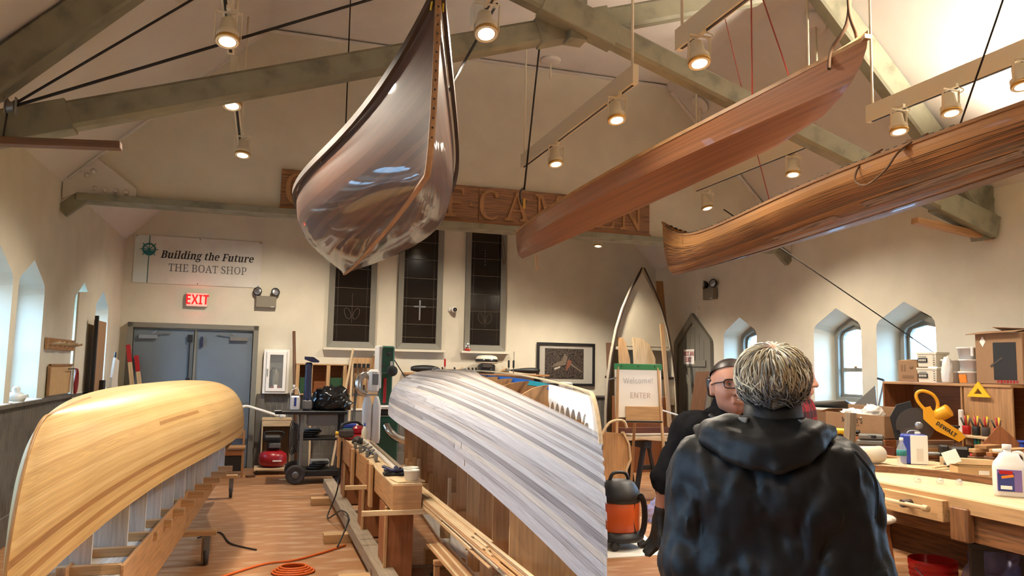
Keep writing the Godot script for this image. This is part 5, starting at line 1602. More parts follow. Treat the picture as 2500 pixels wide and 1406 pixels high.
# ---------------------------------------------------------------- between the boats
func centre_things() -> void:
	var t := thing("box_beam", "long plywood box beam on brown panel legs between the two strip boats", "beam", Vector3(1.0, 0, -7.4))
	B(t, "end_cap", "ply", Vector3(0, 0.7, 1.9), Vector3(0.2, 0.2, 0.02))
	B(t, "near_side", "ply", Vector3(-0.095, 0.705, 1.25), Vector3(0.016, 0.17, 1.3))
	B(t, "far_side", "ply", Vector3(-0.11, 0.7, -0.65), Vector3(0.016, 0.24, 2.5))
	B(t, "right_side", "ply", Vector3(0.095, 0.7, 0.0), Vector3(0.016, 0.19, 3.8))
	B(t, "top_board", "pale", Vector3(0, 0.8, 0.65), Vector3(0.21, 0.018, 2.5))
	B(t, "top_board", "pale", Vector3(0.02, 0.8, -1.25), Vector3(0.25, 0.018, 1.3))
	for q in [[0.62, 0.0], [-0.55, -0.02], [-1.85, -0.03]]:
		B(t, "side_cleat", "pine", Vector3(-0.125 + q[1], 0.66, q[0] + 0.3), Vector3(0.025, 0.34, 0.12))
		B(t, "side_cleat", "plyred", Vector3(-0.12 + q[1], 0.7, q[0] + 0.12), Vector3(0.025, 0.22, 0.1))
	for z: float in [1.45, 0.1, -1.6]:
		B(t, "leg_panel", "plyred", Vector3(-0.09, 0.36, z), Vector3(0.02, 0.5, 0.34))
		B(t, "leg_panel", "plyred", Vector3(0.0, 0.36, z + 0.17), Vector3(0.2, 0.5, 0.02))
		B(t, "leg_edge", "pine", Vector3(-0.1, 0.36, z + 0.18), Vector3(0.022, 0.5, 0.03))
		B(t, "foot", "brown", Vector3(0.08, 0.1, z), Vector3(0.5, 0.06, 0.1))
		for e: float in [-1.0, 1.0]:
			cyl(t, "caster", "black", Vector3(0.08 + 0.2 * e - 0.015, 0.05, z + 0.08), 0.05, 0.03, Vector3(0, 0, -PI / 2), 14)
	# L brackets that carry the loose strips
	for z: float in [1.86, 0.7]:
		B(t, "bracket_arm", "pale", Vector3(0.0, 0.615, z + 0.04), Vector3(0.62, 0.035, 0.03))
		B(t, "bracket_post", "pale", Vector3(0.3, 0.72, z + 0.04), Vector3(0.024, 0.24, 0.024))
	B(t, "spreader", "pale", Vector3(-0.06, 0.845, -1.35), Vector3(0.32, 0.02, 0.03))
	# loose cedar strips lying in the brackets
	var rng := RandomNumberGenerator.new()
	rng.seed = 31
	var proto: Node3D = null
	for k in 35:
		var layer := k / 7
		var x := 1.117 + (k % 7) * 0.0178
		var len_ := rng.randf_range(2.4, 4.2)
		var z0 := rng.randf_range(-7.4, -6.6)
		var y := 0.641 + layer * 0.0118
		var o := bar(null, "cedar_strip", ["pale", "pine", "oldpine"][rng.randi() % 3], Vector3(x, y, z0), Vector3(x, y, z0 + len_), 0.0168, 0.0112)
		tag(o, "thin loose cedar strip in the bundle beside the planked boat", "wood strip", "loose cedar strips in the brackets")
	# more strips sagging lower, nearer
	for k in 8:
		var x := 1.112 + k * 0.0175
		var o := bar(null, "cedar_strip", ["oldpine", "pale", "oldpine"][k % 3], Vector3(x, 0.434, -5.3), Vector3(x, 0.403, -3.2 - 0.06 * (k % 4)), 0.0165, 0.011)
		tag(o, "thin loose strip lying low under the planked boat's near end", "wood strip", "strips lying low under the boat")
	t = thing("strip_rest", "low wooden rest carrying the strips under the planked boat", "rest", Vector3(1.17, 0, -4.3))
	B(t, "bar", "oldpine", Vector3(0, 0.41, -0.6), Vector3(0.2, 0.03, 0.05))
	B(t, "bar", "oldpine", Vector3(0.0, 0.38, 0.7), Vector3(0.2, 0.03, 0.05))
	for q in [[-0.08, -0.6], [0.08, -0.6], [-0.08, 0.7], [0.08, 0.7]]: B(t, "leg", "oldpine", Vector3(q[0], 0.19, q[1]), Vector3(0.035, 0.4, 0.035))
	B(t, "post", "pale", Vector3(-0.11, 0.5, 0.7), Vector3(0.03, 0.25, 0.03))
	# timber on the floor with blocks
	t = thing("floor_timber", "long grey-brown timber lying on blocks on the floor", "timber", Vector3(0.86, 0, -8.1))
	bar(t, "timber", "grey_wood", Vector3(0.04, 0.13, 2.6), Vector3(0.0, 0.13, -2.2), 0.13, 0.1)
	for z: float in [2.1, 0.6, -1.4]: B(t, "block", "pine", Vector3(-0.05, 0.04, z), Vector3(0.42, 0.08, 0.14))
	# items on the beam
	for q in [[1.11, -8.5, 1.1, -6.1, "white_wood", "white-painted rail lying along the box beam"], [1.16, -8.3, 1.145, -6.1, "grey_wood", "grey rail lying along the box beam's right edge"]]:
		tag(bar(null, "loose_rail", q[4], Vector3(q[0] - 0.05, 0.83, q[1]), Vector3(q[2] - 0.08, 0.824, q[3]), 0.03, 0.024), q[5], "rail")
	t = thing("plastic_clamp", "dark blue star-shaped clamp on the near end of the box beam", "clamp", Vector3(0.97, 0.81, -5.92))
	for k in 5: B(t, "arm", "navy", Vector3(0.05 * cos(k * 1.257), 0.035 + 0.012 * (k % 2), 0.05 * sin(k * 1.257)), Vector3(0.1, 0.02, 0.03), Vector3(0, -k * 1.257, 0.3), 0.006)
	B(t, "base", "black", Vector3(0, 0.012, 0), Vector3(0.16, 0.024, 0.08), Vector3.ZERO, 0.008)
	tag(B(null, "scrap_plate", "pale", Vector3(1.02, 0.815, -5.63), Vector3(0.2, 0.012, 0.2), Vector3(0, 0.15, 0)), "thin square ply offcut under the white tubs", "offcut")
	for q in [[1.04, -5.58, "white tub standing at the near end of the box beam, nearer one"], [1.06, -5.72, "white tub standing at the near end of the box beam, farther one"]]:
		t = thing("white_tub", q[2], "tub", Vector3(q[0], 0.822, q[1]), 0.0, "white tubs on the box beam")
		var s := S(true)
		lathe(s, [Vector2(0.042, 0), Vector2(0.046, 0.006), Vector2(0.054, 0.06), Vector2(0.058, 0.062), Vector2(0.058, 0.072), Vector2(0.05, 0.072), Vector2(0.044, 0.01), Vector2(0, 0.01)], 18)
		obj("bowl", s, "tub_cream", t)
	t = thing("orbital_sander", "red sander with a grey body on the far end of the box beam", "sander", Vector3(1.0, 0.81, -8.78), 0.4)
	B(t, "pad", "red", Vector3(0, 0.03, 0), Vector3(0.24, 0.05, 0.12), Vector3.ZERO, 0.012)
	B(t, "body", "red_paint", Vector3(0.03, 0.1, 0), Vector3(0.12, 0.1, 0.09), Vector3.ZERO, 0.03)
	B(t, "dust_box", "rubber", Vector3(-0.13, 0.075, 0.03), Vector3(0.14, 0.09, 0.12), Vector3.ZERO, 0.02)
	rope("handle", "black", curve([Vector3(-0.18, 0.1, 0), Vector3(-0.15, 0.17, 0), Vector3(0.0, 0.19, 0), Vector3(0.08, 0.14, 0)]), 0.016, t)
	t = thing("glue_bottle", "white glue bottle with a blue cap on the box beam", "bottle", Vector3(1.07, 0.81, -8.56))
	var s2 := S(true)
	lathe(s2, [Vector2(0.03, 0), Vector2(0.032, 0.01), Vector2(0.032, 0.12), Vector2(0.014, 0.15), Vector2(0.012, 0.16), Vector2(0, 0.16)], 14)
	obj("body", s2, "tub_cream", t)
	cyl(t, "cap", "blue", Vector3(0, 0.158, 0), 0.012, 0.04, Vector3.ZERO, 10, 0.004)
	t = thing("blue_toolbox", "blue crate with a white tub and yellow handles behind the sander", "crate", Vector3(0.99, 0.81, -9.14))
	B(t, "crate", "teal", Vector3(0, 0.05, 0), Vector3(0.2, 0.1, 0.14), Vector3.ZERO, 0.012)
	B(t, "lid", "blue", Vector3(0, 0.12, -0.02), Vector3(0.22, 0.05, 0.14), Vector3.ZERO, 0.012)
	cyl(t, "tub", "plastic_white", Vector3(0.08, 0.02, 0.1), 0.035, 0.13)
	for e: float in [-1.0, 1.0]: cyl(t, "handle", "yellow", Vector3(0.14 * e + 0.04, 0.045, 0.08), 0.02, 0.08, Vector3(0, 0, PI / 2))
	tag(lump("canvas_bag", "rubber", Vector3(0.97, 0.81, -8.3), Vector3(0.05, 0.05, 0.09), 14, 0.12), "small dark crumpled bag on top of the box beam", "bag")
	for k in 4:
		t = thing("spring_clamp", ["spring clamp at the far end of the box beam", "second spring clamp on the box beam", "third spring clamp on the box beam", "spring clamp nearest the white rails"][k], "clamp", Vector3(0.95, 0.81, -7.7 + 0.3 * k), 0.5 * k, "spring clamps on the box beam")
		bar(t, "jaw", "dull_steel", Vector3(-0.06, 0.015, 0), Vector3(0.06, 0.06, 0.0), 0.025, 0.014)
		bar(t, "jaw", "dull_steel", Vector3(-0.06, 0.06, 0), Vector3(0.06, 0.015, 0.0), 0.025, 0.014)
		B(t, "grip", "grey", Vector3(-0.07, 0.04, 0), Vector3(0.03, 0.07, 0.03), Vector3.ZERO, 0.008)
	# cords on the floor
	tag(rope("extension_cord", "rope_orange", curve([Vector3(-0.35, 0.012, -6.3), Vector3(0.05, 0.012, -6.75), Vector3(0.32, 0.012, -6.85), Vector3(0.55, 0.012, -7.05), Vector3(0.78, 0.012, -7.3)]), 0.009), "orange extension cord snaking across the floor to the timber", "cord")
	t = thing("cord_heap", "heap of orange cord lying on the floor by the golden canoe", "cord", Vector3(0.3, 0, -6.5))
	for k in 4:
		var q := []
		for j in 17: q.append(Vector3((0.16 - 0.02 * k) * cos(TAU * j / 16 + k), 0.012 + 0.012 * k, (0.13 - 0.015 * k) * sin(TAU * j / 16 + k)))
		rope("coil", "rope_orange", q, 0.009, t)
	tag(rope("power_cable", "black", curve([Vector3(0.85, 0.8, -8.7), Vector3(0.83, 0.3, -8.75), Vector3(0.72, 0.02, -8.6), Vector3(0.8, 0.19, -8.0), Vector3(0.82, 0.2, -7.5), Vector3(0.7, 0.02, -7.2)]), 0.008), "black cord looping down over the floor timber", "cord")
	tag(rope("power_cable", "black", curve([Vector3(-0.5, 0.01, -7.9), Vector3(-0.32, 0.01, -8.1), Vector3(-0.2, 0.01, -7.6), Vector3(0.02, 0.01, -7.3)]), 0.007), "thin dark cord on the floor beside the golden canoe", "cord")
	# light stand
	t = thing("tripod_stand", "thin black tripod stand beside the tool cart", "stand", Vector3(0.98, 0, -10.2))
	rope("pole", "black", [Vector3(0, 0.12, 0), Vector3(0.12, 0.9, 0)], 0.012, t)
	for k in 3: rope("leg", "black", [Vector3(0.01, 0.22, 0), Vector3(0.22 * cos(k * 2.1), 0.012, 0.22 * sin(k * 2.1))], 0.012, t)

# ---------------------------------------------------------------- right of the planked boat
func hull_on_end() -> void:
	# small white boat stood on its transom, open side to the room
	var t := thing("upright_skiff", "white open skiff stood on end in the far right corner", "boat", Vector3(6.02, 0, -11.75))
	var ys := [0.02, 0.5, 0.95, 1.4, 1.85, 2.3, 2.65, 2.95, 3.2, 3.34]
	var hw := [0.6, 0.63, 0.635, 0.61, 0.55, 0.46, 0.35, 0.22, 0.09, 0.012]
	var dp := [0.34, 0.4, 0.42, 0.42, 0.4, 0.36, 0.3, 0.22, 0.12, 0.04]
	var rows := []
	var outer := []
	for i in ys.size():
		var r := []
		var o := []
		for k in 17:
			var a := PI * k / 16
			r.append(Vector3(-cos(a) * hw[i] * (1.0 if k in [0, 16] else 0.985), ys[i], -pow(sin(a), 0.7) * dp[i]))
			o.append(Vector3(-cos(a) * (hw[i] + 0.012), ys[i] + (0.012 if i == 9 else 0.0), -pow(sin(a), 0.7) * (dp[i] + 0.012)))
		rows.append(r)
		outer.append(o)
	var s := S(true)
	sheet(s, rows)
	obj("inside", s, "cream_paint", t)
	s = S(true)
	sheet(s, outer)
	obj("outside", s, "cream_paint", t)
	for e: float in [-1.0, 1.0]:
		var rail := []
		for i in ys.size(): rail.append(Vector3(e * (hw[i] + 0.008), ys[i], 0.0))
		var g := rope("rub_rail", "dark", rail, 0.014, t)
		g.set_meta("label", "dark rail along the skiff's edge")
	slab(t, "bow_deck", "cream_paint", [Vector2(-0.5, 2.02), Vector2(0.5, 2.02), Vector2(0.45, 2.3), Vector2(0.34, 2.65), Vector2(0.2, 2.95), Vector2(0, 3.28), Vector2(-0.2, 2.95), Vector2(-0.34, 2.65), Vector2(-0.45, 2.3)], 0.015, Vector3(0, 0, -0.04))
	B(t, "thwart", "cream_paint", Vector3(0, 1.98, -0.1), Vector3(1.0, 0.05, 0.2))
	B(t, "thwart", "dark", Vector3(0, 1.5, -0.12), Vector3(1.18, 0.04, 0.2))
	B(t, "stern_seat", "cream_paint", Vector3(0.32, 1.26, -0.05), Vector3(0.58, 0.42, 0.02))
	B(t, "transom", "cream_paint", Vector3(0, 0.02, -0.17), Vector3(1.15, 0.03, 0.32))
	for q in [[-0.33, "plain pale board standing inside the upright skiff", "pine", 0.2, 0.0], [0.02, "wavy-grained yellow board standing inside the upright skiff", "pale", 0.36, 0.04]]:
		var b := slab(null, "leaning_board", q[2], [Vector2(-q[3] / 2, 0), Vector2(q[3] / 2, 0), Vector2(q[3] / 2 + q[4], 0.62), Vector2(q[3] / 2 - 0.06, 0.86), Vector2(0, 0.95), Vector2(-q[3] / 2, 0.97)], 0.02, Vector3(6.0 + q[0], 1.0, -11.66), Vector3(-0.12, 0, 0))
		b.position.y = 1.2
		tag(b, q[1], "board")
	t = thing("board_stand", "low brown crate carrying the boards before the upright skiff", "crate", Vector3(5.85, 0, -11.55))
	B(t, "crate", "plyred", Vector3(0, 0.6, 0), Vector3(0.85, 1.2, 0.25))
	tag(bar(null, "long_batten", "pine", Vector3(6.28, 0.02, -11.2), Vector3(6.3, 2.4, -11.62), 0.07, 0.03), "long upright batten before the skiff's right side", "batten")
	tag(bar(null, "plank_brown", "brown", Vector3(5.8, 0.02, -12.4), Vector3(5.88, 2.1, -12.78), 0.12, 0.025), "dark brown plank leaning at the skiff's left side", "plank")
	tag(bar(null, "plank_brown", "oldpine", Vector3(5.96, 0.02, -12.45), Vector3(6.0, 2.5, -12.6), 0.06, 0.025), "narrow plank behind the skiff's left side", "plank")
	tag(bar(null, "spare_oar", "oldpine", Vector3(6.72, 0.02, -11.9), Vector3(6.62, 3.2, -12.3), 0.14, 0.02), "wooden oar blade showing behind the skiff's right side", "oar")
	tag(bar(null, "brown_board", "brown", Vector3(6.25, 0.02, -10.7), Vector3(6.55, 1.62, -10.75), 0.02, 0.4, Vector3.BACK), "brown board leaning before the grey arched door", "board")

func right_middle_things() -> void:
	# flip chart on an easel
	var t := thing("flip_chart", "flip chart pad with a green top and faint handwriting on a wooden easel", "flip chart", Vector3(4.22, 0, -8.35), -0.25)
	B(t, "board", "pale", Vector3(0, 1.33, -0.02), Vector3(0.56, 0.64, 0.012), Vector3(-0.1, 0, 0))
	var pad := B(t, "pad", "paper", Vector3(0, 1.36, 0.0), Vector3(0.55, 0.58, 0.014), Vector3(-0.1, 0, 0))
	B(pad, "binding", "pad_green", Vector3(0, 0.305, 0.004), Vector3(0.57, 0.07, 0.018))
	for x: float in [-0.2, 0.0, 0.2]: cyl(pad, "hole", "black", Vector3(x, 0.31, 0.012), 0.009, 0.004, Vector3(PI / 2, 0, 0), 8)
	text("handwriting", "Welcome!", "pencil", pad, Vector3(0.0, 0.14, 0.008), 0.058, false, Vector3(0, 0, 0.02), false, true, 0.002)
	text("handwriting", "ENTER", "marker_brown", pad, Vector3(0.02, -0.03, 0.008), 0.062, false, Vector3(0, 0, -0.02), false, true, 0.002)
	B(t, "tray_board", "pine", Vector3(0.06, 1.12, 0.04), Vector3(0.44, 0.17, 0.015), Vector3(-0.1, 0, 0))
	B(t, "ledge", "black", Vector3(0.02, 1.03, 0.04), Vector3(0.5, 0.02, 0.07))
	B(t, "marker", "grey", Vector3(-0.31, 1.52, 0.02), Vector3(0.09, 0.015, 0.015), Vector3(0, 0, 0.3))
	for e: float in [-1.0, 1.0]: bar(t, "leg", "pine", Vector3(0.24 * e, 1.66, -0.03), Vector3(0.3 * e, 0.0, 0.2), 0.03, 0.025)
	bar(t, "rear_leg", "pine", Vector3(0, 1.6, -0.05), Vector3(0, 0, -0.45), 0.03, 0.025)
	# sawhorse table with boards
	t = thing("sawhorse", "black wooden sawhorse under the long boards", "sawhorse", Vector3(4.62, 0, -9.25))
	B(t, "beam", "black_wood", Vector3(0, 0.7, 0), Vector3(0.1, 0.09, 0.75))
	for q in [[-1, 0.32], [1, 0.32], [-1, -0.32], [1, -0.32]]: bar(t, "leg", "black_wood", Vector3(0.03 * q[0], 0.7, q[1]), Vector3(0.17 * q[0], 0.0, q[1] * 1.1), 0.07, 0.035)
	B(t, "brace", "black_wood", Vector3(0, 0.42, 0.34), Vector3(0.2, 0.06, 0.02))
	dup(t, "black wooden sawhorse farther right under the long boards", Vector3(5.3, 0, -9.25))
	t = thing("work_table", "rough pine tabletop laid across the black sawhorses", "tabletop", Vector3(4.87, 0.75, -9.25))
	for k in 4: B(t, "plank", "pine", Vector3(0, 0.02, -0.27 + k * 0.18), Vector3(1.25, 0.035, 0.175))
	slab(t, "live_edge", "pale", [Vector2(-0.625, -0.02), Vector2(-0.35, 0.0), Vector2(0.0, -0.03), Vector2(0.35, 0.0), Vector2(0.625, -0.02), Vector2(0.625, 0.03), Vector2(-0.625, 0.03)], 0.03, Vector3(0, 0.02, 0.38))
	for q in [[0.02, 0.05, "mahogany", "reddish plank standing on edge on the sawhorse table", 0.9, 0.09], [0.12, 0.3, "grey_wood", "grey weathered plank lying on the sawhorse table", 1.1, 0.03]]:
		tag(B(null, "table_plank", q[2], Vector3(4.85 + q[0], 0.79 + q[5] / 2, -9.25 + q[1] - 0.1), Vector3(q[4], q[5], 0.04 if q[5] > 0.05 else 0.2)), q[3], "plank")
	tag(B(null, "paper_box", "plastic_white", Vector3(5.2, 0.82, -9.5), Vector3(0.22, 0.06, 0.1)), "small white box on the sawhorse table", "box")
	tag(rope("bent_stick", "white_wood", [Vector3(4.75, 1.16, -9.05), Vector3(5.35, 1.02, -9.3), Vector3(5.45, 0.79, -9.35)], 0.012), "pale stick poking out above the sawhorse table", "stick")
	for q in [[4.3, -10.0, 0.32, 0.42, "plastic_white", "white storage bin under the sawhorse table"], [4.66, -10.0, 0.3, 0.46, "door_blue", "grey-blue storage bin under the sawhorse table"]]:
		var b := thing("storage_bin", q[5], "bin", Vector3(q[0], 0, q[1]))
		B(b, "body", q[4], Vector3(0, q[3] / 2, 0), Vector3(q[2], q[3], 0.3), Vector3.ZERO, 0.01)
		B(b, "lid", q[4], Vector3(0, q[3] + 0.01, 0), Vector3(q[2] + 0.03, 0.025, 0.33), Vector3.ZERO, 0.006)
	tag(lump("plastic_bag", "film", Vector3(4.15, 0.0, -7.75), Vector3(0.14, 0.14, 0.13), 6, 0.12), "crumpled clear plastic bag on the floor by the bins", "bag")
	# bending form
	t = thing("curved_form", "curved plywood bending form standing behind the planked boat's near end", "form", Vector3(3.68, 0, -7.8))
	slab(t, "panel", "ply", [Vector2(-0.16, 0), Vector2(0.12, 0), Vector2(0.08, 0.3), Vector2(0.1, 0.55), Vector2(0.15, 0.66), Vector2(0.13, 0.82), Vector2(0.06, 0.94), Vector2(-0.16, 0.96)], 0.02, Vector3(0, 0, 0))
	slab(t, "facing", "pale", [Vector2(0.12, 0.0), Vector2(0.135, 0.0), Vector2(0.1, 0.3), Vector2(0.12, 0.55), Vector2(0.17, 0.66), Vector2(0.15, 0.83), Vector2(0.08, 0.96), Vector2(0.065, 0.94), Vector2(0.13, 0.82), Vector2(0.15, 0.66), Vector2(0.1, 0.55), Vector2(0.08, 0.3)], 0.06, Vector3(0, 0, 0))
	B(t, "base", "pine", Vector3(0, 0.02, -0.05), Vector3(0.4, 0.04, 0.3))
	rope("bent_rib", "pale", curve([Vector3(-0.2, 0.93, 0.05), Vector3(-0.1, 1.06, 0.05), Vector3(0.05, 1.08, 0.05), Vector3(0.1, 1.0, 0.05)]), 0.015, t)
	# drill press behind
	t = thing("drill_press", "small grey drill press beyond the planked boat", "drill press", Vector3(4.25, 0, -10.8))
	B(t, "stand", "brown", Vector3(0, 0.45, 0), Vector3(0.5, 0.9, 0.4))
	cyl(t, "column", "steel", Vector3(-0.04, 0.9, -0.05), 0.03, 0.5)
	B(t, "head", "offwhite", Vector3(0.0, 1.36, 0.04), Vector3(0.12, 0.14, 0.3), Vector3.ZERO, 0.02)
	cyl(t, "chuck", "steel", Vector3(0.0, 1.2, 0.12), 0.022, 0.1)
	B(t, "table", "dull_steel", Vector3(0.02, 1.1, 0.08), Vector3(0.26, 0.025, 0.24))
	rope("cable", "black", curve([Vector3(0.05, 1.1, 0.1), Vector3(0.14, 1.02, 0.14), Vector3(0.16, 0.94, 0.1), Vector3(0.06, 0.91, 0.12)]), 0.025, t)
	B(t, "yellow_grip", "yellow", Vector3(0.2, 0.93, 0.16), Vector3(0.16, 0.03, 0.03))
	# shop vacuum
	t = thing("shop_vacuum", "orange and black shop vacuum with a coiled cord", "vacuum", Vector3(3.2, 0.01, -6.72))
	var s := S(true)
	lathe(s, [Vector2(0.17, 0.14), Vector2(0.19, 0.16), Vector2(0.19, 0.4), Vector2(0.175, 0.42)], 24)
	obj("drum", s, "orange", t)
	s = S(true)
	lathe(s, [Vector2(0.195, 0.41), Vector2(0.2, 0.44), Vector2(0.19, 0.5), Vector2(0.14, 0.58), Vector2(0.1, 0.6), Vector2(0, 0.605)], 24)
	obj("lid", s, "black", t)
	s = S(true)
	lathe(s, [Vector2(0.16, 0.06), Vector2(0.22, 0.07), Vector2(0.23, 0.1), Vector2(0.19, 0.15), Vector2(0, 0.15)], 24)
	obj("base", s, "black", t)
	for k in 4: cyl(t, "caster", "black", Vector3(0.21 * cos(k * 1.571 + 0.6), 0.04, 0.21 * sin(k * 1.571 + 0.6) - 0.015), 0.04, 0.03, Vector3(PI / 2, 0, 0), 12)
	rope("handle", "black", curve([Vector3(-0.1, 0.58, 0), Vector3(-0.06, 0.66, 0), Vector3(0.06, 0.66, 0), Vector3(0.1, 0.58, 0)]), 0.016, t)
	for k in 4:
		var q := []
		for j in 17: q.append(Vector3(0.13 + (0.07 - 0.008 * k) * sin(TAU * j / 16), 0.3 + (0.2 - 0.012 * k) * cos(TAU * j / 16), 0.17 - 0.012 * k))
		rope("cord", "black", q, 0.008, t)
	tag(slab(null, "floor_sheet", "paper", [Vector2(2.85, 6.35), Vector2(3.48, 6.35), Vector2(3.73, 7.36), Vector2(3.0, 7.3)], 0.006, Vector3(0, 0.004, 0), Vector3(-PI / 2, 0, 0)), "white sheet on the floor under the shop vacuum", "sheet")

# ---------------------------------------------------------------- right hand benches
func near_bench() -> void:
	var t := thing("work_bench", "heavy pine workbench in the right foreground", "workbench", Vector3(4.48, 0, -3.6))
	# boards of the top, front edge towards the camera's left
	for k in 3: B(t, "top_plank", "pale", Vector3(-0.266 + k * 0.266, 0.88, 0.1), Vector3(0.262, 0.04, 3.9), Vector3.ZERO, 0.004)
	B(t, "front_edge", "pine", Vector3(-0.41, 0.85, -0.15), Vector3(0.03, 0.09, 2.6))
	B(t, "apron", "bench", Vector3(-0.36, 0.74, 0.1), Vector3(0.05, 0.2, 3.8))
	B(t, "vise_jaw", "pine", Vector3(-0.44, 0.8, -0.5), Vector3(0.06, 0.13, 0.5))
	B(t, "end_block", "bench", Vector3(-0.42, 0.74, -0.16), Vector3(0.06, 0.2, 0.13), Vector3.ZERO, 0.008)
	var vb := cyl(t, "vise_handle", "pale", Vector3(-0.53, 0.81, -0.74), 0.014, 0.42, Vector3(PI / 2, 0, 0))
	cyl(vb, "knob", "pale", Vector3(0, -0.01, 0), 0.02, 0.03)
	cyl(vb, "knob", "pale", Vector3(0, 0.4, 0), 0.02, 0.04)
	cyl(t, "vise_screw", "dark", Vector3(-0.54, 0.81, -0.5), 0.026, 0.1, Vector3(0, 0, -PI / 2))
	for q in [[-0.3, -1.6], [0.3, -1.6], [-0.3, 1.7], [0.3, 1.7]]: B(t, "leg", "pine" if q[1] < 0 else "bench", Vector3(q[0], 0.43, q[1]), Vector3(0.1, 0.86, 0.1))
	B(t, "back_panel", "bench", Vector3(0.37, 0.56, 0.1), Vector3(0.03, 0.6, 3.6))
	B(t, "side_panel", "cardboard_pale", Vector3(-0.02, 0.42, -1.78), Vector3(0.74, 0.8, 0.02))
	# curved batten and board on the bench
	var pts := []
	for q in [[4.22, -5.12], [4.37, -4.9], [4.6, -4.65], [4.72, -4.3], [4.74, -4.0], [4.7, -3.7]]: pts.append(Vector3(q[0], 0.925, q[1]))
	var s := S()
	var rows := []
	for p in curve(pts, 5): rows.append([p + Vector3(-0.012, -0.022, 0), p + Vector3(0.012, -0.022, 0), p + Vector3(0.012, 0.024, 0), p + Vector3(-0.012, 0.024, 0)])
	sheet(s, rows, true)
	fan(s, rows[0], true)
	fan(s, rows[-1])
	tag(obj("curved_batten", s, "bench"), "long curved wooden batten on edge along the foreground bench", "batten")
	t = thing("back_table", "pale plywood table behind the foreground bench", "table", Vector3(5.18, 0, -4.86))
	B(t, "top", "pale", Vector3(0, 0.89, 0), Vector3(0.56, 0.03, 1.4))
	for q in [[-0.23, -0.62], [0.23, -0.62], [-0.23, 0.62], [0.23, 0.62]]: B(t, "leg", "pine", Vector3(q[0], 0.435, q[1]), Vector3(0.07, 0.87, 0.07))
	# gallon jug
	t = thing("resin_jug", "white gallon jug with a purple and blue label on the foreground bench", "jug", Vector3(4.42, 0.9, -3.73), -0.75)
	s = S(true)
	rows = []
	for q in [[0.0, 0.085, 0.06], [0.012, 0.092, 0.066], [0.17, 0.092, 0.066], [0.2, 0.085, 0.06], [0.235, 0.06, 0.045], [0.262, 0.05, 0.04], [0.268, 0.02, 0.02], [0.29, 0.02, 0.02]]:
		var r := []
		for k in 20:
			var a := TAU * k / 20
			var c := signf(cos(a)) * pow(absf(cos(a)), 0.55)
			var d := signf(sin(a)) * pow(absf(sin(a)), 0.55)
			var off: float = 0.0 if q[0] < 0.264 else -0.01
			r.append(Vector3(c * q[1] + off, q[0], d * q[2]))
		rows.append(r)
	sheet(s, rows, true)
	fan(s, rows[0], true)
	fan(s, rows[-1])
	obj("body", s, "plastic_white", t)
	cyl(t, "cap", "plastic_white", Vector3(-0.01, 0.283, 0), 0.026, 0.03)
	rope("handle", "plastic_white", curve([Vector3(0.02, 0.26, 0), Vector3(0.06, 0.265, 0), Vector3(0.085, 0.235, 0), Vector3(0.08, 0.19, 0)]), 0.013, t)
	B(t, "pump_tab", "plastic_white", Vector3(-0.06, 0.272, 0), Vector3(0.05, 0.016, 0.03))
	var lb := B(t, "front_label", "purple_print", Vector3(-0.01, 0.1, 0.0665), Vector3(0.13, 0.13, 0.004))
	B(lb, "panel", "label_blue", Vector3(-0.018, -0.01, 0.002), Vector3(0.085, 0.11, 0.003))
	B(lb, "patch", "red", Vector3(-0.018, 0.048, 0.003), Vector3(0.07, 0.022, 0.003))
	B(lb, "patch", "label_orange", Vector3(-0.01, 0.024, 0.003), Vector3(0.065, 0.016, 0.003), Vector3(0, 0, 0.2))
	B(lb, "patch", "paper", Vector3(-0.018, -0.042, 0.003), Vector3(0.06, 0.022, 0.003))
	# pale open carton
	t = thing("open_carton", "pale shallow cardboard carton with open flaps on the foreground bench", "carton", Vector3(5.08, 0.905, -4.56), -0.55)
	B(t, "front", "cardboard_pale", Vector3(0, 0.03, 0.1), Vector3(0.3, 0.06, 0.005))
	B(t, "back", "cardboard_pale", Vector3(0, 0.03, -0.1), Vector3(0.3, 0.06, 0.005))
	for e: float in [-1.0, 1.0]: B(t, "side", "cardboard_pale", Vector3(0.15 * e, 0.03, 0), Vector3(0.005, 0.06, 0.2))
	B(t, "flap", "cardboard_pale", Vector3(-0.02, 0.072, 0.02), Vector3(0.28, 0.004, 0.19), Vector3(-0.12, 0, 0))
	B(t, "flap", "paper", Vector3(-0.14, 0.11, -0.09), Vector3(0.12, 0.1, 0.004), Vector3(-0.3, 0.2, 0.3))
	B(t, "paper_label", "paper", Vector3(0.02, 0.025, 0.104), Vector3(0.07, 0.03, 0.002))
	B(t, "tall_flap", "cardboard_pale", Vector3(0.22, 0.11, 0.02), Vector3(0.03, 0.22, 0.006), Vector3(0, 0.3, 0))
	# solvent can
	t = thing("solvent_can", "blue and white rectangular solvent can on the pale table", "can", Vector3(5.12, 0.905, -5.18), -0.55)
	B(t, "body", "can_blue", Vector3(0, 0.12, 0), Vector3(0.19, 0.24, 0.11), Vector3.ZERO, 0.012)
	B(t, "white_panel", "paper", Vector3(0.026, 0.12, 0.056), Vector3(0.13, 0.23, 0.003))
	B(t, "white_panel", "offwhite", Vector3(0.03, 0.08, 0.058), Vector3(0.05, 0.1, 0.002))
	cyl(t, "cap", "plastic_white", Vector3(0.03, 0.24, 0), 0.022, 0.02)
	rope("handle", "steel", curve([Vector3(-0.05, 0.24, 0), Vector3(-0.03, 0.265, 0), Vector3(0.03, 0.268, 0), Vector3(0.06, 0.24, 0)]), 0.006, t)
	# water bottle
	t = thing("water_bottle", "clear plastic water bottle with a dark label beside the solvent can", "bottle", Vector3(4.8, 0.9, -4.98))
	s = S(true)
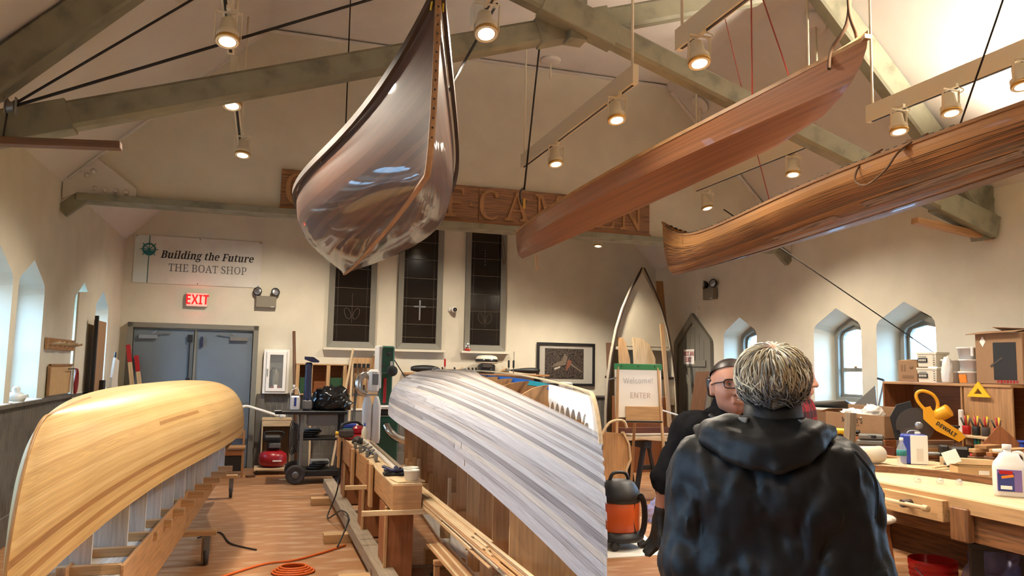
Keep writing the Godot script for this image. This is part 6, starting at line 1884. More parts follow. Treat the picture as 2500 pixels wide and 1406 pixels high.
	lathe(s, [Vector2(0.03, 0), Vector2(0.034, 0.01), Vector2(0.032, 0.06), Vector2(0.036, 0.1), Vector2(0.036, 0.15), Vector2(0.014, 0.2), Vector2(0.013, 0.22)], 18)
	obj("shell", s, "clear_plastic", t)
	s = S(true)
	lathe(s, [Vector2(0.0368, 0.1), Vector2(0.0368, 0.145)], 18)
	obj("wrap_label", s, "teal", t)
	cyl(t, "cap", "plastic_white", Vector3(0, 0.217, 0), 0.015, 0.022)
	# roll of fabric
	t = thing("cloth_roll", "thick cream roll of fiberglass cloth on the pale table", "roll", Vector3(4.6, 0.905, -5.24), 0.2)
	s = S(true)
	lathe(s, [Vector2(0.02, -0.3), Vector2(0.055, -0.3), Vector2(0.068, -0.285), Vector2(0.07, 0.285), Vector2(0.055, 0.3), Vector2(0.02, 0.3)], 24, Transform3D(Basis(Vector3.BACK, PI / 2), Vector3(0, 0.07, 0)))
	obj("roll", s, "tub_cream", t)
	B(t, "core", "kraft", Vector3(0.31, 0.07, 0), Vector3(0.006, 0.05, 0.05))
	for q in [[4.32, -4.35, "clear plastic cup lying on its side on the bench, leftmost"], [4.43, -4.27, "clear plastic cup lying on the bench beside the others, middle one"], [4.52, -4.2, "clear plastic cup lying on the bench, rightmost with a grey rim"]]:
		t = thing("plastic_cup", q[2], "cup", Vector3(q[0], 0.92, q[1]), 0.8, "plastic cups on the bench")
		s = S(true)
		lathe(s, [Vector2(0.017, 0), Vector2(0.022, 0.06), Vector2(0.024, 0.062)], 14, Transform3D(Basis(Vector3.BACK, PI / 2), Vector3.ZERO))
		obj("wall", s, "clear_plastic", t)
		rope("stirrer", "pale", [Vector3(-0.01, 0.0, 0), Vector3(0.1, -0.012, 0.02)], 0.004, t)
	t = thing("scrub_brush", "dark green chip brush lying before the solvent can", "brush", Vector3(5.14, 0.905, -4.86), 0.2)
	bar(t, "handle", "pale", Vector3(-0.2, 0.02, 0), Vector3(-0.04, 0.025, 0), 0.03, 0.014)
	B(t, "bristles", "rubber", Vector3(0.03, 0.03, 0), Vector3(0.14, 0.04, 0.05), Vector3(0, 0, -0.1), 0.01)
	tag(B(null, "pine_offcut", "pale", Vector3(5.33, 0.945, -4.85), Vector3(0.04, 0.08, 0.4), Vector3(0, 0.75, 0)), "yellow pine offcut standing on edge behind the open carton", "offcut")
	# under the bench
	t = thing("red_bucket", "bright red ribbed plastic bucket on the floor under the bench", "bucket", Vector3(4.5, 0, -4.42))
	s = S(true)
	lathe(s, [Vector2(0.12, 0), Vector2(0.13, 0.01), Vector2(0.142, 0.24), Vector2(0.152, 0.245), Vector2(0.152, 0.26), Vector2(0.145, 0.265), Vector2(0.155, 0.28), Vector2(0.155, 0.295), Vector2(0.148, 0.3), Vector2(0.158, 0.318), Vector2(0.158, 0.36), Vector2(0.15, 0.36), Vector2(0.134, 0.02), Vector2(0, 0.02)], 28)
	obj("pail", s, "bucket_red", t)
	rope("bail", "steel", curve([Vector3(-0.158, 0.31, 0), Vector3(-0.12, 0.22, 0.12), Vector3(0, 0.18, 0.165), Vector3(0.12, 0.22, 0.12), Vector3(0.158, 0.31, 0)]), 0.003, t)
	tag(lump("clear_bag", "film", Vector3(4.6, 0.0, -4.0), Vector3(0.2, 0.34, 0.17), 3, 0.16), "bluish clear plastic bag under the bench behind the red bucket", "bag")
	tag(lump("clear_bag", "film", Vector3(4.62, 0.0, -3.6), Vector3(0.14, 0.34, 0.14), 8, 0.16), "bluish clear plastic bag under the bench behind the black stand", "bag")
	t = thing("folding_stand", "black folding stand with an orange catch before the bench", "stand", Vector3(4.32, 0, -3.72), -0.6)
	B(t, "top_bar", "black", Vector3(0, 0.6, 0), Vector3(0.36, 0.05, 0.07), Vector3.ZERO, 0.01)
	B(t, "catch", "orange", Vector3(-0.02, 0.63, 0), Vector3(0.06, 0.014, 0.05))
	for e: float in [-1.0, 1.0]:
		B(t, "leg", "black", Vector3(0.14 * e, 0.3, 0), Vector3(0.07, 0.6, 0.05))
		B(t, "foot", "steel", Vector3(0.14 * e, 0.2, 0.028), Vector3(0.08, 0.012, 0.004))
		B(t, "foot", "black", Vector3(0.14 * e, 0.02, 0.05), Vector3(0.08, 0.04, 0.2))
	t = thing("bar_stool", "wooden stool with a white seat behind the man in the dark jacket", "stool", Vector3(3.85, 0, -4.3))
	s = S(true)
	lathe(s, [Vector2(0.15, 0.67), Vector2(0.17, 0.68), Vector2(0.17, 0.7), Vector2(0.15, 0.71), Vector2(0, 0.71)], 24)
	obj("seat", s, "offwhite", t)
	for k in 4:
		var a := PI / 4 + k * PI / 2
		bar(t, "leg", "plyred", Vector3(0.1 * cos(a), 0.68, 0.1 * sin(a)), Vector3(0.19 * cos(a), 0.0, 0.19 * sin(a)), 0.03, 0.03)
	for k in 4:
		var a := PI / 4 + k * PI / 2
		var b := a + PI / 2
		bar(t, "rung", "plyred", Vector3(0.155 * cos(a), 0.25, 0.155 * sin(a)), Vector3(0.155 * cos(b), 0.25, 0.155 * sin(b)), 0.018, 0.018)

func wall_bench() -> void:
	var t := thing("long_bench", "long cluttered wooden bench along the right wall", "workbench", Vector3(6.2, 0, -6.6))
	for k in 4: B(t, "top_plank", "oldpine", Vector3(-0.52 + k * 0.34, 0.86, 0.1), Vector3(0.335, 0.05, 4.6))
	for z: float in [-2.0, 0.0, 2.2]:
		for x: float in [-0.55, 0.5]: B(t, "leg", "brown", Vector3(x, 0.42, z), Vector3(0.09, 0.84, 0.09))
	B(t, "apron", "brown", Vector3(-0.66, 0.78, 0.1), Vector3(0.03, 0.12, 4.5))
	# back cabinet with shelf
	t = thing("bench_hutch", "brown open-backed hutch standing on the wall bench", "hutch", Vector3(6.5, 0.885, -6.0))
	B(t, "top", "ply", Vector3(0, 0.66, 0), Vector3(0.44, 0.025, 1.5))
	B(t, "back", "plyred", Vector3(0.18, 0.33, 0), Vector3(0.02, 0.66, 1.48))
	B(t, "end_panel", "plyred", Vector3(0, 0.33, -0.74), Vector3(0.44, 0.66, 0.02))
	B(t, "divider", "ply", Vector3(0, 0.33, 0.22), Vector3(0.42, 0.66, 0.02))
	B(t, "side_panel", "ply", Vector3(-0.2, 0.38, 0.5), Vector3(0.02, 0.55, 0.5))
	B(t, "power_strip", "plastic_white", Vector3(-0.23, 0.32, 0.23), Vector3(0.03, 0.22, 0.05), Vector3.ZERO, 0.008)
	B(t, "low_shelf", "pale", Vector3(-0.31, 0.2, 0.5), Vector3(0.2, 0.02, 0.5))
	# triangle
	t = thing("yellow_triangle", "bright yellow plywood triangle fixed to the hutch", "triangle", Vector3(6.27, 1.44, -5.57), -PI / 2)
	var s := S()
	var A := [Vector2(-0.12, 0), Vector2(0.12, 0), Vector2(0.0, 0.14)]
	var I := [Vector2(-0.045, 0.028), Vector2(0.045, 0.028), Vector2(0.0, 0.08)]
	for k in 3:
		var j := (k + 1) % 3
		for z: float in [-0.008, 0.008]: quad(s, Vector3(A[k].x, A[k].y, z), Vector3(A[j].x, A[j].y, z), Vector3(I[j].x, I[j].y, z), Vector3(I[k].x, I[k].y, z))
		quad(s, Vector3(A[k].x, A[k].y, -0.008), Vector3(A[j].x, A[j].y, -0.008), Vector3(A[j].x, A[j].y, 0.008), Vector3(A[k].x, A[k].y, 0.008))
		quad(s, Vector3(I[k].x, I[k].y, -0.008), Vector3(I[j].x, I[j].y, -0.008), Vector3(I[j].x, I[j].y, 0.008), Vector3(I[k].x, I[k].y, 0.008))
	obj("frame", s, "yellow", t)
	# things on the hutch
	var y := 1.56
	t = thing("small_carton", "small brown printed carton at the hutch's left end", "carton", Vector3(6.45, y, -6.5), -PI / 2 + 0.3)
	B(t, "box", "cardboard", Vector3(0, 0.11, 0), Vector3(0.2, 0.22, 0.22), Vector3.ZERO, 0.004)
	B(t, "flap", "cardboard_pale", Vector3(0.02, 0.225, 0), Vector3(0.2, 0.006, 0.2), Vector3(0, 0, 0.05))
	for x: float in [-0.06, -0.03]: B(t, "arrow_print", "kraft", Vector3(x, 0.14, 0.111), Vector3(0.014, 0.07, 0.002))
	cyl(t, "round_print", "kraft", Vector3(0.04, 0.15, 0.11), 0.022, 0.002, Vector3(PI / 2, 0, 0))
	B(t, "print_line", "kraft", Vector3(0, 0.05, 0.111), Vector3(0.12, 0.03, 0.002))
	for k in 2:
		t = thing("rect_tub", ["cream rectangular tub with a black label, lower of the stack", "cream rectangular tub with a black label, upper of the stack"][k], "tub", Vector3(6.42, y + k * 0.155, -6.22), -PI / 2, "rectangular tubs on the hutch")
		s = S()
		var rr := []
		for q in [[0.0, 0.9], [0.125, 1.0], [0.126, 1.06], [0.145, 1.06]]: rr.append([Vector3(-0.12 * q[1], q[0], 0.08 * q[1]), Vector3(0.12 * q[1], q[0], 0.08 * q[1]), Vector3(0.12 * q[1], q[0], -0.08 * q[1]), Vector3(-0.12 * q[1], q[0], -0.08 * q[1])])
		sheet(s, rr, true)
		fan(s, rr[0], true)
		fan(s, rr[-1])
		obj("tub", s, "tub_cream", t)
		B(t, "black_label", "ink", Vector3(-0.05, 0.065, 0.08), Vector3(0.12, 0.045, 0.006))
		for j in 5: B(t, "pale_print", "tub_cream", Vector3(-0.09 + j * 0.02, 0.065, 0.0835), Vector3(0.012, 0.022, 0.002))
		for j in 5: B(t, "scale_mark", "ink", Vector3(0.09, 0.02 + j * 0.022, 0.079), Vector3(0.02, 0.006, 0.004))
		B(t, "thin_line", "ink", Vector3(-0.05, 0.1, 0.081), Vector3(0.1, 0.004, 0.004))
	var buckets := [["white pail behind the plastic bag on the hutch, lower one", -6.0, 0.0], ["white pail behind the plastic bag on the hutch, upper one", -6.0, 0.115], ["white pail with an orange label, bottom of three", -5.8, 0.0], ["white pail, middle of three by the big carton", -5.79, 0.115], ["white pail, top of three by the big carton", -5.81, 0.23]]
	for k in 5:
		var b = buckets[k]
		t = thing("white_pail", b[0], "pail", Vector3(6.42, y + b[2], b[1]), -PI / 2, "white pails on the hutch")
		s = S(true)
		lathe(s, [Vector2(0.072, 0), Vector2(0.085, 0.095), Vector2(0.093, 0.096), Vector2(0.093, 0.112), Vector2(0, 0.113)], 20)
		obj("pail", s, "plastic_white", t)
		if k == 2: B(t, "orange_label", "label_orange", Vector3(0, 0.045, 0.077), Vector3(0.08, 0.08, 0.008), Vector3(0.12, 0, 0), 0.001)
		if k == 4: B(t, "ear", "plastic_white", Vector3(0.09, 0.07, 0.04), Vector3(0.03, 0.09, 0.02), Vector3.ZERO, 0.006)
	tag(lump("white_bag", "plastic_white", Vector3(6.34, y, -5.97), Vector3(0.05, 0.17, 0.055), 22, 0.05), "crumpled white plastic bag among the white pails", "bag")
	t = thing("large_carton", "large brown carton with a dark window panel at the hutch's right end", "carton", Vector3(6.5, y, -5.46), -PI / 2 + 0.06)
	B(t, "box", "cardboard", Vector3(0, 0.235, 0), Vector3(0.46, 0.47, 0.22), Vector3.ZERO, 0.006)
	B(t, "window_print", "ink", Vector3(0.06, 0.21, 0.111), Vector3(0.22, 0.34, 0.003))
	B(t, "window_print", "rubber", Vector3(-0.02, 0.2, 0.113), Vector3(0.14, 0.02, 0.002), Vector3(0, 0, 0.6))
	slab(t, "diamond_print", "paper", [Vector2(-0.03, 0), Vector2(0, 0.05), Vector2(0.03, 0), Vector2(0, -0.05)], 0.002, Vector3(-0.15, 0.39, 0.112))
	B(t, "flap", "cardboard", Vector3(-0.04, 0.48, 0.06), Vector3(0.5, 0.006, 0.2), Vector3(0.15, 0, 0.03))
	B(t, "flap", "cardboard", Vector3(0.05, 0.5, -0.06), Vector3(0.34, 0.006, 0.16), Vector3(-0.2, 0, -0.08))
	for k in 7: B(t, "print_mark", "red_paint", Vector3(-0.01 + k * 0.03, 0.025, 0.112), Vector3(0.02, 0.02 + 0.006 * (k % 2), 0.002))
	tag(B(null, "flat_carton", "cardboard", Vector3(6.62, y + 0.23, -5.17), Vector3(0.1, 0.46, 0.07)), "flattened carton standing right of the large carton", "carton")
	# framed poster by the right edge
	t = thing("framed_poster", "dark-framed printed poster on the right wall at the picture's edge", "poster", Vector3(XR - 0.02, 1.48, -5.2), -PI / 2)
	B(t, "frame", "black", Vector3(0, 0.28, 0), Vector3(0.9, 0.6, 0.03))
	B(t, "print", "poster_grey", Vector3(0, 0.29, 0.012), Vector3(0.82, 0.5, 0.012))
	for k in 3:
		B(t, "photo_print", "poster_tan", Vector3(-0.24 + k * 0.24, 0.38, 0.02), Vector3(0.2, 0.14, 0.003))
		B(t, "photo_print", "poster_dark", Vector3(-0.24 + k * 0.24, 0.19, 0.02), Vector3(0.2, 0.1, 0.003))
	# miter saw
	t = thing("miter_saw", "yellow and black miter saw tilted up on the wall bench", "miter saw", Vector3(5.9, 0.885, -5.85), -0.75)
	cyl(t, "turntable", "dull_steel", Vector3(0, 0.02, 0), 0.16, 0.05)
	B(t, "base", "dull_steel", Vector3(0, 0.025, 0), Vector3(0.5, 0.05, 0.2), Vector3.ZERO, 0.01)
	B(t, "fence", "steel", Vector3(0, 0.09, -0.06), Vector3(0.46, 0.08, 0.02))
	s = S(true)
	var arc := [Vector2(0, 0)]
	for k in 13: arc.append(Vector2(0.17 * cos(0.3 + k * 0.21), 0.17 * sin(0.3 + k * 0.21)))
	slab(t, "blade_guard", "rubber", arc, 0.06, Vector3(-0.06, 0.27, 0.02), Vector3(0, 0, 0.6))
	cyl(t, "blade", "dull_steel", Vector3(-0.06, 0.27, 0.03), 0.15, 0.006, Vector3(PI / 2, 0, 0), 28)
	slab(t, "dust_chute", "black", [Vector2(-0.26, 0.3), Vector2(-0.2, 0.42), Vector2(-0.08, 0.46), Vector2(-0.04, 0.3), Vector2(-0.12, 0.1), Vector2(-0.22, 0.1)], 0.1, Vector3(-0.02, 0.04, -0.03))
	var arm := slab(t, "arm", "saw_yellow", [Vector2(0.0, 0.42), Vector2(0.06, 0.44), Vector2(0.1, 0.36), Vector2(0.3, 0.22), Vector2(0.33, 0.17), Vector2(0.28, 0.13), Vector2(0.1, 0.22), Vector2(0.0, 0.32)], 0.08, Vector3(0.0, 0.02, 0.07))
	text("lettering", "DEWALT", "ink", arm, Vector3(0.18, 0.24, 0.043), 0.035, false, Vector3(0, 0, -0.62), true, false, 0.002)
	var hd := []
	for q in [[0.0, 0.42], [-0.06, 0.5], [-0.07, 0.57], [-0.02, 0.6], [0.06, 0.57], [0.1, 0.5], [0.09, 0.42], [0.05, 0.38]]: hd.append(Vector3(q[0] + 0.02, q[1] + 0.0, 0.07))
	hd.append(hd[0])
	rope("handle", "saw_yellow", curve(hd, 4), 0.017, t)
	cyl(t, "motor", "saw_yellow", Vector3(0.1, 0.36, 0.05), 0.06, 0.14, Vector3(0.6, 0, -0.9))
	cyl(t, "pivot", "steel", Vector3(-0.04, 0.28, 0.05), 0.035, 0.06, Vector3(PI / 2, 0, 0))
	bar(t, "rail", "steel", Vector3(0.02, 0.1, 0.05), Vector3(0.3, 0.13, 0.05), 0.02, 0.02)
	B(t, "lock_knob", "black", Vector3(0.36, 0.09, 0.06), Vector3(0.05, 0.05, 0.05), Vector3.ZERO, 0.012)
	# long carton printed Morey's
	t = thing("long_carton", "long open brown carton stuffed with paper on the wall bench", "carton", Vector3(6.02, 1.0, -6.72), -PI / 2)
	B(t, "front", "cardboard", Vector3(0, 0.11, 0.15), Vector3(0.84, 0.22, 0.008))
	B(t, "back", "cardboard", Vector3(0.0, 0.15, -0.15), Vector3(0.84, 0.3, 0.008))
	for e: float in [-1.0, 1.0]: B(t, "end", "cardboard", Vector3(0.42 * e, 0.11, 0), Vector3(0.008, 0.22, 0.3))
	B(t, "bottom", "kraft", Vector3(0, 0.006, 0), Vector3(0.83, 0.012, 0.29))
	B(t, "flap", "cardboard", Vector3(-0.46, 0.23, 0), Vector3(0.16, 0.006, 0.3), Vector3(0, 0, 0.25))
	text("lettering", "MOREY'S", "ink", t, Vector3(-0.02, 0.15, 0.156), 0.05, true, Vector3.ZERO, false, false, 0.001)
	B(t, "print_line", "kraft", Vector3(-0.02, 0.105, 0.155), Vector3(0.2, 0.016, 0.002))
	tag(B(null, "bench_riser", "plyred", Vector3(6.05, 0.94, -6.72), Vector3(0.4, 0.1, 0.9)), "low brown riser under the long carton", "riser")
	tag(lump("packing_paper", "paper", Vector3(6.0, 1.17, -6.6), Vector3(0.12, 0.09, 0.1), 7, 0.12), "crumpled white packing paper in the long carton, rounder heap", "paper")
	tag(lump("packing_paper", "paper", Vector3(6.02, 1.17, -6.88), Vector3(0.12, 0.06, 0.14), 9, 0.12), "crumpled white packing paper in the long carton, flatter heap", "paper")
	t = thing("gray_case", "open grey tool case lying beyond the long carton", "case", Vector3(6.3, 0.885, -7.85), -1.2)
	B(t, "tray", "kraft", Vector3(0, 0.16, 0), Vector3(0.6, 0.32, 0.34))
	B(t, "liner", "paper", Vector3(0, 0.33, 0.04), Vector3(0.5, 0.02, 0.24))
	B(t, "lid", "grey", Vector3(0.1, 0.36, -0.1), Vector3(0.6, 0.02, 0.3), Vector3(-0.35, 0, 0.1))
	# saws standing by the window
	t = thing("hand_plane_stack", "dark triangular saw blade standing by the third window", "saw", Vector3(6.6, 0.885, -7.3), -1.3)
	slab(t, "blade", "grey", [Vector2(-0.3, 0.3), Vector2(0.1, 0.3), Vector2(0.08, 0.62)], 0.01, Vector3(0, 0, 0))
	bar(t, "bow", "grey", Vector3(0.1, 0.3, 0.02), Vector3(0.2, 0.68, 0.02), 0.02, 0.015)
	bar(t, "bow_hook", "black", Vector3(0.2, 0.68, 0.02), Vector3(0.12, 0.7, 0.02), 0.03, 0.02)
	B(t, "block", "kraft", Vector3(-0.08, 0.15, 0), Vector3(0.4, 0.3, 0.12))
	var q2 := []
	for k in 9: q2.append(Vector3(0.34 + 0.1 * cos(PI * k / 8), 0.3 + 0.16 * sin(PI * k / 8), 0))
	rope("hoop", "grey", q2, 0.02, t)
	# clutter of offcuts and tools on the bench
	var rng := RandomNumberGenerator.new()
	rng.seed = 77
	var where := ["left of the miter saw", "under the miter saw's arm", "behind the solvent can", "beside the grey vise", "by the yellow drill", "before the hutch", "behind the open carton", "right of the solvent can"]
	for k in 24:
		var z: float = [-5.0, -4.75, -4.5, -5.42][k % 4] + rng.randf_range(-0.03, 0.03)
		var x: float = 5.62 if k % 2 else 5.72
		var l := rng.randf_range(0.2, 0.42)
		var h := 0.03
		var o := B(null, "wood_offcut", ["oldpine", "pine", "plyred", "brown", "grey_wood"][k % 5], Vector3(x, 0.885 + h / 2 + 0.031 * (k / 4), z), Vector3(l, h, rng.randf_range(0.06, 0.1)), Vector3(0, rng.randf_range(-0.25, 0.25), 0))
		tag(o, "%s offcut, %s of the stack %s" % [["tan", "pale pine", "reddish", "brown", "grey"][k % 5], ["bottom", "second from the bottom", "third from the bottom", "fourth from the bottom", "second from the top", "topmost"][k / 4], ["beside the vise", "right of the vise", "at the wall bench's near end", "behind the open carton"][k % 4]], "offcut", "offcuts stacked on the wall bench")
	t = thing("bench_vise", "dark metal bench vise at the front of the wall bench", "vise", Vector3(5.64, 0.885, -5.22), -0.6)
	B(t, "body", "black", Vector3(0, 0.09, 0), Vector3(0.14, 0.12, 0.1), Vector3.ZERO, 0.02)
	B(t, "jaw", "black", Vector3(-0.12, 0.1, 0), Vector3(0.06, 0.12, 0.12), Vector3.ZERO, 0.012)
	cyl(t, "screw", "dull_steel", Vector3(-0.24, 0.08, 0), 0.015, 0.2, Vector3(0, 0, -PI / 2))
	cyl(t, "base", "black", Vector3(0, 0, 0), 0.08, 0.04)
	t = thing("cordless_drill", "yellow and black cordless drill on the wall bench by the carton", "drill", Vector3(5.66, 0.885, -6.62), -0.9)
	B(t, "body", "yellow", Vector3(0, 0.16, 0), Vector3(0.18, 0.06, 0.06), Vector3.ZERO, 0.018)
	B(t, "grip", "black", Vector3(-0.03, 0.09, 0), Vector3(0.05, 0.1, 0.045), Vector3(0, 0, 0.2), 0.012)
	B(t, "battery", "yellow", Vector3(-0.02, 0.03, 0), Vector3(0.14, 0.06, 0.08), Vector3.ZERO, 0.012)
	cyl(t, "chuck", "black", Vector3(0.09, 0.16, 0), 0.022, 0.06, Vector3(0, 0, -PI / 2))
	for q in [[5.66, -6.28, "grey plastic charger on the wall bench left of the solvent can"], [5.66, -5.6, "stack of grey plastic trays right of the solvent can"]]:
		t = thing("tool_charger", q[2], "charger", Vector3(q[0], 0.885, q[1]), -0.8)
		for k in 3: B(t, "tray", "grey" if k else "offwhite", Vector3(0.01 * k, 0.03 + 0.055 * k, 0), Vector3(0.26 - 0.02 * k, 0.05, 0.16), Vector3(0, 0.06 * k, 0), 0.012)
		B(t, "slot", "black", Vector3(0.02, 0.145, 0.075), Vector3(0.1, 0.03, 0.01))
	t = thing("hold_down_clamp", "black T-handled clamp standing at the hutch", "clamp", Vector3(6.1, 0.885, -5.7))
	B(t, "post", "dull_steel", Vector3(0, 0.14, 0), Vector3(0.014, 0.28, 0.014))
	B(t, "handle", "black", Vector3(0, 0.28, 0), Vector3(0.03, 0.02, 0.12))
	B(t, "base", "dull_steel", Vector3(0, 0.012, 0), Vector3(0.08, 0.024, 0.1))
	# jars of tools, books, boxes at the right end
	var items := [["red", "red jar of pencils on the hutch's low shelf", -5.62], ["black", "black jar of tools on the hutch's low shelf", -5.52], ["rubber", "dark jar of brushes on the hutch's low shelf", -5.42], ["red", "red jar of screwdrivers at the low shelf's right", -5.3]]
	for k in 4:
		t = thing("tool_jar", items[k][1], "jar", Vector3(6.2, 1.097, items[k][2] - 0.03), 0.0, "jars of tools on the low shelf")
		cyl(t, "jar", items[k][0], Vector3.ZERO, 0.035, 0.08)
		for j in 4: rope("handle", ["black", "red", "brown", "yellow"][j], [Vector3(0.012 * (j - 1.5), 0.05, 0.01), Vector3(0.03 * (j - 1.5), 0.15 + 0.02 * (j % 2), 0.02 * (j % 3 - 1))], 0.008, t)
	for k in 6:
		var cl: String = ["teal", "pad_green", "cardboard_pale", "offwhite", "grey", "cardboard"][k]
		var lb: String = ["blue-green magazine standing below the low shelf", "green magazine standing below the low shelf", "tan book standing below the low shelf", "white binder standing below the low shelf", "grey binder standing below the low shelf", "brown book standing below the low shelf"][k]
		tag(B(null, "shop_book", cl, Vector3(6.2, 0.885 + 0.1, -5.5 + k * 0.035), Vector3(0.15, 0.2 - 0.01 * (k % 3), 0.028), Vector3(0.0, 0, 0)), lb, "book", "books under the low shelf")
	for q in [[6.15, -4.98, "blue", 0.2, "blue plastic box at the right end of the wall bench"], [6.4, -4.95, "cardboard_pale", 0.3, "tan printed box behind the blue plastic box"], [6.05, -4.72, "black", 0.1, "black tool case with a white top at the bench's right end"], [5.95, -5.3, "red", 0.06, "low red plastic tray on the wall bench"]]:
		t = thing("bench_box", q[4], "box", Vector3(q[0], 0.885, q[1]), -0.5)
		B(t, "body", q[2], Vector3(0, q[3] / 2, 0), Vector3(0.2, q[3], 0.14), Vector3.ZERO, 0.01)
		B(t, "lid", "paper" if q[2] == "black" else q[2], Vector3(0, q[3] + 0.006, 0), Vector3(0.21, 0.014, 0.15), Vector3.ZERO, 0.004)
	slab(null, "brown_gusset", "plyred", [Vector2(-0.14, 0), Vector2(0.14, 0), Vector2(0.14, 0.2), Vector2(0, 0.34), Vector2(-0.14, 0.16)], 0.02, Vector3(5.95, 0.885, -5.1), Vector3(0, -0.7, 0))
	tag(get_node("brown_gusset"), "brown peaked plywood piece standing behind the gallon jug", "board")
	t = thing("tall_post_block", "grey-brown wooden post standing on the bench beside the long carton", "post", Vector3(5.57, 0.885, -6.45))
	bar(t, "post", "grey_wood", Vector3(0, 0.0, 0), Vector3(0.03, 0.36, 0.0), 0.08, 0.08)
	t = thing("red_tray_boat", "low reddish wooden half-model on the wall bench", "half model", Vector3(5.62, 0.885, -6.02), 0.0)
	slab(t, "hull", "mahogany", [Vector2(-0.14, 0), Vector2(0.14, 0), Vector2(0.16, 0.05), Vector2(0.1, 0.07), Vector2(-0.1, 0.07), Vector2(-0.16, 0.08)], 0.08, Vector3.ZERO, Vector3(0, PI / 2, 0))

# ---------------------------------------------------------------- people
# a distance field on a grid, filled with tapered capsules and meshed as surface nets
class Field:
	var o: Vector3
	var c: float
	var nx: int
	var ny: int
	var nz: int
	var d: PackedFloat32Array

	func _init(lo: Vector3, hi: Vector3, cell: float) -> void:
		o = lo
		c = cell
		nx = int(ceil((hi.x - lo.x) / c)) + 1
		ny = int(ceil((hi.y - lo.y) / c)) + 1
		nz = int(ceil((hi.z - lo.z) / c)) + 1
		d.resize(nx * ny * nz)
		d.fill(1.0)

	# flat squeezes the bone along z (1 = round)
	func bone(a: Vector3, b: Vector3, ra: float, rb: float, k := 0.03, flat := 1.0) -> void:
		var m := maxf(ra, rb) + k + c * 2
		var lo := Vector3(minf(a.x, b.x), minf(a.y, b.y), minf(a.z, b.z)) - Vector3.ONE * m
		var hi := Vector3(maxf(a.x, b.x), maxf(a.y, b.y), maxf(a.z, b.z)) + Vector3.ONE * m
		var i0 := maxi(0, int((lo.x - o.x) / c))
		var i1 := mini(nx - 1, int((hi.x - o.x) / c) + 1)
		var j0 := maxi(0, int((lo.y - o.y) / c))
		var j1 := mini(ny - 1, int((hi.y - o.y) / c) + 1)
		var k0 := maxi(0, int((lo.z - o.z) / c))
		var k1 := mini(nz - 1, int((hi.z - o.z) / c) + 1)
		var ab := b - a
		ab.z /= flat
		var l2 := maxf(ab.length_squared(), 1e-9)
		for j in range(j0, j1 + 1):
			for i in range(i0, i1 + 1):
				for n in range(k0, k1 + 1):
					var p := o + Vector3(i, j, n) * c - a
					p.z /= flat
					var t := clampf(p.dot(ab) / l2, 0.0, 1.0)
					var e := (p - ab * t).length() - lerpf(ra, rb, t)
					var x := (j * nx + i) * nz + n
					var f := d[x]
					var h := maxf(k - absf(f - e), 0.0) / k
					d[x] = minf(f, e) - h * h * k * 0.25

	func carve(a: Vector3, r: float, k := 0.01) -> void:
		for j in ny:
			for i in nx:
				for n in nz:
					var p := o + Vector3(i, j, n) * c
					if absf(p.x - a.x) > r + k * 2 or absf(p.y - a.y) > r + k * 2 or absf(p.z - a.z) > r + k * 2: continue
					var x := (j * nx + i) * nz + n
					var e := r - (p - a).length()
					var h := maxf(k - absf(d[x] - e), 0.0) / k
					d[x] = maxf(d[x], e) + h * h * k * 0.25

	func ruffle(noise: FastNoiseLite, sc: Vector3, amp: float) -> void:
		for j in ny:
			for i in nx:
				for n in nz:
					var x := (j * nx + i) * nz + n
					if absf(d[x]) < 0.05:
						var p := (o + Vector3(i, j, n) * c) * sc
						d[x] += amp * noise.get_noise_3d(p.x, p.y, p.z)

	func mesh(s: SurfaceTool) -> void:
		var id := PackedInt32Array()
		id.resize(nx * ny * nz)
		id.fill(-1)
		var vs := PackedVector3Array()
		var off := [0, nz, nx * nz, nx * nz + nz, 1, nz + 1, nx * nz + 1, nx * nz + nz + 1]
		var cor := [Vector3(0, 0, 0), Vector3(1, 0, 0), Vector3(0, 1, 0), Vector3(1, 1, 0), Vector3(0, 0, 1), Vector3(1, 0, 1), Vector3(0, 1, 1), Vector3(1, 1, 1)]
		var ed := [0, 1, 2, 3, 4, 5, 6, 7, 0, 2, 1, 3, 4, 6, 5, 7, 0, 4, 1, 5, 2, 6, 3, 7]
		for j in ny - 1:
			for i in nx - 1:
				for n in nz - 1:
					var x := (j * nx + i) * nz + n
					if absf(d[x]) > c * 2.5: continue
					var neg := 0
					for q in 8:
						if d[x + off[q]] < 0: neg += 1
					if neg == 0 or neg == 8: continue
					var sum := Vector3.ZERO
					var cnt := 0
					for q in 12:
						var a: int = ed[q * 2]
						var b: int = ed[q * 2 + 1]
						var da := d[x + off[a]]
						var db := d[x + off[b]]
						if (da < 0) != (db < 0):
							sum += cor[a].lerp(cor[b], da / (da - db))
							cnt += 1
					id[x] = vs.size()
					vs.append(o + (Vector3(i, j, n) + sum / cnt) * c)
		for j in range(1, ny - 1):
			for i in range(1, nx - 1):
				for n in range(1, nz - 1):
					var x := (j * nx + i) * nz + n
					if absf(d[x]) > c * 2.5: continue
					var neg := d[x] < 0
					if neg != (d[x + nz] < 0): face(s, vs, id, x, x - nx * nz, x - nx * nz - 1, x - 1, neg)
					if neg != (d[x + nx * nz] < 0): face(s, vs, id, x, x - 1, x - nz - 1, x - nz, neg)
					if neg != (d[x + 1] < 0): face(s, vs, id, x, x - nz, x - nx * nz - nz, x - nx * nz, neg)

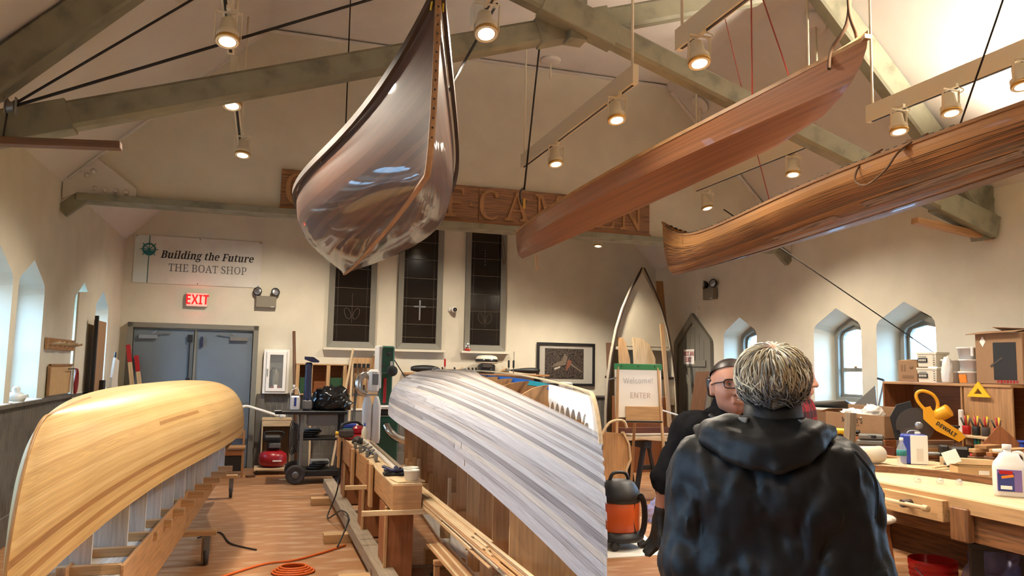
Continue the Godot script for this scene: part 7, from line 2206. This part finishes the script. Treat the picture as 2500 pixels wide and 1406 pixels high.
	func face(s: SurfaceTool, vs: PackedVector3Array, id: PackedInt32Array, a: int, b: int, e: int, f: int, neg: bool) -> void:
		if id[a] < 0 or id[b] < 0 or id[e] < 0 or id[f] < 0: return
		var q := [vs[id[a]], vs[id[b]], vs[id[e]], vs[id[f]]]
		if neg: q.reverse()
		for n in [0, 1, 2, 0, 2, 3]: s.add_vertex(q[n])

func chain(f: Field, pts: Array, rs: Array, k := 0.03, flat := 1.0) -> void:
	for i in pts.size() - 1: f.bone(pts[i], pts[i + 1], rs[i], rs[i + 1], k, flat)

# head looking along -z, middle of the head at c
func head_field(s: SurfaceTool, c: Vector3, turn: Basis, big := 1.0, smile := false) -> void:
	var f := Field.new(Vector3(-0.12, -0.2, -0.14), Vector3(0.12, 0.15, 0.13), 0.005)
	var V := func(x: float, y: float, z: float) -> Vector3: return Vector3(x, y, z) * big
	f.bone(V.call(0, 0.03, 0.02), V.call(0, 0.035, -0.02), 0.082 * big, 0.078 * big, 0.02)
	f.bone(V.call(-0.02, 0.0, -0.035), V.call(0.02, 0.0, -0.035), 0.058 * big, 0.058 * big, 0.03)
	f.bone(V.call(-0.025, -0.06, -0.03), V.call(0.025, -0.06, -0.03), 0.045 * big, 0.045 * big, 0.04)
	f.bone(V.call(0, -0.088, -0.062), V.call(0, -0.09, -0.05), 0.022 * big, 0.026 * big, 0.03)
	f.bone(V.call(0, -0.04, 0.02), V.call(0, -0.2, 0.035), 0.056 * big, 0.06 * big, 0.03)
	f.bone(V.call(-0.035, 0.022, -0.082), V.call(0.035, 0.022, -0.082), 0.012 * big, 0.012 * big, 0.02)
	f.bone(V.call(0, 0.01, -0.094), V.call(0, -0.03, -0.112), 0.009 * big, 0.014 * big, 0.014)
	for e: float in [-1.0, 1.0]:
		f.bone(V.call(0.012 * e, -0.034, -0.1), V.call(0.012 * e, -0.034, -0.098), 0.009 * big, 0.009 * big, 0.008)
		f.bone(V.call(0.042 * e, -0.03, -0.07), V.call(0.05 * e, -0.02, -0.055), 0.02 * big, 0.02 * big, 0.025)
		f.bone(V.call(0.08 * e, 0.01, 0.008), V.call(0.084 * e, -0.03, 0.0), 0.014 * big, 0.011 * big, 0.008)
	f.bone(V.call(-0.018, -0.058, -0.092), V.call(0.018, -0.058, -0.092), 0.007 * big, 0.007 * big, 0.01)
	f.bone(V.call(-0.016, -0.072, -0.09), V.call(0.016, -0.072, -0.09), 0.008 * big, 0.008 * big, 0.01)
	if smile: f.carve(V.call(0, -0.063, -0.103), 0.009, 0.004)
	for e: float in [-1.0, 1.0]: f.carve(V.call(0.03 * e, 0.004, -0.1), 0.013, 0.008)
	var t := S(true)
	f.mesh(t)
	s.append_from(t.commit(), 0, Transform3D(turn, c))

func hand_field(s: SurfaceTool, wrist: Vector3, bs: Basis, side: float, g := 0.0) -> void:
	# local: fingers along -y, palm facing -x * side, thumb forward (-z)
	var f := Field.new(Vector3(-0.06, -0.23, -0.1), Vector3(0.06, 0.05, 0.08), 0.004)
	f.bone(Vector3(0, 0.04, 0), Vector3(0, -0.02, 0), 0.026 + g, 0.024 + g, 0.02)
	for i in 4:
		var z := -0.03 + i * 0.02
		f.bone(Vector3(0, -0.01, z * 0.6), Vector3(0, -0.09, z), 0.014 + g, 0.011 + g, 0.02)
		var ln: float = [0.072, 0.08, 0.074, 0.058][i]
		var a := Vector3(0, -0.09, z)
		var b := a + Vector3(-0.012 * side, -ln * 0.5, z * 0.06)
		var c := b + Vector3(-0.028 * side, -ln * 0.42, 0)
		chain(f, [a, b, c], [0.0098 + g, 0.0088 + g, 0.0075 + g], 0.006)
	chain(f, [Vector3(0, -0.03, -0.025), Vector3(-0.012 * side, -0.065, -0.055), Vector3(-0.02 * side, -0.1, -0.062)], [0.014 + g, 0.0115 + g, 0.009 + g], 0.01)
	var t := S(true)
	f.mesh(t)
	s.append_from(t.commit(), 0, Transform3D(bs, wrist))

func skin(n: String, r: int, g: int, b: int) -> StandardMaterial3D:
	var m := add_mat(n, r, g, b, 0.5)
	m.subsurf_scatter_enabled = true
	m.subsurf_scatter_strength = 0.15
	return m

# J: joints of the figure in its own axes (forward is -z)
func figure(label: String, at: Vector3, turn: float, J: Dictionary) -> Node3D:
	var t := thing("person", label, "person", at, turn)
	var s := S(true)
	head_field(s, J.head, Basis(Vector3.UP, J.get("head_turn", 0.0)) * Basis(Vector3.RIGHT, J.get("nod", 0.0)), J.get("big", 1.0), J.get("smile", false))
	var f := Field.new(Vector3(-0.42, 0.04, -0.3), Vector3(0.42, 1.56, 0.3), 0.016)
	chain(f, [Vector3(-0.13, 1.38, 0), Vector3(0.13, 1.38, 0)], [0.055, 0.055], 0.05)
	chain(f, [Vector3(0, 1.4, 0.01), Vector3(0, 1.48, 0.01)], [0.05, 0.052], 0.03)
	chain(f, [Vector3(-0.07, 1.28, 0), Vector3(0.07, 1.28, 0)], [0.075, 0.075], 0.05)
	chain(f, [Vector3(-0.06, 1.08, 0), Vector3(0.06, 1.08, 0)], [0.075, 0.075], 0.05)
	chain(f, [Vector3(-0.08, 0.92, 0), Vector3(0.08, 0.92, 0)], [0.075, 0.075], 0.05)
	for e in [0, 1]:
		var sg := 1.0 if e else -1.0
		chain(f, [J.arm[e][0], J.arm[e][1], J.arm[e][2]], [0.04, 0.036, 0.026], 0.02)
		chain(f, [Vector3(0.09 * sg, 0.9, 0), Vector3(0.1 * sg, 0.48, -0.01), Vector3(0.1 * sg, 0.09, 0.02)], [0.085, 0.055, 0.038], 0.04)
		chain(f, [Vector3(0.1 * sg, 0.07, 0.02), Vector3(0.12 * sg, 0.065, -0.12)], [0.035, 0.03], 0.02)
		var dn: Vector3 = (J.arm[e][2] - J.arm[e][1]).normalized()
		var y := -dn
		var x := y.cross(Vector3.FORWARD).normalized() * -1.0
		hand_field(s, J.arm[e][2] + dn * 0.02, Basis(x, y, x.cross(y).normalized()).orthonormalized(), -sg if x.x > 0 else sg)
	var b := S(true)
	f.mesh(b)
	s.append_from(b.commit(), 0, Transform3D.IDENTITY)
	obj("body", s, J.skin, t)
	# trousers and shoes
	f = Field.new(Vector3(-0.3, 0.06, -0.24), Vector3(0.3, 1.02, 0.24), 0.016)
	chain(f, [Vector3(-0.08, 0.93, 0), Vector3(0.08, 0.93, 0)], [0.115, 0.115], 0.05)
	for sg: float in [-1.0, 1.0]: chain(f, [Vector3(0.095 * sg, 0.86, 0), Vector3(0.105 * sg, 0.48, -0.01), Vector3(0.105 * sg, 0.1, 0.02)], [0.105, 0.08, 0.07], 0.04)
	s = S(true)
	f.mesh(s)
	obj("trousers", s, J.trousers, t)
	for sg: float in [-1.0, 1.0]:
		s = S(true)
		var rows := []
		for q in [[-0.17, 0.025, 0.05], [-0.15, 0.04, 0.07], [-0.08, 0.048, 0.085], [0.0, 0.045, 0.11], [0.07, 0.042, 0.115], [0.09, 0.03, 0.1]]:
			var r := []
			for k in 12:
				var a := TAU * k / 12
				r.append(Vector3(0.11 * sg + q[1] * cos(a), maxf(0.0, q[2] * 0.5 + q[2] * 0.55 * sin(a)), q[0]))
			rows.append(r)
		sheet(s, rows, true)
		fan(s, rows[0], true)
		fan(s, rows[-1])
		obj("shoe", s, "black", t)
	return t

func torso_cloth(t: Node3D, called: String, mat, J: Dictionary, grow: float, hem: float, sleeve: Array, amp: float, seed_: int) -> void:
	var f := Field.new(Vector3(-0.46, hem - 0.06, -0.34), Vector3(0.46, 1.6, 0.34), 0.011)
	var fl := 1.0
	chain(f, [J.arm[0][0] * Vector3(0.8, 1, 1), J.arm[1][0] * Vector3(0.8, 1, 1)], [0.085 + grow, 0.085 + grow], 0.06)
	chain(f, [Vector3(-0.1, 1.3, 0.01), Vector3(0.1, 1.3, 0.01)], [0.118 + grow, 0.118 + grow], 0.06)
	chain(f, [Vector3(-0.1, 1.12, 0), Vector3(0.1, 1.12, 0)], [0.122 + grow, 0.122 + grow], 0.07)
	chain(f, [Vector3(-0.1, 0.95, 0), Vector3(0.1, 0.95, 0)], [0.124 + grow, 0.124 + grow], 0.07)
	chain(f, [Vector3(-0.1, hem + 0.1, 0), Vector3(0.1, hem + 0.1, 0)], [0.128 + grow, 0.128 + grow], 0.07)
	chain(f, [Vector3(0, 1.42, 0.0), Vector3(0, 1.475, 0.01)], [0.085 + grow, 0.068 + grow * 0.5], 0.05)
	for e in [0, 1]:
		var a: Array = J.arm[e]
		var w: Vector3 = a[1].lerp(a[2], clampf(sleeve[e], 0, 1))
		chain(f, [a[0], a[1], w], [0.075 + grow * 0.9, 0.056 + grow * 0.9, 0.046 + grow * 0.8], 0.045)
	fnl = FastNoiseLite.new()
	fnl.seed = seed_
	fnl.frequency = 1.0
	fnl.fractal_octaves = 3
	fnl.fractal_type = FastNoiseLite.FRACTAL_RIDGED
	f.ruffle(fnl, Vector3(9.0, 3.4, 9.0), amp)
	var s := S(true)
	f.mesh(s)
	obj(called, s, mat, t)

func hair_strands(t: Node3D, c: Vector3, n: int, seed_: int, mats_: Array, r: Vector3, low: float, ln: float, turn := Basis.IDENTITY) -> void:
	var rng := RandomNumberGenerator.new()
	rng.seed = seed_
	var tools := []
	for m in mats_: tools.append(S(true))
	var crown := Vector3(0.02, 0.92, 0.38).normalized()
	var made := 0
	var tries := 0
	while made < n and tries < n * 6:
		tries += 1
		var d := Vector3(rng.randfn(), rng.randfn(), rng.randfn()).normalized()
		if d.y < low: continue
		if d.z < -0.35 and d.y < 0.45: continue
		made += 1
		var flow := (d - crown * d.dot(crown)).normalized()
		var swirl := crown.cross(d).normalized()
		var step := (flow + swirl * rng.randf_range(-0.2, 0.55) + Vector3(rng.randf_range(-0.3, 0.3), rng.randf_range(-0.35, 0.1), rng.randf_range(-0.2, 0.2))).normalized()
		var l := ln * rng.randf_range(0.5, 1.25)
		var lift := rng.randf_range(0.0, 0.012)
		var pts := []
		var dir := d
		for k in 6:
			var q := k / 5.0
			pts.append(turn * (dir * r * (1.0 + (0.01 + lift * (0.4 + sin(q * 3.0))) / 0.09)) + c)
			dir = (dir + step * l / 5.0 / 0.09 + Vector3(0, -0.05 * q, 0)).normalized()
			step = (step - dir * step.dot(dir) + Vector3(rng.randf_range(-0.1, 0.1), -0.1, rng.randf_range(-0.1, 0.1))).normalized()
		tube(tools[rng.randi() % tools.size()], pts, [0.0016, 0.0022, 0.0022, 0.002, 0.0015, 0.0004], 3, false)
	for i in mats_.size(): obj("hair_strands", tools[i], mats_[i], t)

func ellipsoid(s: SurfaceTool, c: Vector3, r: Vector3, turn := Basis.IDENTITY, cut := -1.0) -> void:
	var rows := []
	for i in 17:
		var a := PI * i / 16
		if cos(a) < cut: a = acos(cut)
		var ring := []
		for j in 24: ring.append(c + turn * (Vector3(sin(a) * cos(TAU * j / 24), cos(a), sin(a) * sin(TAU * j / 24)) * r))
		rows.append(ring)
	sheet(s, rows, true)

func people() -> void:
	skin("skin_pale", 206, 152, 128)
	skin("skin_warm", 176, 124, 100)
	for q in [["hair_silver", 196, 182, 152], ["hair_blond", 210, 196, 164], ["hair_grey", 128, 122, 112], ["hair_ash", 84, 82, 80], ["hair_dark", 34, 26, 24]]: add_mat(q[0], q[1], q[2], q[3], 0.42)
	var m := add_mat("jacket", 15, 16, 17, 0.5)
	m.normal_enabled = true
	m.normal_texture = tex["cloth_n"]
	m.normal_scale = 0.35
	m.uv1_triplanar = true
	m.uv1_scale = Vector3.ONE * 6.0
	m.metallic_specular = 0.35
	add_mat("lining", 104, 104, 100, 0.9)
	add_mat("jeans", 40, 46, 62, 0.8)
	m = add_mat("sweater", 22, 21, 23, 0.9)
	m.metallic_specular = 0.2
	m.normal_enabled = true
	m.normal_texture = tex["cloth_n"]
	m.normal_scale = 0.6
	m.uv1_triplanar = true
	m.uv1_scale = Vector3.ONE * 10.0
	# man in the dark hooded jacket, seen from behind
	var J := {"head": Vector3(0.0, 1.597, -0.01), "big": 1.0, "skin": "skin_pale", "trousers": "jeans",
		"arm": [[Vector3(-0.19, 1.365, 0.0), Vector3(-0.232, 1.12, 0.03), Vector3(-0.2, 0.88, -0.1)], [Vector3(0.165, 1.37, 0.0), Vector3(0.215, 1.12, 0.03), Vector3(0.205, 0.87, -0.08)]]}
	var t := figure("grey-haired man in a dark hooded jacket seen from behind", Vector3(1.31, 0, -1.8), -deg_to_rad(36.0), J)
	torso_cloth(t, "jacket", "jacket", J, 0.014, 0.74, [1.0, 1.0], 0.018, 4)
	# stand-up collar
	var s := S(true)
	var rows := []
	for i in 4:
		var ring := []
		for k in 24:
			var a := TAU * k / 24
			var rr: float = [0.082, 0.078, 0.074, 0.07][i]
			ring.append(Vector3(rr * cos(a), [1.46, 1.5, 1.535, 1.537][i] + (0.012 if sin(a) > 0 else -0.02) * (1 if i > 1 else 0), 0.012 + rr * 0.95 * sin(a)))
		rows.append(ring)
	sheet(s, rows, true)
	obj("collar", s, "jacket", t)
	# hood lying on the back
	var f := Field.new(Vector3(-0.29, 1.28, -0.1), Vector3(0.27, 1.58, 0.3), 0.0085)
	var rid := [Vector3(-0.2, 1.47, -0.01), Vector3(-0.175, 1.45, 0.07), Vector3(-0.12, 1.418, 0.12), Vector3(-0.05, 1.398, 0.15), Vector3(0.01, 1.396, 0.155), Vector3(0.07, 1.415, 0.135), Vector3(0.11, 1.45, 0.1), Vector3(0.14, 1.48, 0.03)]
	for k in rid.size() - 1: f.bone(rid[k], rid[k + 1], 0.014, 0.014, 0.015)
	for k in 22:
		var q := k / 21.0 * 7.0
		var b: Vector3 = rid[int(minf(q, 6))].lerp(rid[int(minf(q, 6)) + 1], q - int(minf(q, 6)))
		var a := Vector3(b.x * 0.62, 1.492, 0.045 + 0.03 * (1 - absf(b.x) / 0.23))
		f.bone(a, b.lerp(a, 0.5) + Vector3(0, 0.0, 0.028), 0.018, 0.02, 0.02)
		f.bone(b.lerp(a, 0.5) + Vector3(0, 0.0, 0.028), b, 0.02, 0.014, 0.02)
	fnl.seed = 12
	f.ruffle(fnl, Vector3(4, 6, 4), 0.008)
	s = S(true)
	f.mesh(s)
	obj("hood", s, "jacket", t)
	for q in [[-1.0, 0.07, 0.17], [1.0, 0.06, 0.15]]:
		s = S(true)
		tube(s, curve([Vector3(q[0] * 0.062, 1.5, 0.082), Vector3(q[0] * 0.1, 1.498, 0.062), Vector3(q[0] * 0.132, 1.48, 0.035)]), 0.012, 10)
		var l := obj("hood_lining", s, "lining", t)
		l.set_meta("label", "light grey mesh hood lining")
	# seams across the shoulders
	rope("seam", "jacket", curve([Vector3(0.19, 1.44, 0.1), Vector3(0.235, 1.37, 0.1), Vector3(0.235, 1.28, 0.1)]), 0.004, t)
	s = S(true)
	ellipsoid(s, Vector3(0, 1.63, 0.008), Vector3(0.08, 0.074, 0.098))
	tube(s, [Vector3(-0.05, 1.585, 0.055), Vector3(0, 1.565, 0.075), Vector3(0.05, 1.585, 0.055)], 0.035, 10)
	obj("hair", s, "hair_grey", t)
	hair_strands(t, Vector3(0, 1.622, 0.008), 2200, 3, ["hair_silver", "hair_blond", "hair_grey", "hair_silver"], Vector3(0.079, 0.072, 0.098), -0.35, 0.075)
	hair_strands(t, Vector3(0, 1.6, 0.008), 700, 8, ["hair_ash", "hair_grey"], Vector3(0.076, 0.072, 0.094), -0.6, 0.05)
	# smiling man with glasses, facing the first
	J = {"head": Vector3(0.0, 1.56, -0.03), "big": 1.02, "skin": "skin_warm", "trousers": "jeans", "smile": true, "head_turn": -0.3, "nod": 0.12,
		"arm": [[Vector3(-0.17, 1.36, 0.02), Vector3(-0.24, 1.1, 0.06), Vector3(-0.2, 0.9, -0.12)], [Vector3(0.18, 1.36, 0.02), Vector3(0.285, 1.15, 0.05), Vector3(0.295, 1.0, 0.08)]]}
	t = figure("smiling man with dark-rimmed glasses and a black sweater, sleeves pushed up", Vector3(2.0, 0, -3.08), PI, J)
	torso_cloth(t, "sweater", "sweater", J, 0.008, 0.84, [0.2, 0.02], 0.012, 9)
	s = S(true)
	var dn: Vector3 = (J.arm[1][2] - J.arm[1][1]).normalized()
	var gx := (-dn).cross(Vector3.FORWARD).normalized() * -1.0
	hand_field(s, J.arm[1][2] + dn * 0.02, Basis(gx, -dn, gx.cross(-dn).normalized()).orthonormalized(), -1.0 if gx.x > 0 else 1.0, 0.003)
	obj("glove", s, "black", t)
	# rolled collar of the vest over the sweater
	rope("vest_edge", "black", curve([Vector3(0.13, 1.44, -0.06), Vector3(0.08, 1.36, -0.13), Vector3(0.03, 1.2, -0.145)]), 0.012, t)
	rope("vest_edge", "black", curve([Vector3(-0.1, 1.44, -0.06), Vector3(-0.06, 1.36, -0.13), Vector3(-0.02, 1.2, -0.145)]), 0.012, t)
	var B0 := Transform3D(Basis(Vector3.UP, -0.3) * Basis(Vector3.RIGHT, 0.12), J.head)
	s = S(true)
	ellipsoid(s, B0 * Vector3(0, 0.036, 0.004), Vector3(0.093, 0.092, 0.107), B0.basis * Basis(Vector3.RIGHT, 0.22), 0.3)
	obj("hair", s, "hair_dark", t)
	s = S(true)
	tube(s, [B0 * Vector3(-0.08, 0.04, 0.03), B0 * Vector3(-0.07, -0.02, 0.06), B0 * Vector3(0, -0.03, 0.085), B0 * Vector3(0.07, -0.02, 0.06), B0 * Vector3(0.08, 0.04, 0.03)], 0.024, 8)
	obj("hair", s, "hair_dark", t)
	for e: float in [-1.0, 1.0]:
		s = S(true)
		ellipsoid(s, B0 * Vector3(0.031 * e, 0.004, -0.086), Vector3.ONE * 0.0085)
		var eye := obj("eye", s, "plastic_white", t)
		s = S(true)
		ellipsoid(s, B0 * Vector3(0.032 * e, 0.004, -0.0915), Vector3.ONE * 0.005)
		obj("iris", s, "hair_dark", eye)
		rope("eyebrow", "hair_dark", [B0 * Vector3(0.012 * e, 0.03, -0.099), B0 * Vector3(0.034 * e, 0.036, -0.094), B0 * Vector3(0.055 * e, 0.028, -0.08)], 0.0045, t)
	B(t, "teeth", "plastic_white", B0 * Vector3(0, -0.063, -0.094), Vector3(0.034, 0.009, 0.008), Vector3(0.12, -0.3, 0), 0.003)
	var g := S(true)
	for e: float in [-1.0, 1.0]:
		var q := []
		for k in 21:
			var a := TAU * k / 20
			q.append(B0 * Vector3(0.033 * e + 0.027 * signf(cos(a)) * pow(absf(cos(a)), 0.6), 0.004 + 0.019 * signf(sin(a)) * pow(absf(sin(a)), 0.6), -0.108 + 0.004 * absf(cos(a))))
		tube(g, q, 0.003, 6, false)
		tube(g, [B0 * Vector3(0.06 * e, 0.012, -0.105), B0 * Vector3(0.083 * e, 0.012, -0.06), B0 * Vector3(0.09 * e, 0.008, 0.01)], 0.0028, 6)
	tube(g, [B0 * Vector3(-0.007, 0.01, -0.112), B0 * Vector3(0, 0.013, -0.114), B0 * Vector3(0.007, 0.01, -0.112)], 0.0028, 6)
	obj("glasses", g, "black_gloss", t)
	# third person, mostly hidden: red and black plaid shirt
	var im := Image.create(64, 64, false, Image.FORMAT_RGB8)
	for y in 64:
		for x in 64:
			var a := 1.0 if (x / 16) % 2 == 0 else 0.0
			var b := 1.0 if (y / 16) % 2 == 0 else 0.0
			im.set_pixel(x, y, Color(0.62, 0.09, 0.14).lerp(Color(0.09, 0.04, 0.07), (a + b) * 0.5))
	var pm := StandardMaterial3D.new()
	pm.albedo_texture = ImageTexture.create_from_image(im)
	pm.roughness = 0.9
	pm.uv1_triplanar = true
	pm.uv1_scale = Vector3.ONE * 7.0
	mats["plaid"] = pm
	J = {"head": Vector3(0.035, 1.52, -0.03), "big": 0.98, "skin": "skin_pale", "trousers": "jeans", "arm": [[Vector3(-0.165, 1.36, 0.0), Vector3(-0.22, 1.1, 0.04), Vector3(-0.18, 0.9, -0.1)], [Vector3(0.165, 1.36, 0.0), Vector3(0.22, 1.1, 0.04), Vector3(0.18, 0.9, -0.1)]]}
	t = figure("person in a red and black plaid shirt hidden behind the grey-haired man", Vector3(2.8, 0, -3.7), PI + 0.75, J)
	t.scale = Vector3.ONE * 1.05
	torso_cloth(t, "plaid_shirt", "plaid", J, 0.01, 0.84, [0.95, 0.95], 0.012, 21)
	s = S(true)
	ellipsoid(s, Vector3(0.035, 1.556, -0.026), Vector3(0.092, 0.092, 0.106), Basis(Vector3.RIGHT, 0.25), 0.1)
	obj("hair", s, "hair_grey", t)

func _ready() -> void:
	make_materials()
	set_view()
	building()
	track_lights()
	left_canoe()
	middle_boat()
	glossy_canoe()
	kayak()
	brown_canoe()
	ropes()
	left_wall_things()
	back_wall_things()
	back_floor_things()
	centre_things()
	hull_on_end()
	right_middle_things()
	near_bench()
	wall_bench()
	people()
